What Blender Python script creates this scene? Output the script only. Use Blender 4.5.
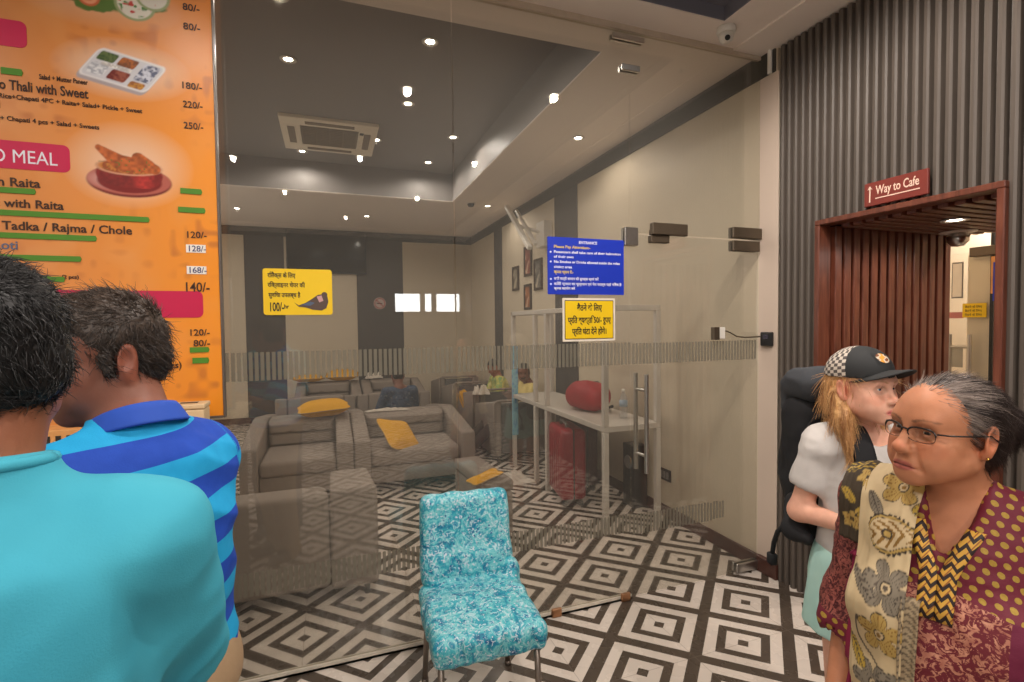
import bpy, bmesh, math, random
import numpy as np
from mathutils import Vector, Matrix, Euler
from mathutils.bvhtree import BVHTree

for o in list(bpy.data.objects):
    bpy.data.objects.remove(o)
SC = bpy.context.scene
COL = SC.collection
R = math.radians
PI = math.pi
rnd = random.Random(7)

# ------------------------------------------------------------------ camera
CAM_F, CAM_YAW, CAM_PITCH, CAM_ROLL = 503.0, R(20.01), R(-1.93), R(-0.65)
cd = bpy.data.cameras.new('camera')
cd.sensor_fit = 'HORIZONTAL'
cd.sensor_width = 36.0
cd.lens = CAM_F * 36.0 / 1024.0
cd.clip_start = 0.02
cam = bpy.data.objects.new('camera', cd)
COL.objects.link(cam)
_f = Vector((math.sin(CAM_YAW) * math.cos(CAM_PITCH), math.cos(CAM_YAW) * math.cos(CAM_PITCH), math.sin(CAM_PITCH)))
_r = Vector((math.cos(CAM_YAW), -math.sin(CAM_YAW), 0))
_u = _r.cross(_f)
_r2 = _r * math.cos(CAM_ROLL) + _u * math.sin(CAM_ROLL)
_u2 = _u * math.cos(CAM_ROLL) - _r * math.sin(CAM_ROLL)
_m = Matrix((_r2, _u2, -_f)).transposed().to_4x4()
_m.translation = Vector((0, 0, 1.65))
cam.matrix_world = _m
SC.camera = cam

# ------------------------------------------------------------------ view, world
SC.view_settings.view_transform = 'Standard'
SC.view_settings.look = 'None'
SC.view_settings.gamma = 1.0
SC.view_settings.use_curve_mapping = False
SC.view_settings.exposure = 0.66
SC.cycles.use_denoising = True
SC.cycles.max_bounces = 8
SC.cycles.transparent_max_bounces = 24
SC.cycles.caustics_reflective = False
SC.cycles.caustics_refractive = False
W = bpy.data.worlds.new('world')
SC.world = W
W.use_nodes = True
W.node_tree.nodes['Background'].inputs[0].default_value = (1.0, 0.95, 0.9, 1)
W.node_tree.nodes['Background'].inputs[1].default_value = 0.25

# light strengths (each lamp's own light is made in its builder)
OUT_SPOT, IN_SPOT, CAFE_W, HALL_FILL, LOUNGE_FILL = 58.0, 13.0, 26.0, 1.1, 1.1  # the last two drive the added fill panes on the left walls
WARM = (1.0, 0.91, 0.83)
WARMER = (1.0, 0.84, 0.68)

# ------------------------------------------------------------------ material helpers
def srgb(r, g, b):
    f = lambda c: (c / 255 / 12.92) if c / 255 <= 0.04045 else ((c / 255 + 0.055) / 1.055) ** 2.4
    return (f(r), f(g), f(b), 1.0)

class NT:
    """A tiny shorthand for building node trees."""
    def __init__(s, name, rough=0.6, metal=0.0, spec=0.5):
        s.m = bpy.data.materials.new(name)
        s.m.use_nodes = True
        s.t = s.m.node_tree
        s.b = s.t.nodes['Principled BSDF']
        s.b.inputs['Roughness'].default_value = rough
        s.b.inputs['Metallic'].default_value = metal
        s.b.inputs['Specular IOR Level'].default_value = spec
    def put(s, sock, v):
        if isinstance(v, bpy.types.NodeSocket):
            s.t.links.new(v, sock)
        elif v is not None:
            if hasattr(sock.default_value, '__len__') and not hasattr(v, '__len__'):
                v = (v, v, v, 1)[:len(sock.default_value)]
            elif hasattr(sock.default_value, '__len__'):
                v = tuple(v)[:len(sock.default_value)]
                if len(v) < len(sock.default_value):
                    v = v + (1.0,)
            sock.default_value = v
    def n(s, typ, ins=(), out=0, **props):
        nd = s.t.nodes.new(typ)
        for k, v in props.items():
            setattr(nd, k, v)
        for k, v in (ins.items() if isinstance(ins, dict) else enumerate(ins)):
            s.put(nd.inputs[k], v)
        return nd.outputs[out]
    def ma(s, op, a, b=None, c=None):
        return s.n('ShaderNodeMath', (a, b, c), operation=op)
    def mix(s, f, a, b, blend='MIX'):
        nd = s.t.nodes.new('ShaderNodeMix')
        nd.data_type = 'RGBA'
        nd.blend_type = blend
        s.put(nd.inputs[0], f); s.put(nd.inputs[6], a); s.put(nd.inputs[7], b)
        return nd.outputs[2]
    def obj(s):
        return s.n('ShaderNodeTexCoord', out=3)
    def pos(s):
        return s.n('ShaderNodeNewGeometry', out=0)
    def xyz(s, v):
        nd = s.t.nodes.new('ShaderNodeSeparateXYZ')
        s.put(nd.inputs[0], v)
        return nd.outputs
    def mapping(s, v, scale=(1, 1, 1), rot=(0, 0, 0)):
        return s.n('ShaderNodeMapping', {0: v, 2: rot, 3: scale})
    def noise(s, v, scale, detail=3, rough=0.5, out=0, dist=0.0):
        return s.n('ShaderNodeTexNoise', {'Vector': v, 'Scale': scale, 'Detail': detail, 'Roughness': rough, 'Distortion': dist}, out=out)
    def ramp(s, f, stops, interp='LINEAR'):
        nd = s.t.nodes.new('ShaderNodeValToRGB')
        s.put(nd.inputs[0], f)
        cr = nd.color_ramp
        cr.interpolation = interp
        while len(cr.elements) < len(stops):
            cr.elements.new(0.5)
        for e, (p, c) in zip(cr.elements, stops):
            e.position = p
            e.color = c if hasattr(c, '__len__') else (c, c, c, 1)
        return nd.outputs[0]
    def bump(s, h, strength=0.3, dist=0.01):
        s.put(s.b.inputs['Normal'], s.n('ShaderNodeBump', {'Height': h, 'Strength': strength, 'Distance': dist}))
    def color(s, c):
        s.put(s.b.inputs['Base Color'], c)
        return s

_mats = {}
def plain(name, c, rough=0.6, metal=0.0, spec=0.5, var=0.06, scale=14.0, bump=0.0, bscale=60):
    if name in _mats:
        return _mats[name]
    t = NT(name, rough, metal, spec)
    o = t.obj()
    nz = t.noise(o, scale, 4)
    d = tuple(max(0, x * (1 - 2.2 * var)) for x in c[:3]) + (1,)
    l = tuple(x * (1 + 2.2 * var) for x in c[:3]) + (1,)
    t.color(t.mix(nz, d, l))
    if bump:
        t.bump(t.noise(o, bscale, 4), bump, 0.004)
    _mats[name] = t.m
    return t.m

def emit(name, c, st):
    m = bpy.data.materials.new(name)
    m.use_nodes = True
    t = m.node_tree
    t.nodes.clear()
    e = t.nodes.new('ShaderNodeEmission')
    e.inputs[0].default_value = c
    e.inputs[1].default_value = st
    o = t.nodes.new('ShaderNodeOutputMaterial')
    t.links.new(e.outputs[0], o.inputs[0])
    return m

def glass_mat(name, tint, base_r, haze=0.0, boost=0.9):
    m = bpy.data.materials.new(name)
    m.use_nodes = True
    t = m.node_tree
    t.nodes.clear()
    L = t.links.new
    g = t.nodes.new('ShaderNodeNewGeometry')
    dp = t.nodes.new('ShaderNodeVectorMath'); dp.operation = 'DOT_PRODUCT'
    L(g.outputs['Incoming'], dp.inputs[0]); L(g.outputs['Normal'], dp.inputs[1])
    ab = t.nodes.new('ShaderNodeMath'); ab.operation = 'ABSOLUTE'; L(dp.outputs['Value'], ab.inputs[0])
    om = t.nodes.new('ShaderNodeMath'); om.operation = 'SUBTRACT'; om.inputs[0].default_value = 1; L(ab.outputs[0], om.inputs[1])
    pw = t.nodes.new('ShaderNodeMath'); pw.operation = 'POWER'; pw.inputs[1].default_value = 5; L(om.outputs[0], pw.inputs[0])
    ml = t.nodes.new('ShaderNodeMath'); ml.operation = 'MULTIPLY_ADD'; ml.inputs[1].default_value = boost; ml.inputs[2].default_value = base_r
    L(pw.outputs[0], ml.inputs[0])
    tr = t.nodes.new('ShaderNodeBsdfTransparent'); tr.inputs[0].default_value = tint
    gl = t.nodes.new('ShaderNodeBsdfGlossy'); gl.inputs['Roughness'].default_value = 0.0
    gl.inputs[0].default_value = (1, 0.97, 0.92, 1)
    mx = t.nodes.new('ShaderNodeMixShader')
    L(ml.outputs[0], mx.inputs[0]); L(tr.outputs[0], mx.inputs[1]); L(gl.outputs[0], mx.inputs[2])
    fin = mx.outputs[0]
    if haze:
        df = t.nodes.new('ShaderNodeBsdfDiffuse'); df.inputs[0].default_value = (0.8, 0.77, 0.7, 1)
        m2 = t.nodes.new('ShaderNodeMixShader'); m2.inputs[0].default_value = haze
        L(fin, m2.inputs[1]); L(df.outputs[0], m2.inputs[2]); fin = m2.outputs[0]
    o = t.nodes.new('ShaderNodeOutputMaterial')
    L(fin, o.inputs[0])
    return m

# ------------------------------------------------------------------ object helpers
def tag(o, label=None, cat=None, group=None, kind=None):
    if label: o['label'] = label
    if cat: o['category'] = cat
    if group: o['group'] = group
    if kind: o['kind'] = kind
    return o

def link(name, me, mat=None, parent=None, smooth=False, loc=None):
    for m in (mat if isinstance(mat, (list, tuple)) else [mat]):
        if m is not None:
            me.materials.append(m)
    if smooth:
        me.polygons.foreach_set('use_smooth', [True] * len(me.polygons))
    o = bpy.data.objects.new(name, me)
    COL.objects.link(o)
    if parent is not None:
        o.parent = parent
    if loc is not None:
        o.location = loc
    return o

def fin(name, bm, mat=None, parent=None, smooth=False, loc=None, autos=False):
    bmesh.ops.recalc_face_normals(bm, faces=bm.faces[:])
    me = bpy.data.meshes.new(name)
    bm.to_mesh(me)
    bm.free()
    o = link(name, me, mat, parent, smooth, loc)
    if autos:
        me.polygons.foreach_set('use_smooth', [True] * len(me.polygons))
        me.set_sharp_from_angle(angle=R(35))
    return o

def thing(name, label, cat, loc=(0, 0, 0), rotz=0.0, group=None):
    o = bpy.data.objects.new(name, None)
    COL.objects.link(o)
    o.empty_display_size = 0.1
    o.location = loc
    o.rotation_euler = (0, 0, rotz)
    return tag(o, label, cat, group)

def copy_tree(src, loc=None, rotz=None, label=None, group=None):
    def cp(o, par):
        c = o.copy()
        COL.objects.link(c)
        if par is not None:
            c.parent = par
        for ch in [x for x in bpy.data.objects if x.parent == o]:
            cp(ch, c)
        return c
    r = cp(src, None)
    if loc is not None: r.location = loc
    if rotz is not None: r.rotation_euler = (0, 0, rotz)
    if label: r['label'] = label
    if group: r['group'] = group
    return r

def bx(bm, lo, hi, bev=0.0, seg=2, mi=0, rot=None, piv=None):
    lo = Vector(lo); hi = Vector(hi)
    c = (lo + hi) / 2
    s = hi - lo
    r = bmesh.ops.create_cube(bm, size=1.0)
    vs = r['verts']
    for v in vs:
        v.co = Vector((v.co.x * s.x, v.co.y * s.y, v.co.z * s.z)) + c
    if bev > 0:
        es = list({e for v in vs for e in v.link_edges})
        rb = bmesh.ops.bevel(bm, geom=es, offset=bev, segments=seg, profile=0.5, affect='EDGES')
        vs = list({v for f in rb['faces'] for v in f.verts} | {v for v in vs if v.is_valid})
    if rot is not None:
        piv = Vector(piv) if piv is not None else c
        for v in vs:
            v.co = rot @ (v.co - piv) + piv
    if mi:
        for f in {f for v in vs for f in v.link_faces}:
            f.material_index = mi
    return vs

def cyl(bm, a, b, r, r2=None, seg=16, mi=0):
    a = Vector(a); b = Vector(b)
    d = b - a
    q = d.to_track_quat('Z', 'Y').to_matrix().to_4x4()
    res = bmesh.ops.create_cone(bm, cap_ends=True, cap_tris=False, segments=seg, radius1=r, radius2=r if r2 is None else r2,
                                depth=d.length, matrix=Matrix.Translation((a + b) / 2) @ q)
    if mi:
        for f in {f for v in res['verts'] for f in v.link_faces}:
            f.material_index = mi
    return res['verts']

def tube(bm, pts, r, seg=8, caps=True):
    pts = [Vector(p) for p in pts]
    rs = r if hasattr(r, '__len__') else [r] * len(pts)
    rings = []
    prev = None
    for i, p in enumerate(pts):
        d = (pts[min(i + 1, len(pts) - 1)] - pts[max(i - 1, 0)]).normalized()
        if prev is None:
            n = d.orthogonal().normalized()
        else:
            n = (prev - d * prev.dot(d))
            n = n.normalized() if n.length > 1e-6 else d.orthogonal().normalized()
        prev = n
        b = d.cross(n)
        rings.append([bm.verts.new(p + (n * math.cos(2 * PI * k / seg) + b * math.sin(2 * PI * k / seg)) * rs[i]) for k in range(seg)])
    for i in range(len(rings) - 1):
        for k in range(seg):
            bm.faces.new((rings[i][k], rings[i][(k + 1) % seg], rings[i + 1][(k + 1) % seg], rings[i + 1][k]))
    if caps:
        bm.faces.new(rings[0][::-1]); bm.faces.new(rings[-1])

def lathe(bm, prof, c=(0, 0, 0), seg=24, mi=0):
    c = Vector(c)
    rings = []
    for r, z in prof:
        rings.append([bm.verts.new(c + Vector((max(r, 1e-4) * math.cos(2 * PI * k / seg), max(r, 1e-4) * math.sin(2 * PI * k / seg), z))) for k in range(seg)])
    for i in range(len(rings) - 1):
        for k in range(seg):
            f = bm.faces.new((rings[i][k], rings[i][(k + 1) % seg], rings[i + 1][(k + 1) % seg], rings[i + 1][k]))
            f.material_index = mi
    bm.faces.new(rings[0][::-1]).material_index = mi
    bm.faces.new(rings[-1]).material_index = mi

def prism(bm, poly, axis, lo, hi, mi=0):
    """Extrude a 2D polygon along an axis ('x','y','z')."""
    def P(a, b, t):
        return {'x': (t, a, b), 'y': (a, t, b), 'z': (a, b, t)}[axis]
    A = [bm.verts.new(P(a, b, lo)) for a, b in poly]
    B = [bm.verts.new(P(a, b, hi)) for a, b in poly]
    n = len(poly)
    fs = [bm.faces.new(A[::-1]), bm.faces.new(B)]
    for i in range(n):
        fs.append(bm.faces.new((A[i], A[(i + 1) % n], B[(i + 1) % n], B[i])))
    for f in fs:
        f.material_index = mi

def superbox(name, size, mat, parent=None, e=0.35, loc=(0, 0, 0), rot=None, wob=0.0, nu=40, nv=24, pinch=0.0, seed=1):
    """A soft cushion: superellipsoid with optional corner pinch and wobble."""
    rr = random.Random(seed)
    ph = [rr.uniform(0, 6.28) for _ in range(6)]
    sg = lambda v, p: math.copysign(abs(v) ** p, v)
    bm = bmesh.new()
    rows = []
    for j in range(nv + 1):
        v = -PI / 2 + PI * j / nv
        row = []
        for i in range(nu):
            u = 2 * PI * i / nu
            x = sg(math.cos(v), 0.75) * sg(math.cos(u), e); y = sg(math.cos(v), 0.75) * sg(math.sin(u), e); z = sg(math.sin(v), 0.9)
            if pinch:
                k = 1 + pinch * (abs(x * y) ** 1.5)
                x *= k; y *= k
                z *= 1 - 0.75 * max(abs(x), abs(y)) ** 4 * 0.9
            if wob:
                z += wob * (math.sin(3 * x + ph[0]) * math.sin(2.5 * y + ph[1]) + 0.5 * math.sin(7 * x + ph[2]) * math.sin(6 * y + ph[3]))
            row.append(bm.verts.new((x * size[0] / 2, y * size[1] / 2, z * size[2] / 2)))
        rows.append(row)
    for j in range(nv):
        for i in range(nu):
            bm.faces.new((rows[j][i], rows[j][(i + 1) % nu], rows[j + 1][(i + 1) % nu], rows[j + 1][i]))
    bmesh.ops.remove_doubles(bm, verts=bm.verts[:], dist=1e-5)
    o = fin(name, bm, mat, parent, True, loc)
    if rot is not None:
        o.rotation_euler = rot
    return o

def grid_mesh(name, fn, nu, nv, mat=None, parent=None, smooth=True, cols=None):
    """Mesh from a function fn(u,v) on arrays -> (N,3); cols(u,v) -> (N,3) vertex colours."""
    u, v = np.meshgrid(np.linspace(0, 1, nu), np.linspace(0, 1, nv), indexing='xy')
    u = u.ravel(); v = v.ravel()
    P = fn(u, v)
    i = np.arange(nu - 1)[None, :] + np.arange(nv - 1)[:, None] * nu
    q = np.stack([i, i + 1, i + nu + 1, i + nu], -1).reshape(-1, 4)
    o = arr_obj(name, P, q, mat, parent, smooth)
    if cols is not None:
        set_col(o, cols(u, v))
    return o

def arr_obj(name, V, F, mat=None, parent=None, smooth=True):
    me = bpy.data.meshes.new(name)
    V = np.asarray(V, np.float32); F = np.asarray(F, np.int32)
    k = F.shape[1]
    me.vertices.add(len(V)); me.vertices.foreach_set('co', V.ravel())
    me.loops.add(F.size); me.loops.foreach_set('vertex_index', F.ravel())
    me.polygons.add(len(F))
    me.polygons.foreach_set('loop_start', np.arange(0, F.size, k, dtype=np.int32))
    me.polygons.foreach_set('loop_total', np.full(len(F), k, np.int32))
    me.update(calc_edges=True)
    me.validate()
    return link(name, me, mat, parent, smooth)

def set_col(o, C, name='Col'):
    me = o.data
    a = me.color_attributes.new(name, 'FLOAT_COLOR', 'POINT')
    C = np.asarray(C, np.float32)
    if C.shape[1] == 3:
        C = np.concatenate([C, np.ones((len(C), 1), np.float32)], 1)
    a.data.foreach_set('color', C.ravel())

def text(name, body, size, mat, loc, parent=None, rot=(PI / 2, 0, 0), align='LEFT', width=None, ext=0.0008, bold=0.0):
    """Raised lettering as a mesh; width stretches the line to that length."""
    c = bpy.data.curves.new(name, 'FONT')
    c.body = body
    c.size = size
    c.extrude = ext
    c.offset = bold
    c.align_x = align
    c.resolution_u = 3
    o = bpy.data.objects.new(name, c)
    COL.objects.link(o)
    dg = bpy.context.evaluated_depsgraph_get()
    me = bpy.data.meshes.new_from_object(o.evaluated_get(dg))
    bpy.data.objects.remove(o)
    bpy.data.curves.remove(c)
    if width and len(me.vertices):
        xs = [v.co.x for v in me.vertices]
        k = width / max(1e-6, max(xs) - min(xs))
        for v in me.vertices:
            v.co.x *= k
    me.name = name
    me.materials.clear()
    ob = link(name, me, mat, parent)
    ob.location = loc
    ob.rotation_euler = rot
    return ob

def vnoise(P, scale=1.0, seed=0):
    """Smooth value noise in [-1,1] on an (N,3) array."""
    P = np.asarray(P, np.float64) * scale
    i = np.floor(P).astype(np.int64)
    f = P - i
    f = f * f * (3 - 2 * f)
    def h(a, b, c):
        n = (a * 374761393 + b * 668265263 + c * 2147483647 + seed * 144665) & 0xffffffff
        n = ((n ^ (n >> 13)) * 1274126177) & 0xffffffff
        n = n ^ (n >> 16)
        return (n & 0xffff) / 32767.5 - 1
    r = 0
    for dx in (0, 1):
        for dy in (0, 1):
            for dz in (0, 1):
                w = (f[:, 0] if dx else 1 - f[:, 0]) * (f[:, 1] if dy else 1 - f[:, 1]) * (f[:, 2] if dz else 1 - f[:, 2])
                r = r + w * h(i[:, 0] + dx, i[:, 1] + dy, i[:, 2] + dz)
    return r
# ================================================================== THE SETTING
XR, YG, YB, YF, XL, ZC = 2.66, 2.55, 9.60, -5.0, -3.3, 3.36

def tile_mat():
    t = NT('patterned_tiles', rough=0.26, spec=0.45)
    x, y, z = t.xyz(t.pos())
    xn = t.ma('DIVIDE', t.ma('SUBTRACT', x, 1.66), 0.606)
    yn = t.ma('DIVIDE', t.ma('SUBTRACT', y, 1.975), 0.575)
    fa = t.ma('SUBTRACT', t.ma('FRACT', t.ma('ADD', xn, yn)), 0.5)
    fb = t.ma('SUBTRACT', t.ma('FRACT', t.ma('SUBTRACT', xn, yn)), 0.5)
    m = t.ma('MAXIMUM', t.ma('ABSOLUTE', fa), t.ma('ABSOLUTE', fb))
    blk = srgb(66, 58, 50); wht = srgb(226, 214, 202)
    base = t.ramp(m, [(0.0, blk), (0.055, wht), (0.195, blk), (0.295, wht), (0.428, blk)], 'CONSTANT')
    # grout of the 30 cm tiles
    sx = t.ma('ABSOLUTE', t.ma('SUBTRACT', t.ma('FRACT', t.ma('MULTIPLY', xn, 1.0)), 0.5))
    sy = t.ma('ABSOLUTE', t.ma('SUBTRACT', t.ma('FRACT', t.ma('MULTIPLY', yn, 1.0)), 0.5))
    g = t.ma('GREATER_THAN', t.ma('MAXIMUM', sx, sy), 0.4965)
    nz = t.noise(t.pos(), 5.0, 5)
    c = t.mix(t.ma('MULTIPLY', g, 0.35), base, srgb(120, 108, 98))
    c = t.mix(t.ma('MULTIPLY', nz, 0.22), c, srgb(150, 128, 112))
    t.color(c)
    t.put(t.b.inputs['Roughness'], t.ramp(t.noise(t.pos(), 9, 4), [(0.3, 0.2), (0.75, 0.36)]))
    return t.m
M_TILE = tile_mat()
M_WHITE = plain('ceiling_paint', srgb(238, 226, 216), 0.85, var=0.02, scale=2)
M_BEIGE = plain('beige_wall_panel', srgb(206, 192, 170), 0.6, var=0.03, scale=1.5)
M_DARK = plain('charcoal_wall_panel', srgb(74, 70, 68), 0.7, var=0.05, scale=3)
M_RECESS = plain('grey_recess_paint', srgb(136, 131, 128), 0.5, var=0.03, scale=2)
M_RECESS2 = plain('slate_recess_paint', srgb(118, 116, 124), 0.6, var=0.03, scale=2)
M_BAND = plain('dark_band', srgb(60, 56, 50), 0.6, var=0.05)
M_STEEL = plain('brushed_steel', (0.55, 0.53, 0.5, 1), 0.28, metal=1.0, var=0.05, scale=40)
M_DSTEEL = plain('dark_steel', srgb(92, 80, 66), 0.4, metal=0.5, var=0.05)
M_MARBLE = plain('brown_granite', srgb(78, 48, 40), 0.3, var=0.18, scale=30)
M_PILLAR = plain('white_pillar_paint', srgb(205, 186, 170), 0.7, var=0.03, scale=3)
M_BLACK = plain('black_plastic', srgb(26, 25, 26), 0.45, var=0.05)
M_GREYPL = plain('grey_plastic', srgb(120, 116, 112), 0.5, var=0.05)
M_WHITEPL = plain('white_plastic', srgb(226, 220, 210), 0.4, var=0.02)
M_GLASS = glass_mat('partition_glass', (0.90, 0.895, 0.87, 1), 0.065, haze=0.03)  # haze: pale diffuse veil mixed in to imitate reflected room light
M_GLASS2 = glass_mat('plain_glass', (0.97, 0.98, 0.97, 1), 0.03)

def flute_mat():
    t = NT('grey_flutes', 0.55)
    p = t.pos()
    nz = t.noise(t.mapping(p, (3, 30, 0.6)), 4, 5)
    t.color(t.mix(nz, srgb(78, 70, 63), srgb(101, 91, 83)))
    return t.m
M_FLUTE = flute_mat()

def wood_mat():
    t = NT('red_brown_timber', 0.35)
    p = t.obj()
    nz = t.noise(t.mapping(p, (16, 16, 1.6)), 3, 6, dist=0.6)
    t.color(t.ramp(nz, [(0.25, srgb(76, 38, 26)), (0.55, srgb(106, 56, 40)), (0.8, srgb(126, 74, 54))]))
    t.bump(nz, 0.15, 0.003)
    return t.m
M_WOOD = wood_mat()
M_WOODGAP = plain('dark_timber_backing', srgb(48, 22, 14), 0.6)

def struct(name, bm, mat, **k):
    return tag(fin(name, bm, mat, **k), kind='structure')

bm = bmesh.new(); bx(bm, (XL - 1, YF - 0.2, -0.1), (XR + 3.6, YB + 0.3, 0.0)); struct('floor', bm, M_TILE)

# lounge ceiling: a flat border around a raised dark tray
IX0, IX1, IY0, IY1, IZ = -2.4, 1.66, 2.84, 6.92, 3.74
bm = bmesh.new()
bx(bm, (IX1, YG, ZC), (XR + 0.2, YB + 0.2, ZC + 0.08))
bx(bm, (XL - 0.2, YG, ZC), (IX0, YB + 0.2, ZC + 0.08))
bx(bm, (IX0, YG, ZC), (IX1, IY0, ZC + 0.08))
bx(bm, (IX0, IY1, ZC), (IX1, YB + 0.2, ZC + 0.08))
struct('ceiling', bm, M_WHITE)
bm = bmesh.new()
bx(bm, (IX0 - 0.05, IY0 - 0.05, IZ), (IX1 + 0.05, IY1 + 0.05, IZ + 0.06))
bx(bm, (IX0 - 0.05, IY0 - 0.05, ZC + 0.081), (IX0 - 0.001, IY1 + 0.05, IZ))
bx(bm, (IX1 + 0.001, IY0 - 0.05, ZC + 0.081), (IX1 + 0.05, IY1 + 0.05, IZ))
bx(bm, (IX0, IY0 - 0.05, ZC + 0.081), (IX1, IY0 - 0.001, IZ))
bx(bm, (IX0, IY1 + 0.001, ZC + 0.081), (IX1, IY1 + 0.05, IZ))
for a, b, c, d in ((IX0, IY0, IX0 + 0.004, IY1), (IX1 - 0.004, IY0, IX1, IY1), (IX0, IY0, IX1, IY0 + 0.004), (IX0, IY1 - 0.004, IX1, IY1)):
    bx(bm, (a, b, ZC + 0.01), (c, d, IZ))
struct('ceiling_recess', bm, M_RECESS)
# hall ceiling (camera side)
OX1, OY1, OZ = 2.16, 2.33, 3.44
bm = bmesh.new()
bx(bm, (OX1, YF - 0.2, ZC), (2.42, YG - 0.012, ZC + 0.08))
bx(bm, (XL - 0.2, OY1, ZC), (OX1, YG - 0.012, ZC + 0.08))
bx(bm, (XL - 0.2, YF - 0.2, ZC), (XL + 0.5, OY1, ZC + 0.08))
bx(bm, (XL + 0.5, YF - 0.2, ZC), (OX1, YF + 0.5, ZC + 0.08))
struct('ceiling_hall', bm, M_WHITE)
bm = bmesh.new(); bx(bm, (2.42, YF - 0.2, ZC - 0.012), (XR + 0.2, YG - 0.012, ZC + 0.08)); struct('trim_1', bm, M_WHITE)
bm = bmesh.new()
bx(bm, (XL + 0.45, YF + 0.45, OZ), (OX1 + 0.05, OY1 + 0.05, OZ + 0.05))
for a, b, c, d in ((OX1 - 0.004, YF + 0.5, OX1, OY1), (XL + 0.5, OY1 - 0.004, OX1, OY1)):
    bx(bm, (a, b, ZC + 0.005), (c, d, OZ))
struct('ceiling_hall_recess', bm, M_RECESS2)

# wall_right: lounge side, beige panels and charcoal strips under a dark band
bm = bmesh.new()
bx(bm, (XR, 2.42, 0), (XR + 0.15, YB, ZC), mi=0)
struct('wall_right', bm, M_BEIGE)
bm = bmesh.new(); bx(bm, (XR - 0.012, YG - 0.12, 3.21), (XR, YB, ZC - 0.001)); bx(bm, (XL, YB - 0.012, 3.21), (XR - 0.012, YB, ZC - 0.001)); struct('trim_2', bm, M_BAND)
bm = bmesh.new()
for a, b in ((7.72, 8.12), (5.1, 5.7)):
    bx(bm, (XR - 0.008, a, 0.1), (XR, b, 3.209))
struct('trim_3', bm, M_DARK)
bm = bmesh.new(); bx(bm, (XR - 0.014, 2.42, 0), (XR, YB, 0.1), 0.003, 1); struct('baseboard_right', bm, M_MARBLE)
bm = bmesh.new()
bx(bm, (XL, YB, 0), (XR + 0.15, YB + 0.15, ZC))
struct('wall_back', bm, M_DARK)
bm = bmesh.new()
for a, b in ((-2.4, -1.32), (-0.7, 0.5), (1.33, XR - 0.001)):
    bx(bm, (a, YB - 0.01, 0.1), (b, YB, 3.209), 0.003, 1)
struct('trim_4', bm, M_BEIGE)
bm = bmesh.new(); bx(bm, (XL, YB - 0.02, 0), (XR - 0.014, YB, 0.1)); struct('baseboard_back', bm, M_MARBLE)
bm = bmesh.new(); bx(bm, (XL - 0.15, YF, 0), (XL, YB + 0.15, ZC)); struct('wall_left', bm, M_BEIGE)

# hall side: white pillar face, grey fluted wall with the timber passage
bm = bmesh.new(); bx(bm, (XR - 0.004, 2.405, 0.105), (XR + 0.001, YG + 0.002, 3.205), 0.001, 1); struct('wall_pillar', bm, M_PILLAR)
PY0, PY1, PZ, PX1 = 1.295, 2.10, 2.19, 3.80
def flutes(bm, y0, y1, z0, z1):
    n = int(round((y1 - y0) / 0.047))
    p = (y1 - y0) / n
    poly = [(XR + 0.06, y0), (XR + 0.02, y0)]
    for i in range(n):
        a = y0 + i * p
        poly += [(XR + 0.02, a + 0.006), (XR - 0.006, a + 0.012), (XR - 0.012, a + p * 0.45), (XR - 0.006, a + p - 0.009), (XR + 0.02, a + p - 0.003)]
    poly += [(XR + 0.06, y1)]
    prism(bm, poly, 'z', z0, z1)
bm = bmesh.new()
flutes(bm, PY1 + 0.02, 2.40, 0.0, 3.34)
flutes(bm, PY0 - 0.02, PY1 + 0.02, PZ + 0.02, 3.34)
flutes(bm, YF, PY0 - 0.02, 0.0, 3.34)
struct('wall_fluted', bm, M_FLUTE)
bm = bmesh.new()
bx(bm, (XR + 0.06, PY1 + 0.04, 0), (XR + 0.12, 2.42, ZC)); bx(bm, (XR + 0.06, PY0 - 0.04, PZ + 0.05), (XR + 0.12, PY1 + 0.04, ZC)); bx(bm, (XR + 0.06, YF, 0), (XR + 0.12, PY0 - 0.04, ZC))
struct('wall_fluted_backing', bm, M_DARK)
bm = bmesh.new(); bx(bm, (XR - 0.03, 2.385, 0), (XR + 0.02, YG - 0.012, 0.105), 0.004, 1); struct('baseboard_pillar', bm, M_MARBLE)
# timber lining of the passage
bm = bmesh.new()
bx(bm, (XR - 0.035, PY0 - 0.03, 0), (XR + 0.06, PY0, PZ), 0.004, 1)
bx(bm, (XR - 0.035, PY1, 0), (XR + 0.06, PY1 + 0.03, PZ), 0.004, 1)
bx(bm, (XR - 0.035, PY0 - 0.03, PZ), (XR + 0.06, PY1 + 0.03, PZ + 0.03), 0.004, 1)
struct('door_frame', bm, M_WOOD)
bm = bmesh.new()
x = XR + 0.075
while x < PX1 - 0.05:
    bx(bm, (x, PY1 - 0.018, 0), (x + 0.052, PY1 + 0.03, PZ), 0.003, 1)
    bx(bm, (x, PY0 - 0.03, 0), (x + 0.052, PY0 + 0.018, PZ), 0.003, 1)
    x += 0.075
y = PY0 + 0.02
while y < PY1 - 0.05:
    bx(bm, (XR + 0.06, y, PZ - 0.018), (PX1, y + 0.045, PZ + 0.02), 0.003, 1)
    y += 0.068
struct('wall_timber_slats', bm, M_WOOD)
bm = bmesh.new()
bx(bm, (XR + 0.06, PY1 + 0.03, 0), (PX1, PY1 + 0.06, PZ + 0.05)); bx(bm, (XR + 0.06, PY0 - 0.06, 0), (PX1, PY0 - 0.03, PZ + 0.05)); bx(bm, (XR + 0.06, PY0 - 0.03, PZ + 0.02), (PX1, PY1 + 0.03, PZ + 0.05))
struct('wall_timber_backing', bm, M_WOODGAP)
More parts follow.
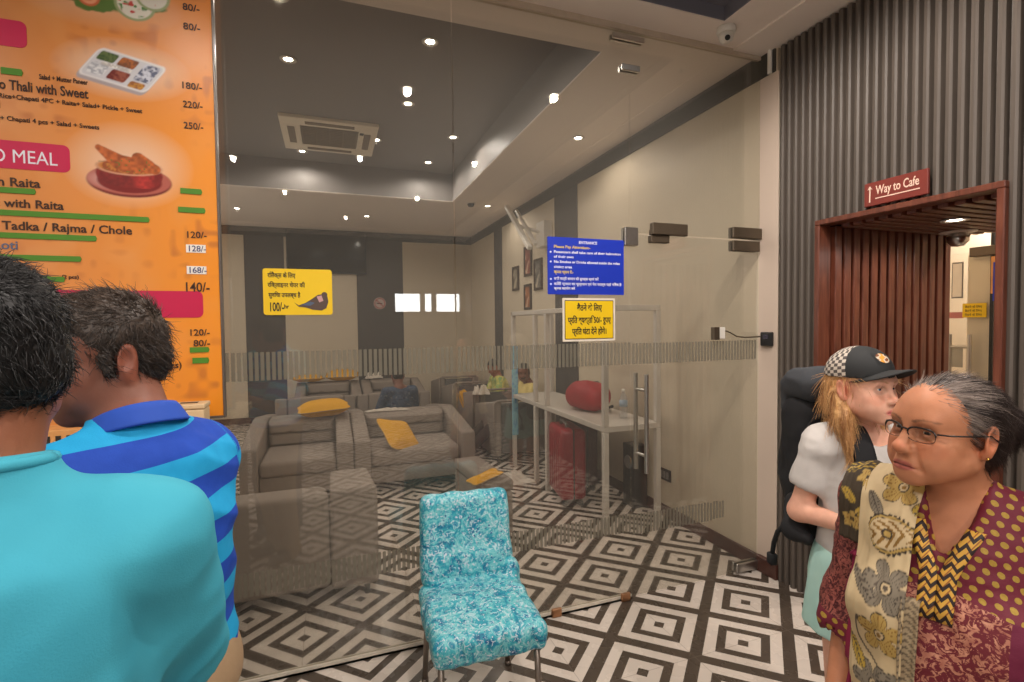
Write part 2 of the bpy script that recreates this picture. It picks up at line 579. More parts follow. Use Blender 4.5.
# bright cafe corridor beyond the passage
CX = 5.3
bm = bmesh.new()
bx(bm, (CX + 0.6, 0.2, 0), (CX + 0.7, 3.9, 2.9))
bx(bm, (PX1, 3.9, 0), (CX + 0.7, 4.0, 2.9)); bx(bm, (PX1, 0.1, 0), (CX + 0.7, 0.2, 2.9))
bx(bm, (PX1, 0.2, 2.9), (CX + 0.7, 3.9, 3.0))
bx(bm, (PX1, PY1 + 0.06, 0), (PX1 + 0.05, 3.9, 2.9)); bx(bm, (PX1, 0.2, 0), (PX1 + 0.05, PY0 - 0.06, 2.9)); bx(bm, (PX1, PY0 - 0.06, PZ + 0.05), (PX1 + 0.05, PY1 + 0.06, 2.9))
M_CAFE = plain('cafe_white_paint', srgb(222, 205, 180), 0.7, var=0.02)
struct('wall_cafe', bm, M_CAFE)

# wall behind the camera with daylight windows (seen as reflections in the glass)
bm = bmesh.new()
wins = [(-2.2, -1.95), (1.24, 1.74), (1.83, 1.97), (2.06, 2.56)]
bx(bm, (XL, YF - 0.15, 0), (XR + 0.1, YF, 1.92)); bx(bm, (XL, YF - 0.15, 2.28), (XR + 0.1, YF, ZC))
xs = [XL] + [q for w in wins for q in w] + [XR + 0.1]
for i in range(0, len(xs), 2):
    bx(bm, (xs[i], YF - 0.15, 1.92), (xs[i + 1], YF, 2.28))
struct('wall_behind', bm, M_DARK)
M_SKYWIN = emit('daylight_pane', (0.93, 0.96, 1.0, 1), 7.0)
for i, (a, b) in enumerate(wins):
    bm = bmesh.new(); bx(bm, (a, YF - 0.12, 1.92), (b, YF - 0.1, 2.28)); struct('window_%d' % (i + 5), bm, M_SKYWIN)

# added fill lights: glowing panes framed as windows on the unseen left walls
M_FILL = emit('hall_fill_glow', (1.0, 0.92, 0.83, 1), HALL_FILL)
M_FILL2 = emit('lounge_fill_glow', (1.0, 0.92, 0.82, 1), LOUNGE_FILL)
for i, (a, b, m) in enumerate(((-4.3, -0.4, M_FILL), (4.4, 8.6, M_FILL2))):
    bm = bmesh.new(); bx(bm, (XL + 0.002, a, 0.75), (XL + 0.01, b, 2.75)); struct('window_%d' % (i + 9), bm, m)
    bm = bmesh.new()
    for q in (a, (a + b) / 2, b):
        bx(bm, (XL + 0.011, q - 0.03, 0.72), (XL + 0.05, q + 0.03, 2.78), 0.004, 1)
    bx(bm, (XL + 0.011, a, 0.7), (XL + 0.05, b, 0.75)); bx(bm, (XL + 0.011, a, 2.75), (XL + 0.05, b, 2.8))
    struct('trim_%d' % (i + 11), bm, M_WHITEPL)

# ------------------------------------------------------------------ the glass partition
M_FROST = None
def frost_mat():
    m = bpy.data.materials.new('frosted_film')
    m.use_nodes = True
    t = m.node_tree; t.nodes.clear(); L = t.links.new
    tr = t.nodes.new('ShaderNodeBsdfTransparent'); df = t.nodes.new('ShaderNodeBsdfDiffuse'); tl = t.nodes.new('ShaderNodeBsdfTranslucent')
    df.inputs[0].default_value = srgb(158, 152, 138); tl.inputs[0].default_value = srgb(150, 144, 128)
    a = t.nodes.new('ShaderNodeMixShader'); a.inputs[0].default_value = 0.5; L(df.outputs[0], a.inputs[1]); L(tl.outputs[0], a.inputs[2])
    b = t.nodes.new('ShaderNodeMixShader'); b.inputs[0].default_value = 0.55; L(tr.outputs[0], b.inputs[1]); L(a.outputs[0], b.inputs[2])
    o = t.nodes.new('ShaderNodeOutputMaterial'); L(b.outputs[0], o.inputs[0])
    return m
M_FROST = frost_mat()
GZ = 3.325
def bars(bm, x0, x1, z0, z1, ragged=False):
    x = x0
    while x < x1 - 0.01:
        k = 0.012 if ragged and x > x1 - 0.12 else 0
        bx(bm, (x, YG - 0.0085, z0 + rnd.uniform(0, k)), (x + 0.0155, YG - 0.0065, z1 - rnd.uniform(0, k)))
        x += 0.0238
def pane(name, x0, x1, z0, z1, strips):
    bm = bmesh.new(); bx(bm, (x0, YG - 0.006, z0), (x1, YG + 0.006, z1), 0.0015, 1)
    o = struct(name, bm, M_GLASS)
    for a, b, rg in strips:
        bm = bmesh.new(); bars(bm, x0 + 0.006, (x1 - 0.006) if not rg else rg, a, b, bool(rg))
        fin('frosted_strip', bm, M_FROST, o)
    return o
pane('window_1', XL, 0.617, 0.03, GZ, [(1.405, 1.535, 0), (0.415, 0.525, 0)])
pane('window_2', 0.622, 1.668, 0.03, GZ, [(1.405, 1.535, 0), (0.405, 0.515, 0)])
pane('window_3', 1.673, 2.652, 2.178, GZ, [])
door = pane('door_1', 1.675, 2.640, 0.012, 2.168, [(1.405, 1.528, 0), (0.385, 0.505, 2.36)])
# door handle: an H of two steel bars either side of the glass
bm = bmesh.new()
for y, z0, z1 in ((YG - 0.055, 0.76, 1.345), (YG + 0.055, 0.76, 1.345)):
    cyl(bm, (1.745, y, z0), (1.745, y, z1), 0.0135, seg=18)
for z in (0.86, 1.25):
    cyl(bm, (1.745, YG - 0.055, z), (1.745, YG + 0.055, z), 0.009, seg=12)
fin('door_handle', bm, M_STEEL, door, autos=True)
def patch(bm, x0, x1, z0, z1):
    bx(bm, (x0, YG - 0.024, z0), (x1, YG - 0.0062, z1), 0.003, 1)
    bx(bm, (x0, YG + 0.0062, z0), (x1, YG + 0.024, z1), 0.003, 1)
bm = bmesh.new(); patch(bm, 1.625, 1.715, 2.10, 2.205); fin('patch_fitting', bm, M_STEEL, door)
bm = bmesh.new(); patch(bm, 2.42, 2.638, 2.10, 2.165); patch(bm, 2.42, 2.655, 2.182, 2.25); fin('hinge_patch', bm, M_DSTEEL, door)
bm = bmesh.new(); bx(bm, (1.79, YG - 0.06, 2.165), (2.04, YG - 0.024, 2.235), 0.004, 1); bx(bm, (1.79, YG - 0.045, 2.12), (1.92, YG - 0.0062, 2.165), 0.004, 1); bx(bm, (1.80, YG - 0.03, 2.165), (1.9, YG - 0.0062, 2.2))
fin('overhead_stop', bm, M_DSTEEL, door)
bm = bmesh.new(); patch(bm, 2.46, 2.639, 0.012, 0.07); fin('floor_patch', bm, M_STEEL, door)
# channels
bm = bmesh.new(); bx(bm, (XL, YG - 0.012, 0), (1.668, YG - 0.0065, 0.028)); bx(bm, (XL, YG + 0.0065, 0), (1.668, YG + 0.012, 0.028)); bx(bm, (XL, YG - 0.012, 0.0), (1.668, YG + 0.012, 0.012))
struct('trim_5', bm, plain('channel_steel', srgb(222, 212, 196), 0.5))
bm = bmesh.new(); bx(bm, (XL, YG - 0.014, GZ + 0.001), (2.655, YG + 0.014, ZC)); struct('trim_6', bm, plain('head_channel', srgb(196, 180, 160), 0.5))
bm = bmesh.new()
for x in (1.17, 1.62):
    bx(bm, (x - 0.03, YG - 0.03, 0.0), (x + 0.03, YG - 0.0125, 0.05), 0.004, 1)
for x in (0.05, 1.66):
    pass
struct('trim_7', bm, plain('brass_clamp', srgb(176, 130, 96), 0.35, metal=0.8))
bm = bmesh.new(); patch(bm, 1.61, 1.73, 3.10, 3.135); patch(bm, 1.55, 1.76, 3.27, 3.30); struct('trim_8', bm, M_STEEL)
bm = bmesh.new(); cyl(bm, (XR - 0.02, YG - 0.09, 3.205), (XR - 0.02, YG - 0.09, ZC - 0.013), 0.014, seg=14); tag(fin('pipe_stub', bm, M_WHITEPL, autos=True), 'short white pipe between the white pillar and the ceiling', 'pipe')

# ------------------------------------------------------------------ lamps
M_LAMP = emit('lamp_disc', (1.0, 0.9, 0.76, 1), 22.0)
def downlight(x, y, z, w, label, group, cone=R(130), rad=0.06, soft=None, col=WARM):
    t = thing('downlight', label, 'ceiling light', (x, y, z), 0, group)
    bm = bmesh.new(); lathe(bm, [(0.055, 0.0), (0.062, -0.004), (0.06, -0.008), (0.036, -0.006), (0.034, 0.0)], seg=24); fin('ring', bm, M_WHITEPL, t, True)
    bm = bmesh.new(); lathe(bm, [(0.032, -0.001), (0.032, -0.003)], seg=20); fin('lens', bm, M_LAMP, t)
    l = bpy.data.lights.new('downlight_lamp', 'SPOT')
    l.energy = w; l.spot_size = cone; l.spot_blend = 0.5; l.shadow_soft_size = 0.022; l.color = col
    lo = bpy.data.objects.new('downlight_lamp', l); COL.objects.link(lo); lo.parent = t; lo.location = (0, 0, -0.03)
    return t
for (x, y, k) in ((-2.2, 0.6, 0.25), (-0.75, 1.05, 0.25), (0.6, 1.2, 0.9), (1.7, 1.45, 0.9), (-0.9, -0.9, 0.3), (0.35, -0.5, 0.6), (1.55, -0.3, 0.9), (-2.2, -1.6, 0.5), (-0.5, -2.2, 0.6), (1.2, -2.0, 0.9), (0.3, -3.6, 0.8)):
    downlight(x, y, OZ, OUT_SPOT * k, 'round warm downlight in the slate hall ceiling outside the frame', 'hall downlights', R(168), 0.12)
INL = [(-0.25, 3.55), (-0.25, 4.35), (0.75, 3.75), (0.75, 4.85), (1.35, 5.55), (0.55, 5.9), (1.25, 6.5), (-0.25, 6.55), (-1.5, 4.3), (-1.5, 5.9)]
for i, (x, y) in enumerate(INL):
    downlight(x, y, IZ, IN_SPOT, 'small bright downlight in the grey lounge ceiling tray', 'lounge downlights', R(168), 0.12)
for (x, y) in ((0.6, 8.2), (-1.2, 8.2), (2.2, 4.2), (2.2, 7.0)):
    downlight(x, y, ZC, IN_SPOT * 0.7, 'small downlight in the white ceiling border of the lounge', 'border downlights', R(168), 0.12)
t = thing('dome_lamp', 'round chrome dome lamp under the timber slat ceiling of the passage', 'ceiling light', (3.55, 1.93, PZ - 0.018))
bm = bmesh.new(); lathe(bm, [(0.035, 0), (0.04, -0.012), (0.055, -0.03), (0.052, -0.06), (0.03, -0.085), (0.0, -0.09)], seg=24); fin('dome', bm, M_STEEL, t, True)
bm = bmesh.new(); lathe(bm, [(0.09, 0), (0.088, -0.006), (0.04, -0.01)], seg=24); fin('plate', bm, M_WHITEPL, t, True)
for (x, y) in ((4.5, 1.7), (5.55, 2.6)):
    downlight(x, y, 2.9, CAFE_W * 2, 'downlight in the cafe corridor ceiling', 'cafe downlights', R(168), 0.12)
for (x, y) in ((3.1, 1.7),):
    downlight(x, y, PZ - 0.018, 6, 'small downlight between timber slats of the passage ceiling', 'passage downlight', R(168), 0.08)
# ceiling fittings
t = thing('dome_camera', 'white dome security camera at the corner of the hall ceiling', 'camera', (2.215, 2.375, ZC))
bm = bmesh.new(); lathe(bm, [(0.052, 0), (0.054, -0.02), (0.05, -0.034), (0.0, -0.036)], seg=28); fin('base', bm, M_WHITEPL, t, True)
bm = bmesh.new(); lathe(bm, [(0.041, -0.034), (0.043, -0.05), (0.036, -0.072), (0.02, -0.084), (0.0, -0.087)], seg=28); fin('dome', bm, M_WHITEPL, t, True)
bm = bmesh.new(); cyl(bm, (-0.014, -0.022, -0.066), (-0.024, -0.038, -0.08), 0.014, seg=16); fin('lens', bm, M_BLACK, t, True)
t = thing('dome_camera', 'tiny dark dome camera on the white lounge ceiling border', 'camera', (0.0, 0, 0))
t.location = (1.92, 6.9, ZC)
bm = bmesh.new(); lathe(bm, [(0.05, 0), (0.05, -0.02), (0.036, -0.05), (0, -0.06)], seg=20); fin('dome', bm, M_BLACK, t, True)
bm = bmesh.new(); lathe(bm, [(0.065, 0), (0.063, -0.01), (0.05, -0.012)], seg=20); fin('base', bm, M_WHITEPL, t, True)
# cassette air conditioner
t = thing('cassette_air_conditioner', 'white square cassette air conditioner in the grey lounge ceiling', 'air conditioner', (0.06, 5.92, IZ))
M_AC = plain('cream_plastic', srgb(240, 228, 206), 0.45, var=0.02)
bm = bmesh.new()
for a, b, c, d in ((-0.48, -0.48, 0.48, -0.29), (-0.48, 0.29, 0.48, 0.48), (-0.48, -0.29, -0.29, 0.29), (0.29, -0.29, 0.48, 0.29)):
    bx(bm, (a, b, -0.035), (c, d, 0), 0.006, 2)
fin('panel', bm, M_AC, t)
bm = bmesh.new()
bx(bm, (-0.29, -0.29, -0.012), (0.29, 0.29, 0.0), mi=1)
for k in range(12):
    y = -0.28 + k * 0.05
    bx(bm, (-0.285, y, -0.03), (0.285, y + 0.012, -0.008), 0.002, 1)
for k in range(5):
    bx(bm, (-0.28 + k * 0.138, -0.285, -0.026), (-0.272 + k * 0.138, 0.285, -0.01))
fin('intake_grille', bm, [plain('ac_grille', srgb(150, 135, 112), 0.5), M_BLACK], t)
for s in range(4):
    bm = bmesh.new()
    rot = Matrix.Rotation(s * PI / 2, 3, 'Z')
    bx(bm, (-0.24, 0.345, -0.040), (0.24, 0.415, -0.0345), 0.002, 1, rot=rot, piv=(0, 0, 0))
    fin('air_flap', bm, plain('ac_flap', srgb(124, 108, 88), 0.5), t)
bm = bmesh.new(); bx(bm, (0.30, -0.26, -0.038), (0.34, -0.20, -0.033)); fin('receiver', bm, M_BLACK, t)
# ================================================================== LOUNGE FURNITURE
def fabric(name, c, bump=0.25):
    t = NT(name, 0.85, spec=0.25)
    o = t.obj()
    nz = t.noise(o, 260, 2); n2 = t.noise(o, 5, 3)
    d = tuple(x * 0.78 for x in c[:3]) + (1,); l = tuple(min(1, x * 1.18) for x in c[:3]) + (1,)
    t.color(t.mix(t.ma('ADD', t.ma('MULTIPLY', nz, 0.5), t.ma('MULTIPLY', n2, 0.5)), d, l))
    t.bump(nz, bump, 0.002)
    return t.m
M_SOFA = fabric('taupe_sofa_fabric', srgb(146, 134, 124))
M_SOFA2 = fabric('charcoal_sofa_fabric', srgb(96, 94, 92))
M_YEL = fabric('mustard_cushion_fabric', srgb(232, 170, 36))
M_YELB = fabric('beige_cushion_back', srgb(150, 128, 92))

def sofa(label, w, loc, rotz, group, D=0.98, hb=0.66, ha0=0.55, ha1=0.68, mb=None, piping=False, tufts=True, name='sofa', cat='sofa', aw=0.155):
    mb = mb or M_SOFA
    t = thing(name, label, cat, loc, rotz, group)
    h = w / 2
    bm = bmesh.new(); bx(bm, (-h + aw, 0.06, 0.1), (h - aw, D - 0.1, 0.27), 0.02, 2); fin('base', bm, mb, t, autos=True)
    bm = bmesh.new()
    vs = bx(bm, (-h + aw + 0.004, 0.02, 0.272), (h - aw - 0.004, D - 0.27, 0.42), 0.045, 4)
    fin('seat_cushion', bm, mb, t, True)
    # backrest: a plump upper band with buttons above a lower band, on a plain rear panel
    bm = bmesh.new()
    bx(bm, (-h + aw, D - 0.1, 0.1), (h - aw, D, hb), 0.03, 3)
    fin('back_panel', bm, M_SOFA2 if piping else mb, t, autos=True)
    def band(name, z0, z1, y0, y1, dimples):
        nu, nv = 44, 16
        def f(u, v):
            x = (-h + aw + 0.004) + u * (w - 2 * aw - 0.008)
            ev = np.minimum(1, np.minimum(v, 1 - v) * 5.0); eu = np.minimum(1, np.minimum(u, 1 - u) * 12)
            e = np.sqrt(np.clip(1 - (1 - ev) ** 2, 0, 1)) * np.sqrt(np.clip(1 - (1 - eu) ** 2, 0, 1))
            y = y1 - (y1 - y0) * e
            for du, dv in dimples:
                q = ((u - du) * 1.4) ** 2 + ((v - dv) * 0.5) ** 2
                y = y + 0.035 * np.exp(-q / 0.002) * e
            z = z0 + v * (z1 - z0)
            return np.stack([x, y, z], 1)
        return grid_mesh(name, f, nu, nv, mb, t)
    band('back_cushion', 0.53, hb - 0.005, D - 0.27, D - 0.09, [(0.33, 0.15), (0.67, 0.15)] if tufts else [])
    band('back_cushion', 0.40, 0.545, D - 0.25, D - 0.09, [])
    for s in (-1, 1):
        bm = bmesh.new()
        x0, x1 = (s * h, s * (h - aw)) if s < 0 else (h - aw, h)
        vs = bx(bm, (x0 + 0.002, 0.0, 0.08), (x1 - 0.002, D, 0.6), 0.028, 3)
        for v in vs:
            if v.co.z > 0.34:
                k = v.co.y / D
                v.co.z += (ha0 + (ha1 - ha0) * k) - 0.6
        fin('armrest', bm, mb, t, autos=True)
    for sx in (-1, 1):
        for y in (0.07, D - 0.07):
            bm = bmesh.new(); cyl(bm, (sx * (h - 0.07), y, 0), (sx * (h - 0.07), y, 0.12), 0.016, 0.024, seg=12); fin('leg', bm, M_BLACK, t, True)
    if piping:
        bm = bmesh.new(); tube(bm, [(-h, D + 0.004, 0.12), (-h, D + 0.004, ha1 - 0.03), (-h + 0.04, D + 0.004, ha1), (h - 0.04, D + 0.004, ha1), (h, D + 0.004, ha1 - 0.03), (h, D + 0.004, 0.12)], 0.016, 8)
        fin('piping', bm, mb, t, True)
    return t
def away(label, xc, yback, w, g, **k):
    D = k.get('D', 0.98)
    return sofa(label, w, (xc, yback + D, 0), PI, g, tufts=False, **k)
away('grey sofa back nearest the glass, just beyond the striped polo shirt', -0.50, 3.12, 1.52, None, D=0.92, aw=0.28)
t = thing('ottoman', 'long narrow taupe ottoman on the lounge tiles beyond the teal chair', 'ottoman', (1.14, 3.86, 0), R(4))
bm = bmesh.new(); bx(bm, (-0.11, -0.36, 0.08), (0.11, 0.40, 0.40), 0.02, 2); fin('base', bm, M_SOFA, t, autos=True)
bm = bmesh.new(); bx(bm, (-0.115, -0.365, 0.405), (0.115, 0.405, 0.49), 0.022, 3); fin('pad', bm, M_SOFA, t, True)
for sx in (-1, 1):
    for y in (-0.3, 0.34):
        bm = bmesh.new(); cyl(bm, (sx * 0.08, y, 0), (sx * 0.08, y, 0.09), 0.016, 0.022, seg=12); fin('leg', bm, M_BLACK, t, True)
G2 = 'taupe sofas facing the glass'
sofa('taupe two-cushion sofa facing the glass with an empty seat, closer to the menu board', 0.98, (-0.29, 4.98, 0), 0, G2)
sofa('taupe sofa facing the glass with the tilted yellow cushion on its seat', 1.2, (0.805, 4.98, 0), 0, G2)
G3 = 'back to back sofas deeper in the lounge'
away('third-row sofa back to back with the empty front-facing one', -0.29, 5.99, 0.98, G3)
away('third-row sofa on which the person in navy print slumps', 0.805, 5.99, 1.2, G3)
away('dark sofa back behind the yellow cushion that tops the empty sofa', -0.18, 7.25, 1.02, 'fourth row sofas', hb=0.70, ha1=0.70, D=0.9)
away('fourth-row sofa back beyond the slumped navy print person', 0.86, 7.25, 1.02, 'fourth row sofas', hb=0.70, ha1=0.70, D=0.9)
sofa('far sofa with two yellow cushions on top of its back', 1.0, (-0.02, 8.2, 0), 0, 'far row sofas', hb=0.72, ha1=0.72, D=0.9)
sofa('far sofa with white crumpled cloth along its back', 1.0, (1.0, 8.2, 0), 0, 'far row sofas', hb=0.72, ha1=0.72, D=0.9)
G4 = 'charcoal armchairs in a file beside the white desk'
for lab, xc, yb in (('charcoal armchair back closest to the white desk', 2.15, 5.62), ('charcoal armchair back behind the one at the desk end', 2.18, 6.66),
                    ('third charcoal armchair back counted from the white desk', 2.14, 7.65), ('charcoal armchair back farthest from the white desk', 2.13, 8.6)):
    away(lab, xc, yb, 0.68, G4, hb=0.70, ha0=0.6, ha1=0.74, mb=M_SOFA, piping=True, D=0.85, name='armchair', cat='armchair', aw=0.1)

def cushion(label, size, loc, rot, seed, group='yellow cushions', wob=0.05):
    t = thing('cushion', label, 'cushion', loc, 0, group)
    t.rotation_euler = rot
    superbox('cover', size, M_YEL, t, e=0.42, wob=wob, pinch=0.16, seed=seed)
    bm = bmesh.new()
    a, b = size[0] * 0.5, size[1] * 0.5
    pts = []
    for i in range(48):
        u = 2 * PI * i / 48
        sg = lambda v, p: math.copysign(abs(v) ** p, v)
        x = sg(math.cos(u), 0.42); y = sg(math.sin(u), 0.42); k = 1 + 0.16 * abs(x * y) ** 1.5
        pts.append((x * a * k * 1.005, y * b * k * 1.005, 0))
    tube(bm, pts + [pts[0]], 0.005, 6)
    fin('piping', bm, M_YELB, t, True)
    return t
cushion('plump yellow cushion lying flat on top of the empty sofa back', (0.50, 0.36, 0.17), (-0.07, 5.83, 0.765), (R(4), R(-3), R(4)), 1)
cushion('yellow cushion standing tilted on a corner on the sofa seat', (0.42, 0.40, 0.14), (0.66, 5.24, 0.525), (R(40), R(14), R(35)), 2)
cushion('flattened yellow cushion on the far sofa, lower of the pair', (0.46, 0.34, 0.12), (-0.33, 8.98, 0.79), (0, 0, 0.1), 3)
cushion('plump yellow cushion on the far sofa, upper of the pair', (0.5, 0.36, 0.17), (0.20, 9.02, 0.82), (R(8), 0, -0.08), 4)
cushion('small yellow cushion beside the man in the yellow-green shirt', (0.3, 0.3, 0.12), (1.9, 7.3, 0.52), (R(70), 0, R(60)), 5)
cushion('thin crushed yellow cushion on the end of the narrow ottoman', (0.27, 0.12, 0.05), (1.07, 3.56, 0.515), (R(4), R(-8), R(22)), 6, wob=0.2)

def rag(name, label, cat, loc, sx, sy, hz, mat, seed, group=None):
    def f(u, v):
        x = (u - 0.5) * sx; y = (v - 0.5) * sy
        P = np.stack([x * 9 / sx, y * 9 / sy, 0 * x], 1)
        e = np.clip(np.minimum(np.minimum(u, 1 - u), np.minimum(v, 1 - v)) * 6, 0, 1)
        z = hz * e * (0.55 + 0.6 * vnoise(P, 0.7, seed)) + 0.004
        k = 1 + 0.25 * vnoise(P, 0.5, seed + 3)
        return np.stack([x * k, y * k, np.maximum(z, 0.003)], 1)
    o = grid_mesh(name, f, 26, 26, mat)
    o.location = loc
    sol = o.modifiers.new('solid', 'SOLIDIFY'); sol.thickness = 0.003
    return tag(o, label, cat, group)
M_CLOTH = fabric('white_cloth', srgb(214, 204, 192))
rag('cloth', 'white cloth strip lying on the sofa top in front of the slumped person', 'cloth', (0.62, 5.93, 0.665), 0.5, 0.08, 0.03, M_CLOTH, 3)
rag('cloth', 'small white crumpled cloth on the farthest sofa back', 'cloth', (0.72, 9.02, 0.735), 0.3, 0.12, 0.1, M_CLOTH, 9)
rag('paper_bag', 'crumpled pale paper on the arm of the second charcoal armchair', 'paper', (1.92, 6.55, 0.70), 0.2, 0.14, 0.12, M_CLOTH, 5)
rag('plastic_sheet', 'white crumpled sheet on the tiles under the desk end', 'sheet', (1.83, 5.0, 0.002), 0.32, 0.42, 0.05, M_CLOTH, 12)

# big dark bag at the far side
t = thing('duffel_bag', 'big black bag on the lounge floor beside the menu board edge', 'bag', (-1.62, 7.1, 0))
o = superbox('body', (0.62, 0.42, 0.56), plain('black_nylon', srgb(34, 28, 28), 0.7, var=0.2, bump=0.4), t, e=0.6, wob=0.06, loc=(0, 0, 0.285), seed=8)
bm = bmesh.new(); tube(bm, [(-0.16, 0, 0.53), (-0.12, 0, 0.63), (0.05, 0.02, 0.65), (0.12, 0, 0.54)], 0.015, 8); fin('handle', bm, M_BLACK, t, True)
bm = bmesh.new(); bx(bm, (-0.2, -0.225, 0.12), (0.2, -0.17, 0.36), 0.03, 3); fin('pocket', bm, plain('plum_nylon', srgb(52, 36, 40), 0.7, var=0.15), t, True)

# white steel desk with an upper rail, along the beige wall
DX0, DX1, DY0, DY1, DZ = 2.0, 2.5, 3.40, 5.44, 0.845
M_DESK = plain('white_powder_coat', srgb(206, 198, 188), 0.45, var=0.03)
t = thing('desk', 'long white steel-framed desk with an upper rail along the beige wall', 'desk', (0, 0, 0))
bm = bmesh.new(); bx(bm, (DX0 - 0.02, DY0 - 0.02, DZ - 0.045), (DX1, DY1 + 0.02, DZ), 0.006, 2); fin('desktop', bm, M_DESK, t)
posts = [(DX0, DY0), (DX0, 4.50), (DX0, 4.79), (DX0, DY1), (DX1 - 0.02, DY0), (DX1 - 0.02, DY1)]
for x, y in posts:
    bm = bmesh.new()
    bx(bm, (x - 0.022, y - 0.022, 0), (x + 0.022, y + 0.022, DZ - 0.046), 0.004, 1); bx(bm, (x - 0.022, y - 0.022, DZ + 0.001), (x + 0.022, y + 0.022, 1.745), 0.004, 1)
    fin('leg', bm, M_DESK, t)
for a, b in (((DX0, DY0), (DX0, DY1)), ((DX0, DY0), (DX1 - 0.02, DY0)), ((DX0, DY1), (DX1 - 0.02, DY1))):
    bm = bmesh.new(); bx(bm, (a[0] - 0.02, a[1] - 0.02, 1.746), (b[0] + 0.02, b[1] + 0.02, 1.79), 0.004, 1); fin('rail', bm, M_DESK, t)
t2 = fin('sticker_strip', (lambda bm: (bx(bm, (DX0 - 0.036, DY1 - 0.034, 0.37), (DX0 + 0.036, DY1 - 0.024, 1.40), 0.001, 1), bm)[1])(bmesh.new()),
         (lambda q: (q.color(q.ramp(q.noise(q.mapping(q.obj(), (30, 30, 22)), 1.6, 2), [(0.42, srgb(128, 186, 206)), (0.52, srgb(150, 200, 212)), (0.6, srgb(90, 150, 200))])), q.m)[1])(NT('pale_blue_print', 0.4)), t)
t2['label'] = 'pale blue printed strip'
# things on and under the desk
t = thing('backpack', 'bright red backpack lying on the white desk', 'bag', (2.24, 4.12, DZ), R(100))
M_RED = plain('red_nylon', srgb(158, 22, 34), 0.6, var=0.14, bump=0.3)
superbox('body', (0.46, 0.30, 0.27), M_RED, t, e=0.65, wob=0.07, loc=(0, 0, 0.135), seed=4)
bm = bmesh.new(); tube(bm, [(-0.2, -0.12, 0.05), (-0.1, -0.17, 0.02), (0.05, -0.19, 0.018), (0.16, -0.14, 0.04)], 0.014, 8); fin('strap', bm, M_BLACK, t, True)
bm = bmesh.new(); tube(bm, [(-0.16, -0.06, 0.22), (-0.02, -0.1, 0.262), (0.12, -0.06, 0.235)], 0.005, 6); fin('zip', bm, M_BLACK, t, True)
t = thing('water_bottle', 'clear plastic water bottle standing on the white desk near the door handle', 'bottle', (2.33, 3.66, DZ))
bm = bmesh.new(); lathe(bm, [(0.03, 0), (0.034, 0.01), (0.034, 0.06), (0.031, 0.08), (0.034, 0.1), (0.034, 0.16), (0.022, 0.2), (0.013, 0.215), (0.013, 0.225)], seg=20); fin('bottle', bm, glass_mat('clear_plastic', (0.9, 0.92, 0.95, 1), 0.1, haze=0.1), t, True)
bm = bmesh.new(); lathe(bm, [(0.015, 0.222), (0.015, 0.245), (0.0, 0.246)], seg=16); fin('cap', bm, M_WHITEPL, t, True)
bm = bmesh.new(); lathe(bm, [(0.0345, 0.1), (0.0345, 0.15)], seg=20); fin('wrapper', bm, plain('bottle_wrapper', srgb(170, 190, 210), 0.5), t, True)
def trolley(label, loc, rotz, w, d, h, mat, ribs=5):
    t = thing('suitcase', label, 'suitcase', loc, rotz, None)
    bm = bmesh.new(); bx(bm, (-w / 2, -d / 2, 0.06), (w / 2, d / 2, h), 0.045, 5)
    for k in range(ribs):
        x = -w / 2 + w * (k + 1) / (ribs + 1)
        bx(bm, (x - 0.012, -d / 2 - 0.006, 0.13), (x + 0.012, d / 2 + 0.006, h - 0.08), 0.005, 2)
    fin('shell', bm, mat, t, autos=True)
    bm = bmesh.new(); bx(bm, (-w / 2 - 0.003, -0.006, 0.065), (w / 2 + 0.003, 0.006, h + 0.002), 0.003, 1); fin('zip', bm, M_BLACK, t)
    bm = bmesh.new(); tube(bm, [(-0.09, 0.03, h - 0.01), (-0.09, 0.03, h + 0.035), (0.09, 0.03, h + 0.035), (0.09, 0.03, h - 0.01)], 0.012, 8); fin('handle', bm, M_GREYPL, t, True)
    for sx in (-1, 1):
        for sy in (-1, 1):
            bm = bmesh.new(); cyl(bm, (sx * (w / 2 - 0.05) - 0.012, sy * (d / 2 - 0.05), 0.03), (sx * (w / 2 - 0.05) + 0.012, sy * (d / 2 - 0.05), 0.03), 0.03, seg=16)
            bx(bm, (sx * (w / 2 - 0.05) - 0.018, sy * (d / 2 - 0.05) - 0.016, 0.03), (sx * (w / 2 - 0.05) + 0.018, sy * (d / 2 - 0.05) + 0.016, 0.07))
            fin('wheel', bm, M_BLACK, t)
    return t
trolley('tall red suitcase standing under the white desk', (2.07, 4.22, 0), R(80), 0.46, 0.24, 0.70, plain('red_shell', srgb(150, 20, 36), 0.35, var=0.1))
trolley('dark maroon suitcase behind the red one under the desk', (2.36, 4.55, 0), R(84), 0.5, 0.24, 0.68, plain('maroon_shell', srgb(70, 34, 36), 0.5, var=0.1))
t = thing('speaker', 'slim black floor speaker against the beige wall beside the door handle', 'speaker', (2.575, 3.86, 0))
bm = bmesh.new(); bx(bm, (-0.07, -0.09, 0.0), (0.07, 0.09, 0.56), 0.008, 2); fin('cabinet', bm, M_BLACK, t)
bm = bmesh.new(); cyl(bm, (-0.0705, 0, 0.4), (-0.078, 0, 0.4), 0.06, 0.055, seg=24); fin('driver', bm, M_GREYPL, t)

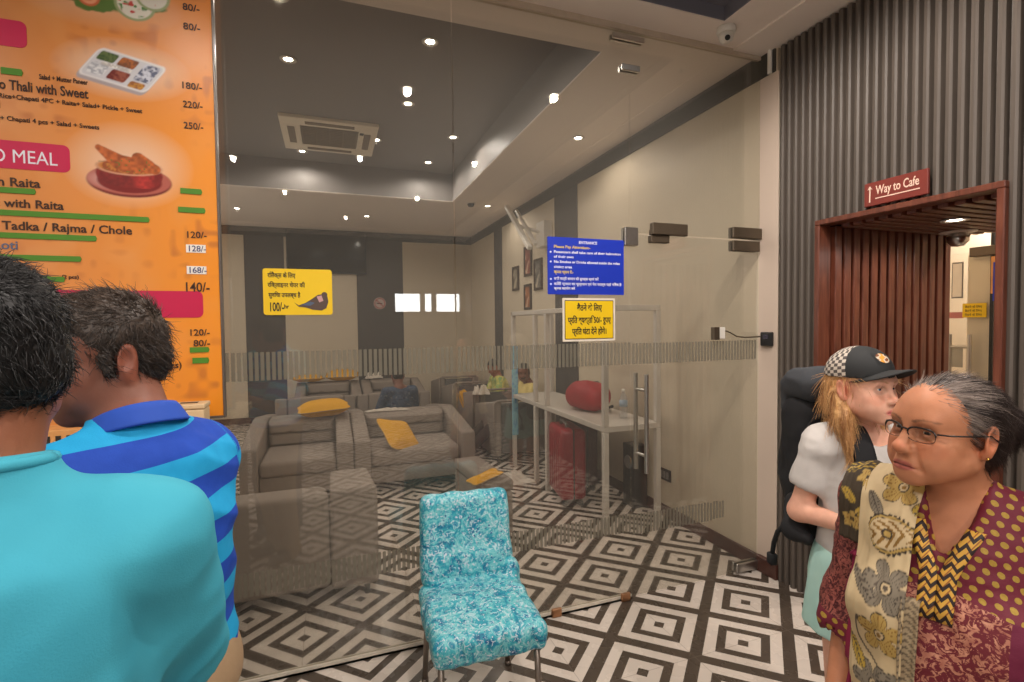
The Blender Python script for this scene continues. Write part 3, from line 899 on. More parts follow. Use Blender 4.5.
# ------------------------------------------------------------------ on the lounge walls
t = thing('television', 'wide black television on the charcoal back wall', 'television', (0.01, YB - 0.011, 2.98))
bm = bmesh.new(); bx(bm, (-0.67, -0.06, -0.40), (0.67, -0.02, 0.36), 0.008, 2); fin('casing', bm, M_BLACK, t)
bm = bmesh.new(); bx(bm, (-0.65, -0.064, -0.375), (0.65, -0.0605, 0.345)); fin('screen', bm, plain('screen_glass', srgb(14, 13, 14), 0.12), t)
bm = bmesh.new(); bx(bm, (-0.2, -0.02, -0.15), (0.2, -0.0, 0.15)); fin('bracket', bm, M_DSTEEL, t)
def nosmoke():
    t = thing('no_smoking_sign', 'round pale no-smoking sign on the charcoal back wall', 'sign', (0.9, YB - 0.001, 2.06))
    bm = bmesh.new(); cyl(bm, (0, -0.006, 0), (0, 0, 0), 0.11, seg=32); fin('plate', bm, plain('pale_plate', srgb(196, 176, 170), 0.5), t)
    bm = bmesh.new(); pts = [(0.09 * math.cos(2 * PI * k / 32), -0.0085, 0.09 * math.sin(2 * PI * k / 32)) for k in range(33)]
    tube(bm, pts, 0.008, 6); tube(bm, [(-0.06, -0.0085, 0.06), (0.06, -0.0085, -0.06)], 0.008, 6); fin('ring_bar', bm, plain('sign_red', srgb(170, 70, 64), 0.5), t)
    bm = bmesh.new(); bx(bm, (-0.055, -0.008, -0.012), (0.045, -0.0062, 0.008)); fin('cigarette', bm, M_BLACK, t)
nosmoke()
for lab, y, z, h, w, c in (('dark framed picture on the beige wall, closest to the lounge corner', 7.08, 2.33, 0.36, 0.26, (150, 140, 120)), ('reddish framed picture, topmost of the wall group', 6.58, 2.53, 0.42, 0.28, (150, 84, 66)),
                           ('orange framed picture, lowest of the wall group', 6.60, 2.03, 0.36, 0.26, (176, 110, 70)), ('black and white framed picture beside the tilted bracket panel', 6.22, 2.31, 0.42, 0.27, (120, 116, 108))):
    t = thing('picture', lab, 'picture', (XR - 0.0005, y, z), 0, 'framed pictures on the beige wall')
    bm = bmesh.new()
    for a, b in (((-w / 2, -h / 2), (w / 2, -h / 2 + 0.035)), ((-w / 2, h / 2 - 0.035), (w / 2, h / 2)), ((-w / 2, -h / 2 + 0.035), (-w / 2 + 0.035, h / 2 - 0.035)), ((w / 2 - 0.035, -h / 2 + 0.035), (w / 2, h / 2 - 0.035))):
        bx(bm, (-0.025, a[0], a[1]), (0, b[0], b[1]), 0.003, 1)
    fin('frame', bm, plain('dark_frame', srgb(52, 34, 24), 0.4), t)
    q = NT('abstract_print', 0.5); k = q.noise(q.obj(), 9, 4)
    cc = srgb(*c)
    q.color(q.ramp(k, [(0.35, tuple(v * 0.45 for v in cc[:3]) + (1,)), (0.55, cc), (0.75, srgb(206, 190, 166))]))
    bm = bmesh.new(); bx(bm, (-0.012, -w / 2 + 0.035, -h / 2 + 0.035), (-0.002, w / 2 - 0.035, h / 2 - 0.035)); fin('print', bm, q.m, t)
t = thing('wall_bracket_panel', 'white tilted bracket panel high on the beige wall', 'bracket', (XR, 6.0, 2.9))
rm = Matrix.Rotation(R(40), 3, 'X')
bm = bmesh.new(); bx(bm, (-0.42, -0.55, -0.025), (-0.36, 0.5, 0.03), 0.01, 2, rot=rm, piv=(-0.39, 0, 0)); bx(bm, (-0.30, -0.45, -0.02), (-0.26, 0.4, 0.02), 0.008, 2, rot=rm, piv=(-0.28, 0, 0)); fin('panel', bm, M_WHITEPL, t)
bm = bmesh.new(); cyl(bm, (-0.39, 0, 0), (0, -0.1, -0.12), 0.022, seg=12); bx(bm, (-0.12, -0.22, -0.28), (-0.0, 0.02, 0.04), 0.01, 2); fin('arm', bm, M_WHITEPL, t)
t = thing('wall_socket', 'black socket plate low on the beige wall behind the door', 'socket', (XR - 0.0005, 3.53, 0.36))
bm = bmesh.new(); bx(bm, (-0.012, -0.075, -0.05), (0, 0.075, 0.05), 0.004, 2); fin('plate', bm, M_BLACK, t)
bm = bmesh.new()
for yy in (-0.04, 0.0, 0.04):
    bx(bm, (-0.016, yy - 0.015, -0.03), (-0.0121, yy + 0.015, 0.03), 0.002, 1)
fin('rocker', bm, M_GREYPL, t)
# access control at the door
t = thing('card_reader', 'black access reader on the white pillar', 'card reader', (XR - 0.0045, 2.475, 1.535))
bm = bmesh.new(); bx(bm, (-0.022, -0.045, -0.045), (0, 0.045, 0.045), 0.006, 2); fin('housing', bm, M_BLACK, t)
bm = bmesh.new(); bx(bm, (-0.0245, -0.02, 0.0), (-0.0222, 0.02, 0.03), 0.002, 1); fin('window', bm, plain('reader_window', srgb(48, 44, 60), 0.2), t)
t = thing('door_sensor', 'small brown and white sensor box stuck on the glass door', 'sensor', (2.30, YG - 0.0075, 1.575))
bm = bmesh.new(); bx(bm, (-0.045, -0.03, -0.038), (0.002, 0, 0.042), 0.003, 1); fin('lock_body', bm, M_DSTEEL, t)
bm = bmesh.new(); bx(bm, (0.003, -0.024, -0.034), (0.05, 0, 0.04), 0.003, 1); fin('junction_box', bm, M_WHITEPL, t)
bm = bmesh.new(); tube(bm, [(0.05, -0.012, 0.02), (0.10, -0.012, 0.005), (0.15, -0.012, -0.02), (0.22, -0.012, -0.028), (0.31, -0.014, -0.026), (0.335, -0.03, -0.024)], 0.0045, 8); fin('cable', bm, M_DSTEEL, t, True)

# ================================================================== SIGNS ON THE GLASS
M_SYEL = plain('yellow_sign_vinyl', srgb(232, 192, 12), 0.5, var=0.02)
M_SBLUE = plain('blue_sign_vinyl', srgb(24, 52, 178), 0.4, var=0.02)
M_INK = plain('black_ink', srgb(34, 28, 22), 0.6)
M_INKW = plain('white_ink', srgb(226, 226, 236), 0.6)
M_INKY = plain('yellow_ink', srgb(226, 196, 84), 0.6)
def rrect(bm, x0, x1, z0, z1, y0, y1, r=0.012, n=5, mi=0):
    poly = []
    for cx, cz, a in ((x1 - r, z1 - r, 0), (x0 + r, z1 - r, 90), (x0 + r, z0 + r, 180), (x1 - r, z0 + r, 270)):
        for k in range(n + 1):
            q = R(a + 90 * k / n)
            poly.append((cx + r * math.cos(q), cz + r * math.sin(q)))
    prism(bm, poly, 'y', y0, y1, mi)
YS = YG - 0.0068
t = thing('yellow_sign', 'yellow Hindi sign with a drawn recliner chair and 100/- on the glass', 'sign', (-0.128, YS, 1.81))
bm = bmesh.new(); rrect(bm, -0.148, 0.148, -0.106, 0.106, -0.004, 0.0); fin('panel', bm, M_SYEL, t)
for s, x, z, sz, w in (('रिलैक्स के िलए', -0.128, 0.066, 0.028, 0.118), ('रिक्लाइनर चेयर की', -0.128, 0.022, 0.028, 0.158), ('सुविधा उपलब्ध है', -0.126, -0.024, 0.028, 0.135), ('100/-', -0.126, -0.088, 0.056, 0.058), ('hr', -0.062, -0.076, 0.026, 0.02)):
    text('lettering', s, sz, M_INK, (x, -0.0042, z), t, width=w, bold=0.0006 * sz / 0.03)
bm = bmesh.new()
prism(bm, [(-0.02, -0.048), (0.0, -0.062), (0.03, -0.05), (0.06, -0.03), (0.085, -0.012), (0.108, -0.01), (0.126, -0.02), (0.13, -0.045), (0.12, -0.075), (0.1, -0.086), (0.06, -0.082), (0.03, -0.072), (0.0, -0.068)], 'y', -0.0052, -0.0041, 0)
prism(bm, [(0.01, -0.06), (0.05, -0.044), (0.07, -0.05), (0.05, -0.064)], 'y', -0.0058, -0.0053, 1)
prism(bm, [(0.078, -0.02), (0.1, -0.015), (0.108, -0.04), (0.09, -0.048)], 'y', -0.0058, -0.0053, 2)
cyl(bm, (0.113, -0.0041, -0.012), (0.113, -0.0056, -0.012), 0.013, seg=16)
fin('recliner_print', bm, [plain('print_brown', srgb(84, 66, 58), 0.6), plain('print_blue', srgb(80, 92, 116), 0.6), plain('print_pink', srgb(196, 150, 150), 0.6)], t)
t = thing('blue_sign', 'blue entrance notice with white bullet lines on the glass', 'sign', (1.38, YS, 1.97))
bm = bmesh.new(); rrect(bm, -0.242, 0.242, -0.158, 0.158, -0.005, 0.0, 0.004, 2); fin('panel', bm, M_SBLUE, t)
for s, x, py, sz, w, m in (('ENTRANCE', -0.05, 76, 0.022, 0.115, M_INKW), ('Please Pay Attention:-', -0.205, 106, 0.022, 0.225, M_INKY), ('Passengers shall take care of their belongings', -0.205, 136, 0.02, 0.425, M_INKW),
                           ('of their own', -0.205, 164, 0.02, 0.12, M_INKW), ('No Smokes or Drinks allowed inside the relax', -0.205, 194, 0.02, 0.42, M_INKW), ('sitting area', -0.205, 224, 0.02, 0.11, M_INKW),
                           ('कृपया ध्यान दें:-', -0.205, 256, 0.022, 0.12, M_INKY), ('सभी यात्री सामान की सुरक्षा स्वयं करें', -0.205, 294, 0.02, 0.28, M_INKW), ('किसी प्रकार का धूम्रपान एवं पेय पदार्थ यहां निषेध है', -0.205, 325, 0.02, 0.43, M_INKW), ('कृपया सहयोग करें', -0.205, 351, 0.018, 0.13, M_INKW)):
    text('lettering', s, sz, m, (x, -0.0052, 0.158 - (py - 42) / 338 * 0.316), t, width=w, bold=0.0004)
bm = bmesh.new()
for py in (131, 188, 290, 320):
    cyl(bm, (-0.224, -0.0062, 0.158 - (py - 42) / 338 * 0.316), (-0.224, -0.0051, 0.158 - (py - 42) / 338 * 0.316), 0.0055, seg=10)
fin('bullets', bm, M_INKW, t)
t = thing('yellow_sign', 'square yellow Hindi price notice with a white border under the blue sign', 'sign', (1.395, YS, 1.67))
bm = bmesh.new(); rrect(bm, -0.168, 0.168, -0.122, 0.122, -0.004, 0.0, 0.004, 2, 0); fin('border', bm, plain('sign_white', srgb(226, 214, 196), 0.5), t)
bm = bmesh.new(); rrect(bm, -0.156, 0.156, -0.11, 0.11, -0.0048, -0.0041, 0.004, 2, 0); fin('outline', bm, M_INK, t)
bm = bmesh.new(); rrect(bm, -0.152, 0.152, -0.106, 0.106, -0.0056, -0.0049, 0.004, 2, 0); fin('panel', bm, M_SYEL, t)
for s, z, w in (('बैठने के िलए', 0.052, 0.16), ('प्रित व्यक्ति 50/- रूपए', -0.018, 0.275), ('प्रित घंटा देने होंगे।', -0.082, 0.22)):
    text('lettering', s, 0.046, M_INK, (0, -0.0058, z), t, width=w, align='CENTER', bold=0.0012)

# way to cafe
t = thing('direction_sign', 'red-brown Way to Cafe sign above the timber passage', 'sign', (XR - 0.016, 1.70, 2.295))
bm = bmesh.new(); bx(bm, (-0.016, -0.148, -0.062), (0.0, 0.148, 0.058), 0.003, 1); fin('plate', bm, plain('sign_maroon', srgb(120, 44, 34), 0.45), t)
M_INKC = plain('cream_ink', srgb(238, 206, 186), 0.5)
text('lettering', 'Way to Cafe', 0.062, M_INKC, (-0.0164, 0.088, -0.008), t, rot=(PI / 2, 0, -PI / 2), width=0.2, bold=0.0006)
bm = bmesh.new()
bx(bm, (-0.0175, -0.115, -0.03), (-0.0162, 0.09, -0.025)); bx(bm, (-0.0175, 0.115, -0.042), (-0.0162, 0.121, 0.028))
prism(bm, [(0.118, 0.04), (0.106, 0.022), (0.118, 0.027), (0.13, 0.022)], 'x', -0.0175, -0.0162)
fin('arrow', bm, M_INKC, t)

# ------------------------------------------------------------------ cafe side, seen through the passage
DXC = 4.3
t = tag(fin('door_2', (lambda bm: (bx(bm, (DXC - 0.006, 2.15, 0.01), (DXC + 0.006, 3.2, 2.12), 0.002, 1), bm)[1])(bmesh.new()), M_GLASS2), kind='structure')
bm = bmesh.new()
for y in (2.23, 2.35):
    cyl(bm, (DXC - 0.05, y, 0.75), (DXC - 0.05, y, 1.54), 0.013, seg=14)
cyl(bm, (DXC - 0.05, 2.23, 1.45), (DXC - 0.05, 2.35, 1.45), 0.010, seg=12); cyl(bm, (DXC - 0.05, 2.23, 0.85), (DXC - 0.05, 2.35, 0.85), 0.010, seg=12)
fin('door_handle', bm, M_STEEL, t, autos=True)
bm = bmesh.new(); bx(bm, (DXC - 0.045, 2.09, 2.085), (DXC + 0.03, 2.245, 2.15), 0.004, 1); fin('door_closer', bm, M_DSTEEL, t)
bm = bmesh.new(); bx(bm, (DXC - 0.0095, 2.29, 1.30), (DXC - 0.0065, 3.15, 1.45)); fin('frosted_strip', bm, M_FROST, t)
bm = bmesh.new(); bx(bm, (DXC - 0.0095, 2.29, 1.655), (DXC - 0.0065, 3.0, 1.70)); fin('red_strip', bm, plain('red_film', srgb(190, 120, 116), 0.5), t)
bm = bmesh.new(); bx(bm, (DXC + 0.02, 2.15, 0), (DXC + 0.10, 2.285, 2.11), 0.004, 1); tag(fin('trim_9', bm, M_CAFE), kind='structure')
bm = bmesh.new(); bx(bm, (DXC - 0.02, 2.115, 0), (DXC + 0.02, 2.135, 2.9), 0.003, 1); tag(fin('trim_10', bm, M_BLACK), kind='structure')
t = thing('yellow_sign', 'small yellow notice on the glass door beyond the passage', 'sign', (DXC - 0.008, 2.225, 1.71))
bm = bmesh.new(); bx(bm, (-0.004, -0.07, -0.05), (0, 0.07, 0.05)); fin('panel', bm, M_SYEL, t)
for z in (0.018, -0.01, -0.038):
    text('lettering', 'बैठने के िलए', 0.02, M_INK, (-0.0042, 0.055, z), t, rot=(PI / 2, 0, -PI / 2), width=0.10)
t = thing('poster', 'orange and blue poster hung beside the cafe door', 'poster', (DXC - 0.06, 2.06, 1.93))
bm = bmesh.new(); bx(bm, (-0.01, -0.05, -0.11), (0, 0.045, 0.14)); fin('orange_panel', bm, plain('poster_orange', srgb(216, 150, 84), 0.5, var=0.15), t)
bm = bmesh.new(); bx(bm, (-0.016, -0.11, -0.16), (-0.0105, 0.03, 0.10)); fin('blue_panel', bm, M_SBLUE, t)
bm = bmesh.new(); cyl(bm, (0, 0, 0.14), (0, 0, 0.97), 0.005, seg=8); fin('hanger', bm, M_BLACK, t)
for yy in (2.45, 2.33):
    t = thing('picture', 'pale framed notice on the cafe glass, seen through the passage', 'picture', (DXC - 0.008, yy, 1.93), 0, 'pale notices beyond the passage')
    bm = bmesh.new(); bx(bm, (-0.004, -0.035, -0.13), (0, 0.035, 0.13)); fin('frame', bm, M_GREYPL, t)
    bm = bmesh.new(); bx(bm, (-0.006, -0.028, -0.12), (-0.0041, 0.028, 0.12)); fin('sheet', bm, M_WHITEPL, t)
# ================================================================== MENU BOARD AND COUNTER
def vcol_mat(name, rough=0.5, spec=0.4, bump=None, sss=0.0, sheen=0.0):
    t = NT(name, rough, spec=spec)
    a = t.n('ShaderNodeAttribute', attribute_name='Col')
    t.color(a)
    if bump:
        o = t.obj()
        t.bump(t.noise(t.mapping(o, bump[1]), bump[0], 4), bump[2], bump[3])
    if sss:
        t.b.inputs['Subsurface Weight'].default_value = sss
        t.b.inputs['Subsurface Radius'].default_value = (0.012, 0.005, 0.003)
        t.b.inputs['Subsurface Scale'].default_value = 0.6
    return t.m
def C3(r, g, b):
    return np.array(srgb(r, g, b)[:3])
BX0, BX1, BZ0, BZ1, BY = -1.95, -0.43, 1.275, 3.22, 2.43
board = thing('menu_board', 'tall orange menu board with prices and food pictures beside the glass', 'menu board', (0, 0, 0))
M_ORANGE = plain('orange_print', srgb(222, 140, 56), 0.4, var=0.05)
bm = bmesh.new(); bx(bm, (BX0, BY + 0.002, BZ0), (BX1, BY + 0.028, BZ1), 0.002, 1); fin('panel', bm, M_ORANGE, board)
bm = bmesh.new(); bx(bm, (BX1 + 0.0005, BY - 0.004, BZ0 - 0.01), (BX1 + 0.009, BY + 0.03, BZ1), 0.002, 1); bx(bm, (BX0, BY - 0.004, BZ0 - 0.01), (BX1, BY + 0.03, BZ0 - 0.001), 0.002, 1); fin('edge_trim', bm, plain('edge_aluminium', srgb(120, 112, 106), 0.35, metal=0.6), board)
for x in (-1.6, -0.75):
    bm = bmesh.new(); bx(bm, (x - 0.025, BY + 0.03, 0), (x + 0.025, BY + 0.07, BZ1 - 0.1), 0.004, 1); fin('post', bm, M_DSTEEL, board)

def paint(u, v):
    X = -1.2 + u * (BX1 + 1.2); Z = BZ0 + v * (BZ1 - BZ0)
    P3 = np.stack([X, Z, 0 * X], 1)
    k = np.clip((X + 1.15) / 0.7, 0, 1)[:, None]
    lo, hi = C3(212, 138, 76), C3(236, 146, 40)
    zt = np.clip((Z - 2.35) / 0.8, 0, 1)[:, None]
    base = lo * (1 - k) + hi * k
    base = base * (1 - zt * 0.5) + (C3(196, 124, 76) * (1 - k) + C3(206, 116, 52) * k) * zt * 0.5
    n = vnoise(P3, 7, 3) * 0.6 + vnoise(P3, 16, 5) * 0.4
    base = base + (np.clip(n, 0, 1)[:, None] * 0.55) * (C3(226, 166, 104) - base) * (1 - 0.7 * k)
    m = np.clip(np.abs(vnoise(P3, 22, 9)) * 2.5 - 1.2, 0, 1)[:, None] * np.clip(vnoise(P3, 4, 21) * 2, 0, 1)[:, None] * 0.6
    c = base + m * (C3(180, 100, 50) - base)
    def blend(mask, col):
        nonlocal c
        mask = np.clip(mask, 0, 1)[:, None]
        c = c * (1 - mask) + col * mask
    def soft(d, w):
        return np.clip(0.5 - d / w, 0, 1)
    # halos
    for cx, cz, rx, rz, a in ((-0.742, 2.675, 0.19, 0.10, 0.75), (-0.733, 2.30, 0.18, 0.14, 0.7), (-0.80, 2.93, 0.22, 0.09, 0.35)):
        d = np.sqrt(((X - cx) / rx) ** 2 + ((Z - cz) / rz) ** 2)
        blend(a * np.clip(1.25 - d, 0, 1) ** 0.8, C3(232, 208, 184))
    # thali tray: a sheared rounded rectangle with six wells
    tx, tz = X + 0.742, Z - 2.672
    a = (tx * 0.98 - tz * 0.62); b = (tz * 1.75 + tx * -0.10 + 0.0)
    a = tx + tz * 0.75; b = tz - tx * 0.28 - 0.0
    a = tx * 0.96 - tz * -0.9; b = tz * 1.25 + tx * 0.22
    a = (tx * 1.05 - tz * 0.75); b = (tz * 0.80 + tx * 0.17)
    def rb(aa, bb, ca, cb, ha, hb, r):
        qa = np.maximum(np.abs(aa - ca) - ha + r, 0); qb = np.maximum(np.abs(bb - cb) - hb + r, 0)
        return np.hypot(qa, qb) - r
    blend(soft(rb(a, b + 0.012, 0, 0, 0.135, 0.052, 0.02), 0.006), C3(168, 158, 160))
    blend(soft(rb(a, b, 0, 0, 0.135, 0.052, 0.02), 0.006), C3(226, 222, 222))
    blend(soft(rb(a, b, 0, 0, 0.128, 0.047, 0.018), 0.005), C3(206, 204, 208))
    nn = vnoise(P3, 160, 4) * 0.5 + vnoise(P3, 70, 8) * 0.5
    for ca, cb, ha, hb, c1, c2 in ((-0.085, 0.027, 0.034, 0.016, (60, 84, 40), (96, 110, 60)), (-0.005, 0.027, 0.034, 0.016, (176, 96, 30), (120, 70, 36)), (0.085, 0.012, 0.032, 0.031, (206, 208, 220), (90, 96, 120)),
                                   (-0.085, -0.018, 0.034, 0.02, (222, 222, 224), (170, 172, 180)), (0.0, -0.022, 0.036, 0.018, (110, 34, 24), (150, 80, 60)), (0.083, -0.035, 0.03, 0.011, (196, 140, 50), (150, 90, 40)), (-0.03, 0.004, 0.06, 0.006, (236, 232, 226), (190, 184, 180))):
        t_ = np.clip(nn * 1.6 + 0.5, 0, 1)[:, None]
        blend(soft(rb(a, b, ca, cb, ha, hb, 0.008), 0.004), C3(*c1) * t_ + C3(*c2) * (1 - t_))
    # chicken in a copper bowl on a plate
    px, pz = X + 0.733, Z - 2.262
    e = lambda cx, cz, rx, rz: (np.sqrt(((px - cx) / rx) ** 2 + ((pz - cz) / rz) ** 2) - 1) * min(rx, rz)
    blend(soft(e(0, -0.026, 0.142, 0.062), 0.004), C3(112, 36, 30))
    blend(soft(e(0, -0.02, 0.14, 0.058), 0.004), C3(176, 92, 78))
    blend(soft(e(-0.05, -0.022, 0.07, 0.03), 0.03) * 0.6, C3(222, 190, 180))
    blend(soft(e(0, -0.026, 0.108, 0.045), 0.004), C3(120, 26, 22))
    body = np.maximum(np.maximum(np.abs(px) - (0.112 - np.clip(-pz, 0, 1) * 0.25), pz - 0.03), -pz - 0.05)
    cc = C3(150, 40, 34)[None] * (0.65 + 0.8 * np.exp(-((px - 0.045) / 0.03) ** 2)[:, None]) * (1 + 0.25 * vnoise(P3, 110, 6)[:, None])
    blend(soft(np.maximum(body, e(0, 0.0, 0.112, 0.062)), 0.004), cc)
    blend(soft(e(0, 0.03, 0.112, 0.032), 0.004), C3(206, 150, 120))
    t_ = np.clip(nn * 2 + 0.5, 0, 1)[:, None]
    blend(soft(e(0, 0.031, 0.103, 0.027), 0.004), C3(150, 74, 30) * t_ + C3(190, 120, 50) * (1 - t_))
    for x0, z0, x1, z1, r0, r1 in ((-0.10, 0.10, -0.035, 0.05, 0.011, 0.03), (-0.035, 0.05, 0.02, 0.04, 0.028, 0.03), (0.03, 0.07, 0.06, 0.04, 0.022, 0.028), (0.06, 0.045, 0.085, 0.03, 0.02, 0.02)):
        dx, dz = x1 - x0, z1 - z0
        h = np.clip(((px - x0) * dx + (pz - z0) * dz) / (dx * dx + dz * dz), 0, 1)
        d = np.hypot(px - x0 - h * dx, pz - z0 - h * dz) - (r0 + (r1 - r0) * h)
        sh = np.clip(0.75 + vnoise(P3, 90, 11) * 0.35, 0.3, 1.3)[:, None]
        blend(soft(d, 0.004), C3(196, 100, 44) * sh)
    blend(np.clip(vnoise(P3, 120, 14) * 3 - 1.6, 0, 1) * soft(e(0, 0.035, 0.1, 0.03), 0.01), C3(70, 110, 40))
    # top plate: leaves, tomato rings, a white dish with red and green
    qx, qz = X + 0.80, Z - 2.92
    for cx, cz, rx, rz in ((-0.09, 0.03, 0.06, 0.035), (-0.03, -0.012, 0.06, 0.025), (0.02, 0.02, 0.07, 0.05), (0.16, 0.03, 0.05, 0.04)):
        d = (np.sqrt(((qx - cx) / rx) ** 2 + ((qz - cz) / rz) ** 2) - 1) * 0.03
        blend(soft(d + 0.006 * vnoise(P3, 60, 2), 0.006), C3(88, 116, 48))
    for cx, cz in ((-0.1, 0.04), (-0.045, 0.018), (-0.01, 0.055), (-0.06, 0.07)):
        d = np.hypot(qx - cx, qz - cz)
        blend(soft(d - 0.036, 0.005), C3(206, 100, 60)); blend(soft(d - 0.028, 0.005), C3(232, 160, 120)); blend(soft(d - 0.015, 0.005), C3(196, 90, 54))
    d = np.hypot((qx - 0.105), (qz - 0.02) * 1.05)
    blend(soft(d - 0.07, 0.005), C3(150, 160, 110)); blend(soft(d - 0.06, 0.005), C3(222, 216, 200))
    blend(soft(d - 0.055, 0.01) * np.clip(vnoise(P3, 75, 31) * 4 - 1.2, 0, 1), C3(196, 60, 50)); blend(soft(d - 0.055, 0.01) * np.clip(vnoise(P3, 85, 37) * 4 - 1.5, 0, 1), C3(80, 130, 60))
    d = np.hypot((qx - 0.165), (qz - 0.06) * 1.05)
    blend(soft(d - 0.06, 0.005), C3(150, 160, 110)); blend(soft(d - 0.05, 0.005), C3(216, 210, 196)); blend(soft(d - 0.045, 0.01) * np.clip(vnoise(P3, 75, 41) * 4 - 1.2, 0, 1), C3(196, 60, 50))
    return c
o = grid_mesh('printed_face', lambda u, v: np.stack([-1.2 + u * (BX1 + 1.2), 0 * u + BY, BZ0 + v * (BZ1 - BZ0)], 1), 240, 600, vcol_mat('menu_print', 0.32, 0.45), board, True, paint)
YT = BY - 0.0005
M_MAG = plain('magenta_print', srgb(196, 22, 74), 0.4, var=0.02)
M_TXT = plain('dark_brown_print', srgb(62, 36, 20), 0.5)
M_TXTB = plain('slate_blue_print', srgb(96, 104, 130), 0.5)
M_GRN = plain('green_marker', srgb(76, 132, 32), 0.5, var=0.05)
def banner(x0, x1, z0, z1):
    bm = bmesh.new(); rrect(bm, x0, x1, z0, z1, YT - 0.0015, YT, 0.022, 5); fin('banner', bm, M_MAG, board)
banner(-1.5, -1.04, 2.704, 2.802); banner(-1.5, -0.924, 2.253, 2.357); banner(-1.5, -0.492, 1.692, 1.802)
def bt(s, x, z, size, w=None, m=None, al='LEFT', bold=0.0):
    return text('lettering', s, size, m or M_TXT, (x, YT - 0.0016, z), board, width=w, align=al, bold=bold)
bt('COMBO MEAL', -0.962, 2.276, 0.070, 0.36, M_INKW, 'RIGHT')
bt('N', -1.118, 2.728, 0.062, None, M_INKW, 'RIGHT', 0.001)
bt('NIGHT HUT', -0.83, 1.722, 0.07, None, M_INKW, 'RIGHT', 0.001)
for s, z in (('80/-', 2.95), ('80/-', 2.872), ('180/-', 2.632), ('220/-', 2.556), ('250/-', 2.47), ('120/-', 2.023), ('120/-', 1.617), ('80/-', 1.572)):
    bt(s, -0.47, z, 0.038, 0.07 if len(s) > 4 else 0.06, None, 'RIGHT', 0.0004)
bt('140/-', -0.465, 1.80, 0.056, 0.085, None, 'RIGHT', 0.0005)
bt('Jumbo Thali with Sweet', -0.858, 2.545, 0.052, 0.345, None, 'RIGHT', 0.0008)
bt('Salad + Mutter Paneer', -0.858, 2.598, 0.026, 0.15, None, 'RIGHT', 0.0003)
bt('+Rice+Chapati 4PC + Raita+ Salad+ Pickle + Sweet', -0.683, 2.512, 0.024, 0.46, None, 'RIGHT', 0.0003)
bt('Thali', -1.125, 2.474, 0.045, None, None, 'RIGHT', 0.0006)
bt('Rice+ Chapati 4 pcs + Salad + Sweets', -0.826, 2.43, 0.024, 0.34, None, 'RIGHT', 0.0003)
bt('Rajma with Raita', -1.018, 2.188, 0.046, None, None, 'RIGHT', 0.0007)
bt('Biryani with Raita', -0.949, 2.110, 0.044, None, None, 'RIGHT', 0.0007)
bt('Jeera Rice with Dal Tadka / Rajma / Chole', -0.731, 2.026, 0.045, None, None, 'RIGHT', 0.0007)
bt('2 Roti', -1.092, 1.952, 0.046, None, M_TXTB, 'RIGHT', 0.0006)
bt('4 Roti', -1.08, 1.862, 0.046, None, M_TXTB, 'RIGHT', 0.0006)
bt('Paratha', -0.985, 1.806, 0.044, None, None, 'RIGHT', 0.0006)
bt('(6 pcs)', -0.575, 1.484, 0.036, None, None, 'RIGHT', 0.0004)
bt('(2 pcs)', -0.91, 1.846, 0.02, None, None, 'RIGHT', 0.0003)
def strip(x0, x1, z, h, m=None, tilt=0.0):
    bm = bmesh.new()
    prism(bm, [(x0, z - h / 2), (x1, z - h / 2 + tilt), (x1 + 0.004, z + tilt), (x1, z + h / 2 + tilt), (x0, z + h / 2)], 'y', YT - 0.0032, YT - 0.0001)
    fin('marker_strip', bm, m or M_GRN, board)
for x0, x1, z in ((-1.45, -1.036, 2.172), (-1.45, -0.675, 2.088), (-1.45, -0.852, 2.004), (-1.45, -0.904, 1.922), (-1.1, -0.958, 1.842)):
    strip(x0, x1, z, 0.021)
for x0, x1, z, h in ((-0.56, -0.486, 2.214, 0.022), (-0.57, -0.476, 2.137, 0.022), (-0.545, -0.478, 1.557, 0.022), (-0.537, -0.48, 1.512, 0.024), (-1.12, -1.06, 2.612, 0.024)):
    strip(x0, x1, z, h)
M_PATCH = plain('white_price_patch', srgb(236, 230, 222), 0.5)
for s, z in (('128/-', 1.978), ('168/-', 1.889)):
    bm = bmesh.new(); bx(bm, (-0.547, YT - 0.0022, z - 0.016), (-0.476, YT - 0.0001, z + 0.017)); fin('price_patch', bm, M_PATCH, board)
    text('lettering', s, 0.034, plain('blue_pen', srgb(60, 62, 110), 0.6), (-0.543, YT - 0.0024, z - 0.011), board, width=0.062, bold=0.0003)

# counter the two men stand at
t = thing('service_counter', 'beige topped service counter under the menu board, mostly behind the men', 'counter', (0, 0, 0))
bm = bmesh.new(); bx(bm, (-2.6, 1.58, 1.14), (-0.46, 2.36, 1.185), 0.006, 2); fin('countertop', bm, plain('beige_laminate', srgb(206, 178, 140), 0.35, var=0.05), t)
bm = bmesh.new(); bx(bm, (-2.57, 1.64, 0.08), (-0.49, 2.33, 1.14), 0.003, 1)
for k in range(5):
    bx(bm, (-2.55 + k * 0.41, 1.63, 0.14), (-2.17 + k * 0.41, 1.6399, 1.08), 0.004, 1)
fin('front_panel', bm, plain('grey_laminate', srgb(110, 104, 98), 0.45, var=0.05), t)
bm = bmesh.new(); bx(bm, (-2.54, 1.7, 0), (-0.52, 2.3, 0.08)); fin('plinth', bm, M_BLACK, t)
t = thing('napkin_box', 'small beige box on the counter end behind the striped shoulder', 'box', (-0.52, 2.28, 1.185))
bm = bmesh.new(); bx(bm, (-0.06, -0.05, 0), (0.06, 0.05, 0.15), 0.006, 2); bx(bm, (-0.063, -0.053, 0.151), (0.063, 0.053, 0.17), 0.005, 2); fin('box', bm, plain('beige_card', srgb(214, 186, 146), 0.6), t)
bm = bmesh.new(); bx(bm, (-0.03, -0.012, 0.171), (0.03, 0.012, 0.172)); fin('slot', bm, M_BLACK, t)
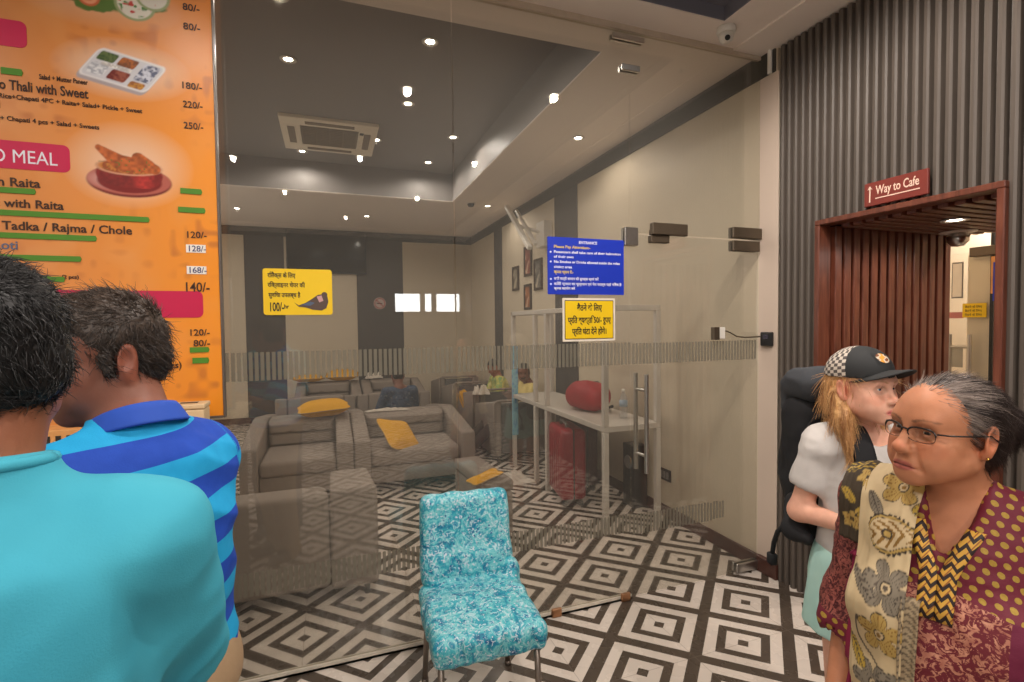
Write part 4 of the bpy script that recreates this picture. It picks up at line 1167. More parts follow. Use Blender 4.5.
t = thing('snack_carton', 'tan patterned carton on the counter between the two heads', 'carton', (-0.86, 2.2, 1.185))
bm = bmesh.new(); bx(bm, (-0.09, -0.06, 0), (0.09, 0.06, 0.12), 0.004, 1); fin('carton', bm, plain('tan_card', srgb(206, 150, 90), 0.6, var=0.1, scale=30), t)
bm = bmesh.new()
for k in range(6):
    bx(bm, (-0.085 + k * 0.03, -0.0615, 0.02), (-0.07 + k * 0.03, -0.0605, 0.1))
fin('printed_bars', bm, M_INK, t)

# ================================================================== SDF MODELLER (people, soft covers)
class SDF:
    def __init__(s): s.ops = []
    def cone(s, a, b, ra, rb=None, k=0.02, sub=False):
        a = np.array(a, float); b = np.array(b, float); rb = ra if rb is None else rb
        m = max(ra, rb)
        s.ops.append(('c', np.minimum(a, b) - m, np.maximum(a, b) + m, (a, b, ra, rb), k, sub)); return s
    def ell(s, c, r, M=None, k=0.02, sub=False):
        c = np.array(c, float); r = np.array(r if hasattr(r, '__len__') else (r, r, r), float)
        M = np.eye(3) if M is None else np.array(M, float)
        e = np.sqrt((M ** 2 @ (r ** 2)))
        s.ops.append(('e', c - e, c + e, (c, r, M), k, sub)); return s
    def box(s, c, h, rad, M=None, k=0.02, sub=False):
        c = np.array(c, float); h = np.array(h, float); M = np.eye(3) if M is None else np.array(M, float)
        e = np.abs(M) @ h
        s.ops.append(('b', c - e, c + e, (c, h, rad, M), k, sub)); return s
    def plane(s, p, n, k=0.005):
        """Keep only the side the normal points away from."""
        s.ops.append(('p', None, None, (np.array(p, float), np.array(n, float) / np.linalg.norm(n)), k, True)); return s
    def mesh(s, h, fine=None, pad=0.02):
        add = [o for o in s.ops if not o[5]]
        lo = np.min([o[1] for o in add], 0) - pad; hi = np.max([o[2] for o in add], 0) + pad
        ax = []
        for i in range(3):
            if fine is None:
                ax.append(np.arange(lo[i], hi[i] + h, h))
            else:
                f0, f1, hf = max(fine[0][i], lo[i]), min(fine[1][i], hi[i]), fine[2]
                ax.append(np.concatenate([np.arange(lo[i], f0, h), np.arange(f0, f1, hf), np.arange(f1, hi[i] + h, h)]))
        X, Y, Z = ax
        D = np.full((len(X), len(Y), len(Z)), 1.0, np.float32)
        for typ, l, u, A, k, sub in s.ops:
            if typ == 'p':
                sl = (slice(None),) * 3
            else:
                m = k + 3 * h
                sl = tuple(slice(max(0, np.searchsorted(q, l[i] - m) - 1), np.searchsorted(q, u[i] + m) + 1) for i, q in enumerate(ax))
            x = X[sl[0]][:, None, None]; y = Y[sl[1]][None, :, None]; z = Z[sl[2]][None, None, :]
            if typ == 'c':
                a, b, ra, rb = A
                d = b - a; dd = max(d @ d, 1e-12)
                t = np.clip(((x - a[0]) * d[0] + (y - a[1]) * d[1] + (z - a[2]) * d[2]) / dd, 0, 1)
                f = np.sqrt((x - a[0] - t * d[0]) ** 2 + (y - a[1] - t * d[1]) ** 2 + (z - a[2] - t * d[2]) ** 2) - (ra + (rb - ra) * t)
            elif typ == 'e':
                c, r, M = A
                p = [(x - c[0]) * M[0, i] + (y - c[1]) * M[1, i] + (z - c[2]) * M[2, i] for i in range(3)]
                k0 = np.sqrt(sum((p[i] / r[i]) ** 2 for i in range(3)))
                k1 = np.sqrt(sum((p[i] / r[i] ** 2) ** 2 for i in range(3))) + 1e-9
                f = np.where(k0 < 1e-4, -min(r), k0 * (k0 - 1) / k1)
            elif typ == 'b':
                c, hh, rad, M = A
                p = [np.abs((x - c[0]) * M[0, i] + (y - c[1]) * M[1, i] + (z - c[2]) * M[2, i]) - hh[i] + rad for i in range(3)]
                f = np.sqrt(sum(np.maximum(q, 0) ** 2 for q in p)) + np.minimum(np.maximum(np.maximum(p[0], p[1]), p[2]), 0) - rad
            else:
                p0, n = A
                f = -((x - p0[0]) * n[0] + (y - p0[1]) * n[1] + (z - p0[2]) * n[2])
            f = f.astype(np.float32)
            g = D[sl]
            if sub:
                w = np.maximum(k - np.abs(g + f), 0) / max(k, 1e-6)
                D[sl] = np.maximum(g, -f) + w * w * k * 0.25
            else:
                w = np.maximum(k - np.abs(g - f), 0) / max(k, 1e-6)
                D[sl] = np.minimum(g, f) - w * w * k * 0.25
        I = D < 0
        c8 = [I[a:I.shape[0] - 1 + a, b:I.shape[1] - 1 + b, c:I.shape[2] - 1 + c] for a in (0, 1) for b in (0, 1) for c in (0, 1)]
        cnt = sum(q.astype(np.int8) for q in c8)
        act = (cnt > 0) & (cnt < 8)
        ii = np.argwhere(act)
        idx = np.full(act.shape, -1, np.int32)
        idx[act] = np.arange(len(ii))
        ax3 = [q.astype(np.float64) for q in ax]
        acc = np.zeros((len(ii), 3)); num = np.zeros(len(ii))
        corners = [(a, b, c) for a in (0, 1) for b in (0, 1) for c in (0, 1)]
        val = {c: D[ii[:, 0] + c[0], ii[:, 1] + c[1], ii[:, 2] + c[2]].astype(np.float64) for c in corners}
        for c in corners:
            for e in range(3):
                if c[e] == 0:
                    d = list(c); d[e] = 1; d = tuple(d)
                    v0, v1 = val[c], val[d]
                    m = (v0 < 0) != (v1 < 0)
                    t = np.where(m, v0 / np.where(np.abs(v0 - v1) < 1e-12, 1, v0 - v1), 0)
                    for i in range(3):
                        p0 = ax3[i][ii[:, i] + c[i]]; p1 = ax3[i][ii[:, i] + d[i]]
                        acc[:, i] += np.where(m, p0 + (p1 - p0) * t, 0)
                    num += m
        V = acc / np.maximum(num, 1)[:, None]
        F = []
        for e in range(3):
            o1, o2 = [(1, 2), (2, 0), (0, 1)][e]
            n = list(I.shape); 
            s0 = [slice(None)] * 3; s1 = [slice(None)] * 3
            s0[e] = slice(0, n[e] - 1); s1[e] = slice(1, n[e])
            ch = I[tuple(s0)] != I[tuple(s1)]
            q = np.argwhere(ch)
            q = q[(q[:, o1] > 0) & (q[:, o2] > 0) & (q[:, o1] < n[o1] - 1) & (q[:, o2] < n[o2] - 1)]
            if not len(q): continue
            def at(d1, d2):
                r = q.copy(); r[:, o1] += d1; r[:, o2] += d2
                return idx[r[:, 0], r[:, 1], r[:, 2]]
            quad = np.stack([at(-1, -1), at(0, -1), at(0, 0), at(-1, 0)], 1)
            inside = I[q[:, 0], q[:, 1], q[:, 2]]
            quad[~inside] = quad[~inside][:, ::-1]
            F.append(quad)
        F = np.concatenate(F)
        F = F[(F >= 0).all(1)]
        return V, F

def vert_normals(V, F):
    n = np.cross(V[F[:, 2]] - V[F[:, 0]], V[F[:, 3]] - V[F[:, 1]])
    N = np.zeros_like(V)
    for i in range(4):
        np.add.at(N, F[:, i], n)
    return N / (np.linalg.norm(N, axis=1)[:, None] + 1e-12)

def relax(V, F, it=1, lam=0.5):
    for _ in range(it):
        S = np.zeros_like(V); c = np.zeros(len(V))
        for i in range(4):
            a, b = F[:, i], F[:, (i + 1) % 4]
            np.add.at(S, a, V[b]); np.add.at(c, a, 1)
        V = V + lam * (S / np.maximum(c, 1)[:, None] - V)
    return V

# ------------------------------------------------------------------ covered chair
def floral():
    t = NT('teal_floral_cover', 0.5, spec=0.4)
    o = t.obj()
    w = t.n('ShaderNodeMix', {0: 0.06}, data_type='RGBA') if False else None
    n1 = t.noise(o, 17, 5, 0.6, dist=1.2); n2 = t.noise(t.mapping(o, (1, 1, 1), (0.5, 0.2, 1)), 30, 4, 0.6, dist=2.0); n3 = t.noise(o, 7, 3)
    v = t.n('ShaderNodeTexVoronoi', {'Vector': o, 'Scale': 38, 'Randomness': 1.0}, out=0)
    base = t.ramp(n1, [(0.30, srgb(10, 84, 128)), (0.40, srgb(24, 132, 162)), (0.50, srgb(62, 172, 186)), (0.57, srgb(130, 204, 208)), (0.64, srgb(36, 140, 170))])
    c = t.mix(t.ramp(n2, [(0.55, 0), (0.63, 1)]), base, srgb(176, 212, 220))
    c = t.mix(t.ma('MULTIPLY', t.ramp(v, [(0.10, 1), (0.2, 0)]), t.ramp(n3, [(0.4, 0), (0.5, 1)])), c, srgb(20, 76, 140))
    c = t.mix(t.ma('MULTIPLY', t.ramp(t.noise(o, 55, 3, dist=2.0), [(0.59, 0), (0.64, 1)]), 0.9), c, srgb(214, 216, 226))
    t.color(c)
    t.bump(t.noise(t.mapping(o, (1, 1, 0.4)), 26, 3), 0.35, 0.01)
    return t.m
M_FLORAL = floral()
ch = thing('chair', 'metal-legged chair under a teal floral cover, in front of the glass', 'chair', (0.57, 2.02, 0), R(-3))
def soft_part(name, S, h, amp, seed, mat, parent, fold=(18, 18, 7)):
    V, F = S.mesh(h)
    N = vert_normals(V, F)
    d = vnoise(V * np.array(fold), 1, seed) * amp + vnoise(V * np.array(fold) * 2.2, 1, seed + 5) * amp * 0.5
    V = V + N * d[:, None]
    return arr_obj(name, V, F, mat, parent)
th = R(-9)
MB = np.array(Matrix.Rotation(R(-10), 3, 'X'))
S = SDF(); S.box((0, 0.25, 0.665), (0.212, 0.045, 0.200), 0.045, MB)
S.box((0, 0.215, 0.52), (0.195, 0.04, 0.09), 0.04, MB, k=0.05)
for k in range(7):
    x = -0.15 + k * 0.05 + rnd.uniform(-0.012, 0.012)
    S.cone((x, 0.218, 0.83), (x * 0.9, 0.198, 0.72 - rnd.uniform(0, 0.06)), 0.006, 0.001, k=0.012, sub=True)
S.cone((-0.2, 0.16, 0.515), (0.2, 0.16, 0.50), 0.006, k=0.012, sub=True)
soft_part('back_cover', S, 0.006, 0.0045, 3, M_FLORAL, ch)
S = SDF(); S.box((0, -0.005, 0.445), (0.222, 0.230, 0.04), 0.035)
S.box((0, -0.005, 0.415), (0.226, 0.233, 0.05), 0.03, k=0.03)
S.ell((0, 0.0, 0.475), (0.2, 0.2, 0.03), k=0.03)
S.ell((0.19, 0.2, 0.50), (0.05, 0.06, 0.06), k=0.05)
S.cone((0.05, 0.21, 0.51), (0.2, 0.02, 0.49), 0.012, 0.004, k=0.03)
for x, y, x2, y2 in ((-0.212, 0.12, -0.222, 0.1), (-0.12, -0.236, -0.11, -0.238), (0.05, -0.238, 0.03, -0.238), (0.16, -0.238, 0.175, -0.238), (0.225, -0.05, 0.228, -0.08), (-0.225, -0.1, -0.228, -0.06)):
    S.cone((x, y, 0.455), (x2, y2, 0.33), 0.004, 0.014, k=0.02, sub=True)
soft_part('seat_cover', S, 0.006, 0.006, 9, M_FLORAL, ch)
M_CHROME = plain('chair_leg_steel', srgb(140, 128, 118), 0.35, metal=0.7)
for sx in (-1, 1):
    for y0, y1 in ((-0.195, -0.215), (0.19, 0.25)):
        bm = bmesh.new(); cyl(bm, (sx * 0.19, y0, 0.40), (sx * 0.2, y1, 0.012), 0.0125, seg=14); cyl(bm, (sx * 0.2, y1, 0.0), (sx * 0.2, y1, 0.02), 0.016, seg=14)
        fin('leg', bm, M_CHROME, ch, True)
bm = bmesh.new()
for sx in (-1, 1):
    bx(bm, (sx * 0.19 - 0.01, -0.19, 0.335), (sx * 0.19 + 0.01, 0.2, 0.36), 0.003, 1)
fin('side_rail', bm, M_CHROME, ch)
# ================================================================== PEOPLE
def rotm(yaw=0, pitch=0, roll=0):
    return np.array(Matrix.Rotation(R(yaw), 3, 'Z') @ Matrix.Rotation(R(pitch), 3, 'X') @ Matrix.Rotation(R(roll), 3, 'Y'))
def A3(*v): return np.array(v, float)

def add_head(S, c, M, s, old=False, nose=1.0, jaw=1.0):
    P = lambda x, y, z: c + M @ (s * A3(x, y, z))
    E = lambda p, r, k, sub=False, MM=None: S.ell(P(*p), s * A3(*r), M if MM is None else M @ MM, k=k * s, sub=sub)
    K = lambda a, b, ra, rb, k, sub=False: S.cone(P(*a), P(*b), ra * s, rb * s, k=k * s, sub=sub)
    E((0, -0.012, 0.030), (0.073, 0.094, 0.081), 0.02)
    E((0, 0.030, -0.024), (0.060, 0.055, 0.076), 0.03)
    E((0, 0.040, 0.035), (0.058, 0.045, 0.045), 0.03)
    for q in (-1, 1):
        K((q * 0.052 * jaw, -0.002, -0.055), (q * 0.016, 0.064, -0.096), 0.020, 0.015, 0.03)
        E((q * 0.040, 0.052, -0.028), (0.024, 0.024, 0.022), 0.025)
        E((q * 0.034, 0.055, -0.062), (0.026, 0.026, 0.026), 0.03)
    E((0, 0.073, -0.097), (0.020, 0.017, 0.015), 0.02)
    K((-0.036, 0.073, 0.020), (0.036, 0.073, 0.020), 0.012, 0.012, 0.02)
    for q in (-1, 1):
        E((q * 0.031, 0.092, 0.0), (0.020, 0.016, 0.012), 0.012, True)
    # nose
    K((0, 0.078, 0.012), (0, 0.100 * (1 + 0.03 * (nose - 1)), -0.036), 0.0075, 0.0105 * nose, 0.012)
    E((0, 0.103, -0.0385), (0.0125 * nose, 0.012, 0.0115), 0.008)
    for q in (-1, 1):
        E((q * 0.0135 * nose, 0.091, -0.042), (0.0085, 0.011, 0.0085), 0.008)
        E((q * 0.006, 0.098, -0.0515), (0.0035, 0.005, 0.004), 0.003, True)
    # mouth
    E((0, 0.076, -0.071), (0.028, 0.016, 0.022), 0.02)
    K((-0.020, 0.084, -0.0735), (0, 0.0915, -0.0690), 0.0035, 0.0052, 0.006); K((0, 0.0915, -0.0690), (0.020, 0.084, -0.0735), 0.0052, 0.0035, 0.006)
    K((-0.017, 0.083, -0.0805), (0.017, 0.083, -0.0805), 0.0048, 0.0048, 0.006); E((0, 0.088, -0.0805), (0.014, 0.008, 0.0055), 0.006)
    K((-0.025, 0.086, -0.0780), (0, 0.099, -0.0745), 0.0016, 0.0018, 0.003, True); K((0, 0.099, -0.0745), (0.025, 0.086, -0.0780), 0.0018, 0.0016, 0.003, True)
    # lids around the eyeballs
    for q in (-1, 1):
        K((q * 0.017, 0.071, -0.001), (q * 0.030, 0.0805, 0.0075), 0.0035, 0.004, 0.005); K((q * 0.030, 0.0805, 0.0075), (q * 0.046, 0.066, 0.000), 0.004, 0.0035, 0.005)
        K((q * 0.018, 0.072, -0.004), (q * 0.031, 0.0785, -0.0085), 0.003, 0.003, 0.005); K((q * 0.031, 0.0785, -0.0085), (q * 0.045, 0.067, -0.002), 0.003, 0.003, 0.005)
        # ears
        MR = np.array(Matrix.Rotation(q * R(-18), 3, 'Z') @ Matrix.Rotation(R(12), 3, 'X'))
        E((q * 0.0785, -0.016, -0.004), (0.0075, 0.019, 0.032), 0.008, False, MR)
        E((q * 0.0845, -0.013, 0.000), (0.006, 0.011, 0.020), 0.006, True, MR)
        E((q * 0.076, -0.008, -0.031), (0.006, 0.009, 0.010), 0.008)
    if old:
        for q in (-1, 1):
            K((q * 0.021, 0.093, -0.040), (q * 0.034, 0.083, -0.080), 0.0036, 0.0026, 0.010, True)
            K((q * 0.020, 0.083, -0.0145), (q * 0.040, 0.078, -0.018), 0.0018, 0.001, 0.008, True)

def add_hand(S, w, d, n, s=1.0, curl=0.6, thumb=1):
    d = d / np.linalg.norm(d); n = n - d * (n @ d); n = n / np.linalg.norm(n)
    sd = np.cross(d, n) * thumb
    Mh = np.stack([sd, d, n], 1)
    S.ell(w + d * 0.048 * s, A3(0.038, 0.050, 0.014) * s, Mh, k=0.012)
    S.cone(w, w + d * 0.03 * s, 0.024 * s, 0.026 * s, k=0.015)
    for i, (o, L) in enumerate(((0.028, 0.070), (0.0095, 0.078), (-0.0095, 0.072), (-0.028, 0.056))):
        p = w + d * (0.085 - 0.004 * abs(i - 1)) * s + sd * o * s
        q = p; a = curl * 0.5
        for f, r0, r1 in ((0.45, 0.0088, 0.0080), (0.32, 0.0080, 0.0072), (0.23, 0.0072, 0.0060)):
            q2 = q + (d * math.cos(a) + n * math.sin(a)) * L * f * s
            S.cone(q, q2, r0 * s, r1 * s, k=0.004)
            q = q2; a += curl * 0.8
    t0 = w + d * 0.025 * s + sd * 0.028 * s; t1 = t0 + (d * 0.55 + sd * 0.75 + n * 0.25) * 0.038 * s; t2 = t1 + (d * 0.8 + sd * 0.35 + n * 0.35) * 0.03 * s
    S.cone(t0, t1, 0.0125 * s, 0.0098 * s, k=0.008); S.cone(t1, t2, 0.0098 * s, 0.0075 * s, k=0.004)

def add_body(S, J, s, fem=False, neck_r=0.054, girth=1.0):
    c, M = J['hc'], J['hm']
    S.cone(c + M @ (s * A3(0, -0.022, -0.045)), J['nb'], neck_r * s, neck_r * 1.08 * s, k=0.03)
    if fem is False:
        S.cone(c + M @ (s * A3(0, 0.03, -0.105)), J['nb'] + A3(0, 0.035, 0.02), 0.018 * s, 0.03 * s, k=0.03)
    T = J['tm']
    g = girth
    S.ell(J['ch'], A3(0.148 * g, 0.100 * g, 0.17) * s, T, k=0.05)
    S.cone(J['sh'][0] * 0.75 + J['sh'][1] * 0.25, J['sh'][1] * 0.75 + J['sh'][0] * 0.25, 0.055 * s, 0.055 * s, k=0.05)
    mid = (J['ch'] * 0.45 + J['pe'] * 0.55)
    S.ell(mid, A3(0.132 * g, 0.092 * g, 0.15) * s, T, k=0.05)
    S.ell(J['pe'], A3(0.155 * g, 0.105 * g, 0.12) * s, k=0.05)
    for i in (0, 1):
        S.cone(J['nb'] + A3(0, -0.012, 0.0), J['sh'][i] + A3(0, -0.005, 0.0), 0.034 * s, 0.040 * s, k=0.04)
        S.cone(J['sh'][i], J['el'][i], (0.044 if fem else 0.050) * s, (0.034 if fem else 0.039) * s, k=0.03)
        S.cone(J['el'][i], J['wr'][i], (0.036 if fem else 0.041) * s, (0.024 if fem else 0.028) * s, k=0.02)
        add_hand(S, J['wr'][i], J.get('hd', [None, None])[i] if J.get('hd') else J['wr'][i] - J['el'][i], J['hn'][i], s * (0.92 if fem else 1.0), J.get('curl', 0.6), J['th'][i])
        S.cone(J['hip'][i], J['kn'][i], 0.082 * s * g, 0.055 * s, k=0.04)
        k, a = J['kn'][i], J['an'][i]
        m = k * 0.68 + a * 0.32
        back = np.cross(A3(1, 0, 0), a - k); back = back / np.linalg.norm(back)
        S.cone(k, m + back * (-0.012), 0.052 * s, 0.052 * s, k=0.03); S.cone(m + back * (-0.012), a, 0.052 * s, 0.034 * s, k=0.03)
        f = J['fd'][i]
        S.cone(a + A3(0, 0, -0.035) - f * 0.035, a + f * 0.13 + A3(0, 0, -0.055), 0.034 * s, 0.027 * s, k=0.03)
        S.cone(a, a + f * 0.08 + A3(0, 0, -0.045), 0.036 * s, 0.03 * s, k=0.03)

def skin_mat(name, rough=0.5):
    t = NT(name, rough, spec=0.35)
    a = t.n('ShaderNodeAttribute', attribute_name='Col')
    o = t.obj()
    nz = t.noise(o, 55, 5)
    t.color(t.mix(t.ma('MULTIPLY', t.ramp(nz, [(0.35, 0), (0.75, 1)]), 0.22), a, t.mix(0.5, a, srgb(120, 50, 36), 'MULTIPLY')))
    t.bump(t.noise(o, 420, 3), 0.12, 0.002)
    t.b.inputs['Subsurface Weight'].default_value = 0.12
    t.b.inputs['Subsurface Radius'].default_value = (0.012, 0.005, 0.003)
    t.b.inputs['Subsurface Scale'].default_value = 0.5
    return t.m
M_SKIN = skin_mat('skin')
def head_space(V, c, M, s):
    return (V - c) @ M / s
def skin_cols(V, J, s, base, lip, brow=None, shoes=None, stub=None):
    q = head_space(V, J['hc'], J['hm'], s)
    n = vnoise(V, 26, 3)[:, None] * 0.05
    C = np.tile(C3(*base), (len(V), 1)) * (1 + n)
    def mk(c, r, p=1.0):
        d = np.sqrt((((q - A3(*c)) / A3(*r)) ** 2).sum(1))
        return np.clip((1.15 - d) / 0.3, 0, 1)[:, None] ** p
    def to(m, col):
        nonlocal C
        C = C * (1 - m) + C3(*col) * m
    red = tuple(min(255, v * k) for v, k in zip(base, (1.02, 0.86, 0.82)))
    for x in (-1, 1):
        to(0.28 * mk((x * 0.042, 0.062, -0.035), (0.026, 0.04, 0.02)), red)
        to(0.5 * mk((x * 0.08, -0.012, -0.005), (0.02, 0.03, 0.04)), red)
        dk = tuple(v * 0.72 for v in base)
        to(0.55 * mk((x * 0.031, 0.08, -0.003), (0.022, 0.02, 0.015)), dk)
    to(0.4 * mk((0, 0.104, -0.036), (0.014, 0.02, 0.014)), red)
    to(0.9 * mk((0, 0.09, -0.0752), (0.0235, 0.018, 0.0105)), lip)
    to(0.8 * mk((0, 0.094, -0.0752), (0.024, 0.014, 0.0014)), tuple(v * 0.5 for v in lip))
    if stub:
        to(0.4 * np.clip(mk((0, 0.06, -0.075), (0.06, 0.05, 0.038)), 0, 1), stub)
    if brow:
        for x in (-1, 1):
            for k in range(7):
                t_ = k / 6
                to(0.6 * mk((x * (0.016 + 0.034 * t_), 0.082 - 0.018 * t_, 0.019 + 0.006 * math.sin(t_ * 2.4)), (0.006, 0.02, 0.0034)), brow)
    if shoes is not None:
        m = np.clip((shoes[1] - V[:, 2]) / 0.01, 0, 1)[:, None]
        C = C * (1 - m) + C3(*shoes[0]) * m
    return C

def add_eyes(J, s, parent, iris=(50, 30, 20), gaze=(0, 0)):
    for x in (-1, 1):
        bm = bmesh.new()
        bmesh.ops.create_uvsphere(bm, u_segments=28, v_segments=20, radius=0.0118 * s)
        g = Matrix.Rotation(R(gaze[0]), 3, 'Z') @ Matrix.Rotation(R(gaze[1]), 3, 'X')
        gm = Matrix(J['hm'].tolist()) @ g
        for v in bm.verts:
            v.co = gm @ (Matrix.Rotation(-PI / 2, 3, 'X') @ v.co)
        p = J['hc'] + J['hm'] @ (s * A3(x * 0.031, 0.0685, -0.0005))
        o = fin('eye', bm, vcol_eye, parent, True, Vector(p))
        co = np.array([v.co[:] for v in o.data.vertices])
        f = np.array(gm @ Vector((0, 1, 0)))
        ca = co @ f / (0.0118 * s)
        C = np.tile(C3(214, 206, 198), (len(co), 1))
        C[ca > 0.86] = C3(*iris); C[ca > 0.965] = C3(10, 8, 8)
        set_col(o, C)
vcol_eye = vcol_mat('eye', 0.12, 0.6)

def hair_mat(name, c1, c2, rough=0.45):
    t = NT(name, rough, spec=0.4)
    a = t.n('ShaderNodeAttribute', attribute_name='Col')
    t.color(a)
    return t.m
M_HAIR = hair_mat('hair', 0, 0)
def strands(name, roots, dirs, nrm, n, length, rad, colf, parent, lift=0.25, seg=4, seed=1, curl=0.15, grav=0.0):
    g = np.random.default_rng(seed)
    k = g.integers(0, len(roots), n)
    p = roots[k] + g.normal(0, 0.001, (n, 3)); d = dirs[k].copy(); nn = nrm[k]
    L = length * g.uniform(0.6, 1.25, n)[:, None]
    d = d + nn * lift + g.normal(0, curl, (n, 3))
    d /= np.linalg.norm(d, axis=1)[:, None]
    pts = [p]
    for i in range(seg):
        d = d - nn * (lift * 0.35) + g.normal(0, curl * 0.4, (n, 3)) + A3(0, 0, -grav)
        d /= np.linalg.norm(d, axis=1)[:, None]
        pts.append(pts[-1] + d * L / seg)
    a = np.cross(d, nn); a /= np.linalg.norm(a, axis=1)[:, None] + 1e-9
    b = np.cross(d, a)
    V = []; 
    for i, q in enumerate(pts):
        r = rad * (1 - 0.8 * i / seg)
        for m in range(3):
            t_ = 2 * PI * m / 3
            V.append(q + (a * math.cos(t_) + b * math.sin(t_)) * r)
    V = np.stack(V, 1)
    F = []
    base = np.arange(n) * V.shape[1]
    for i in range(seg):
        for m in range(3):
            F.append(np.stack([base + i * 3 + m, base + i * 3 + (m + 1) % 3, base + (i + 1) * 3 + (m + 1) % 3, base + (i + 1) * 3 + m], 1))
    F = np.concatenate(F)
    C = np.repeat(colf(roots[k], g), V.shape[1], 0)
    return V.reshape(-1, 3), F, C

def build_hair(name, S, h, parent, J, s, colf, flow, nstr, length, rad, amp=0.003, lift=0.25, seed=1, grav=0.0, label=None, curl=0.15):
    """Hair cap grown from an SDF with strand tubes on its surface, one mesh."""
    V, F = S.mesh(h)
    N = vert_normals(V, F)
    q = head_space(V, J['hc'], J['hm'], s)
    V2 = V + N * (vnoise(q * A3(60, 60, 26), 1, seed) * amp + vnoise(q, 180, seed + 2) * amp * 0.5)[:, None]
    D = flow(q) @ J['hm'].T
    D = D - N * (D * N).sum(1)[:, None]
    D /= np.linalg.norm(D, axis=1)[:, None] + 1e-9
    g = np.random.default_rng(seed)
    C = colf(V, g)
    Vs, Fs, Cs = strands(name, V, D, N, nstr, length, rad, colf, parent, lift, 4, seed, curl, grav)
    o = arr_obj(name, np.concatenate([V2, Vs]), np.concatenate([F, Fs + len(V2)]), M_HAIR, parent)
    set_col(o, np.concatenate([C, Cs]))
    if label: o['label'] = label
    return o

def cloth_obj(name, S, h, mat, parent, folds, it=1, fine=None, calm=None):
    """Garment surface from an SDF with fold displacement; folds: list of (freq xyz, amp, seed, rot)."""
    V, F = S.mesh(h, fine)
    N = vert_normals(V, F)
    d = 0
    for fr, am, sd, M in folds:
        q = V @ M if M is not None else V
        w = vnoise(q * A3(*fr), 1, sd)
        d = d + am * (1 - np.abs(w) * 2.0)
    if calm is not None:
        d = d * np.clip((calm - V[:, 2]) / 0.08, 0.04, 1)
    V = V + N * np.reshape(d, (-1, 1))
    V = relax(V, F, it)
    o = arr_obj(name, V, F, mat, parent)
    return o, V, F

def stand_legs(s, x=0.095, z=(0.88, 0.47, 0.085), y=0.0):
    return dict(hip=[A3(-x, y, z[0] * s), A3(x, y, z[0] * s)], kn=[A3(-x - 0.01, y + 0.02, z[1] * s), A3(x + 0.01, y + 0.02, z[1] * s)],
                an=[A3(-x - 0.01, y - 0.03, z[2] * s), A3(x + 0.01, y - 0.03, z[2] * s)], fd=[A3(-0.15, 1, 0), A3(0.15, 1, 0)])

def trousers(S, J, s, wide=0.02, hem=None, top=0.05):
    S.ell(J['pe'] + A3(0, 0, 0.02), A3(0.155 + wide, 0.115 + wide, 0.13) * s, k=0.04)
    for i in (0, 1):
        e = J['an'][i] if hem is None else J['hip'][i] + (J['kn'][i] - J['hip'][i]) * hem
        if hem is None:
            S.cone(J['hip'][i], J['kn'][i], 0.09 * s + wide * 0.5, 0.062 * s + wide * 0.5, k=0.03); S.cone(J['kn'][i], e + A3(0, 0, -0.02), 0.064 * s + wide * 0.5, 0.05 * s + wide * 0.5, k=0.03)
        else:
            S.cone(J['hip'][i], e, 0.09 * s + wide * 0.5, 0.088 * s + wide * 0.8, k=0.03)

def shoes(J, s, mat, parent, name='shoe'):
    for i in (0, 1):
        S = SDF(); a = J['an'][i]; f = J['fd'][i] / np.linalg.norm(J['fd'][i])
        S.cone(a + A3(0, 0, -0.04) - f * 0.03, a + f * 0.15 + A3(0, 0, -0.052), 0.042 * s, 0.034 * s, k=0.02)
        S.cone(a + A3(0, 0, 0.0), a + f * 0.06 + A3(0, 0, -0.03), 0.046 * s, 0.04 * s, k=0.03)
        S.plane((0, 0, 0.001), (0, 0, -1))
        V, F = S.mesh(0.008)
        arr_obj(name, V, F, mat, parent)

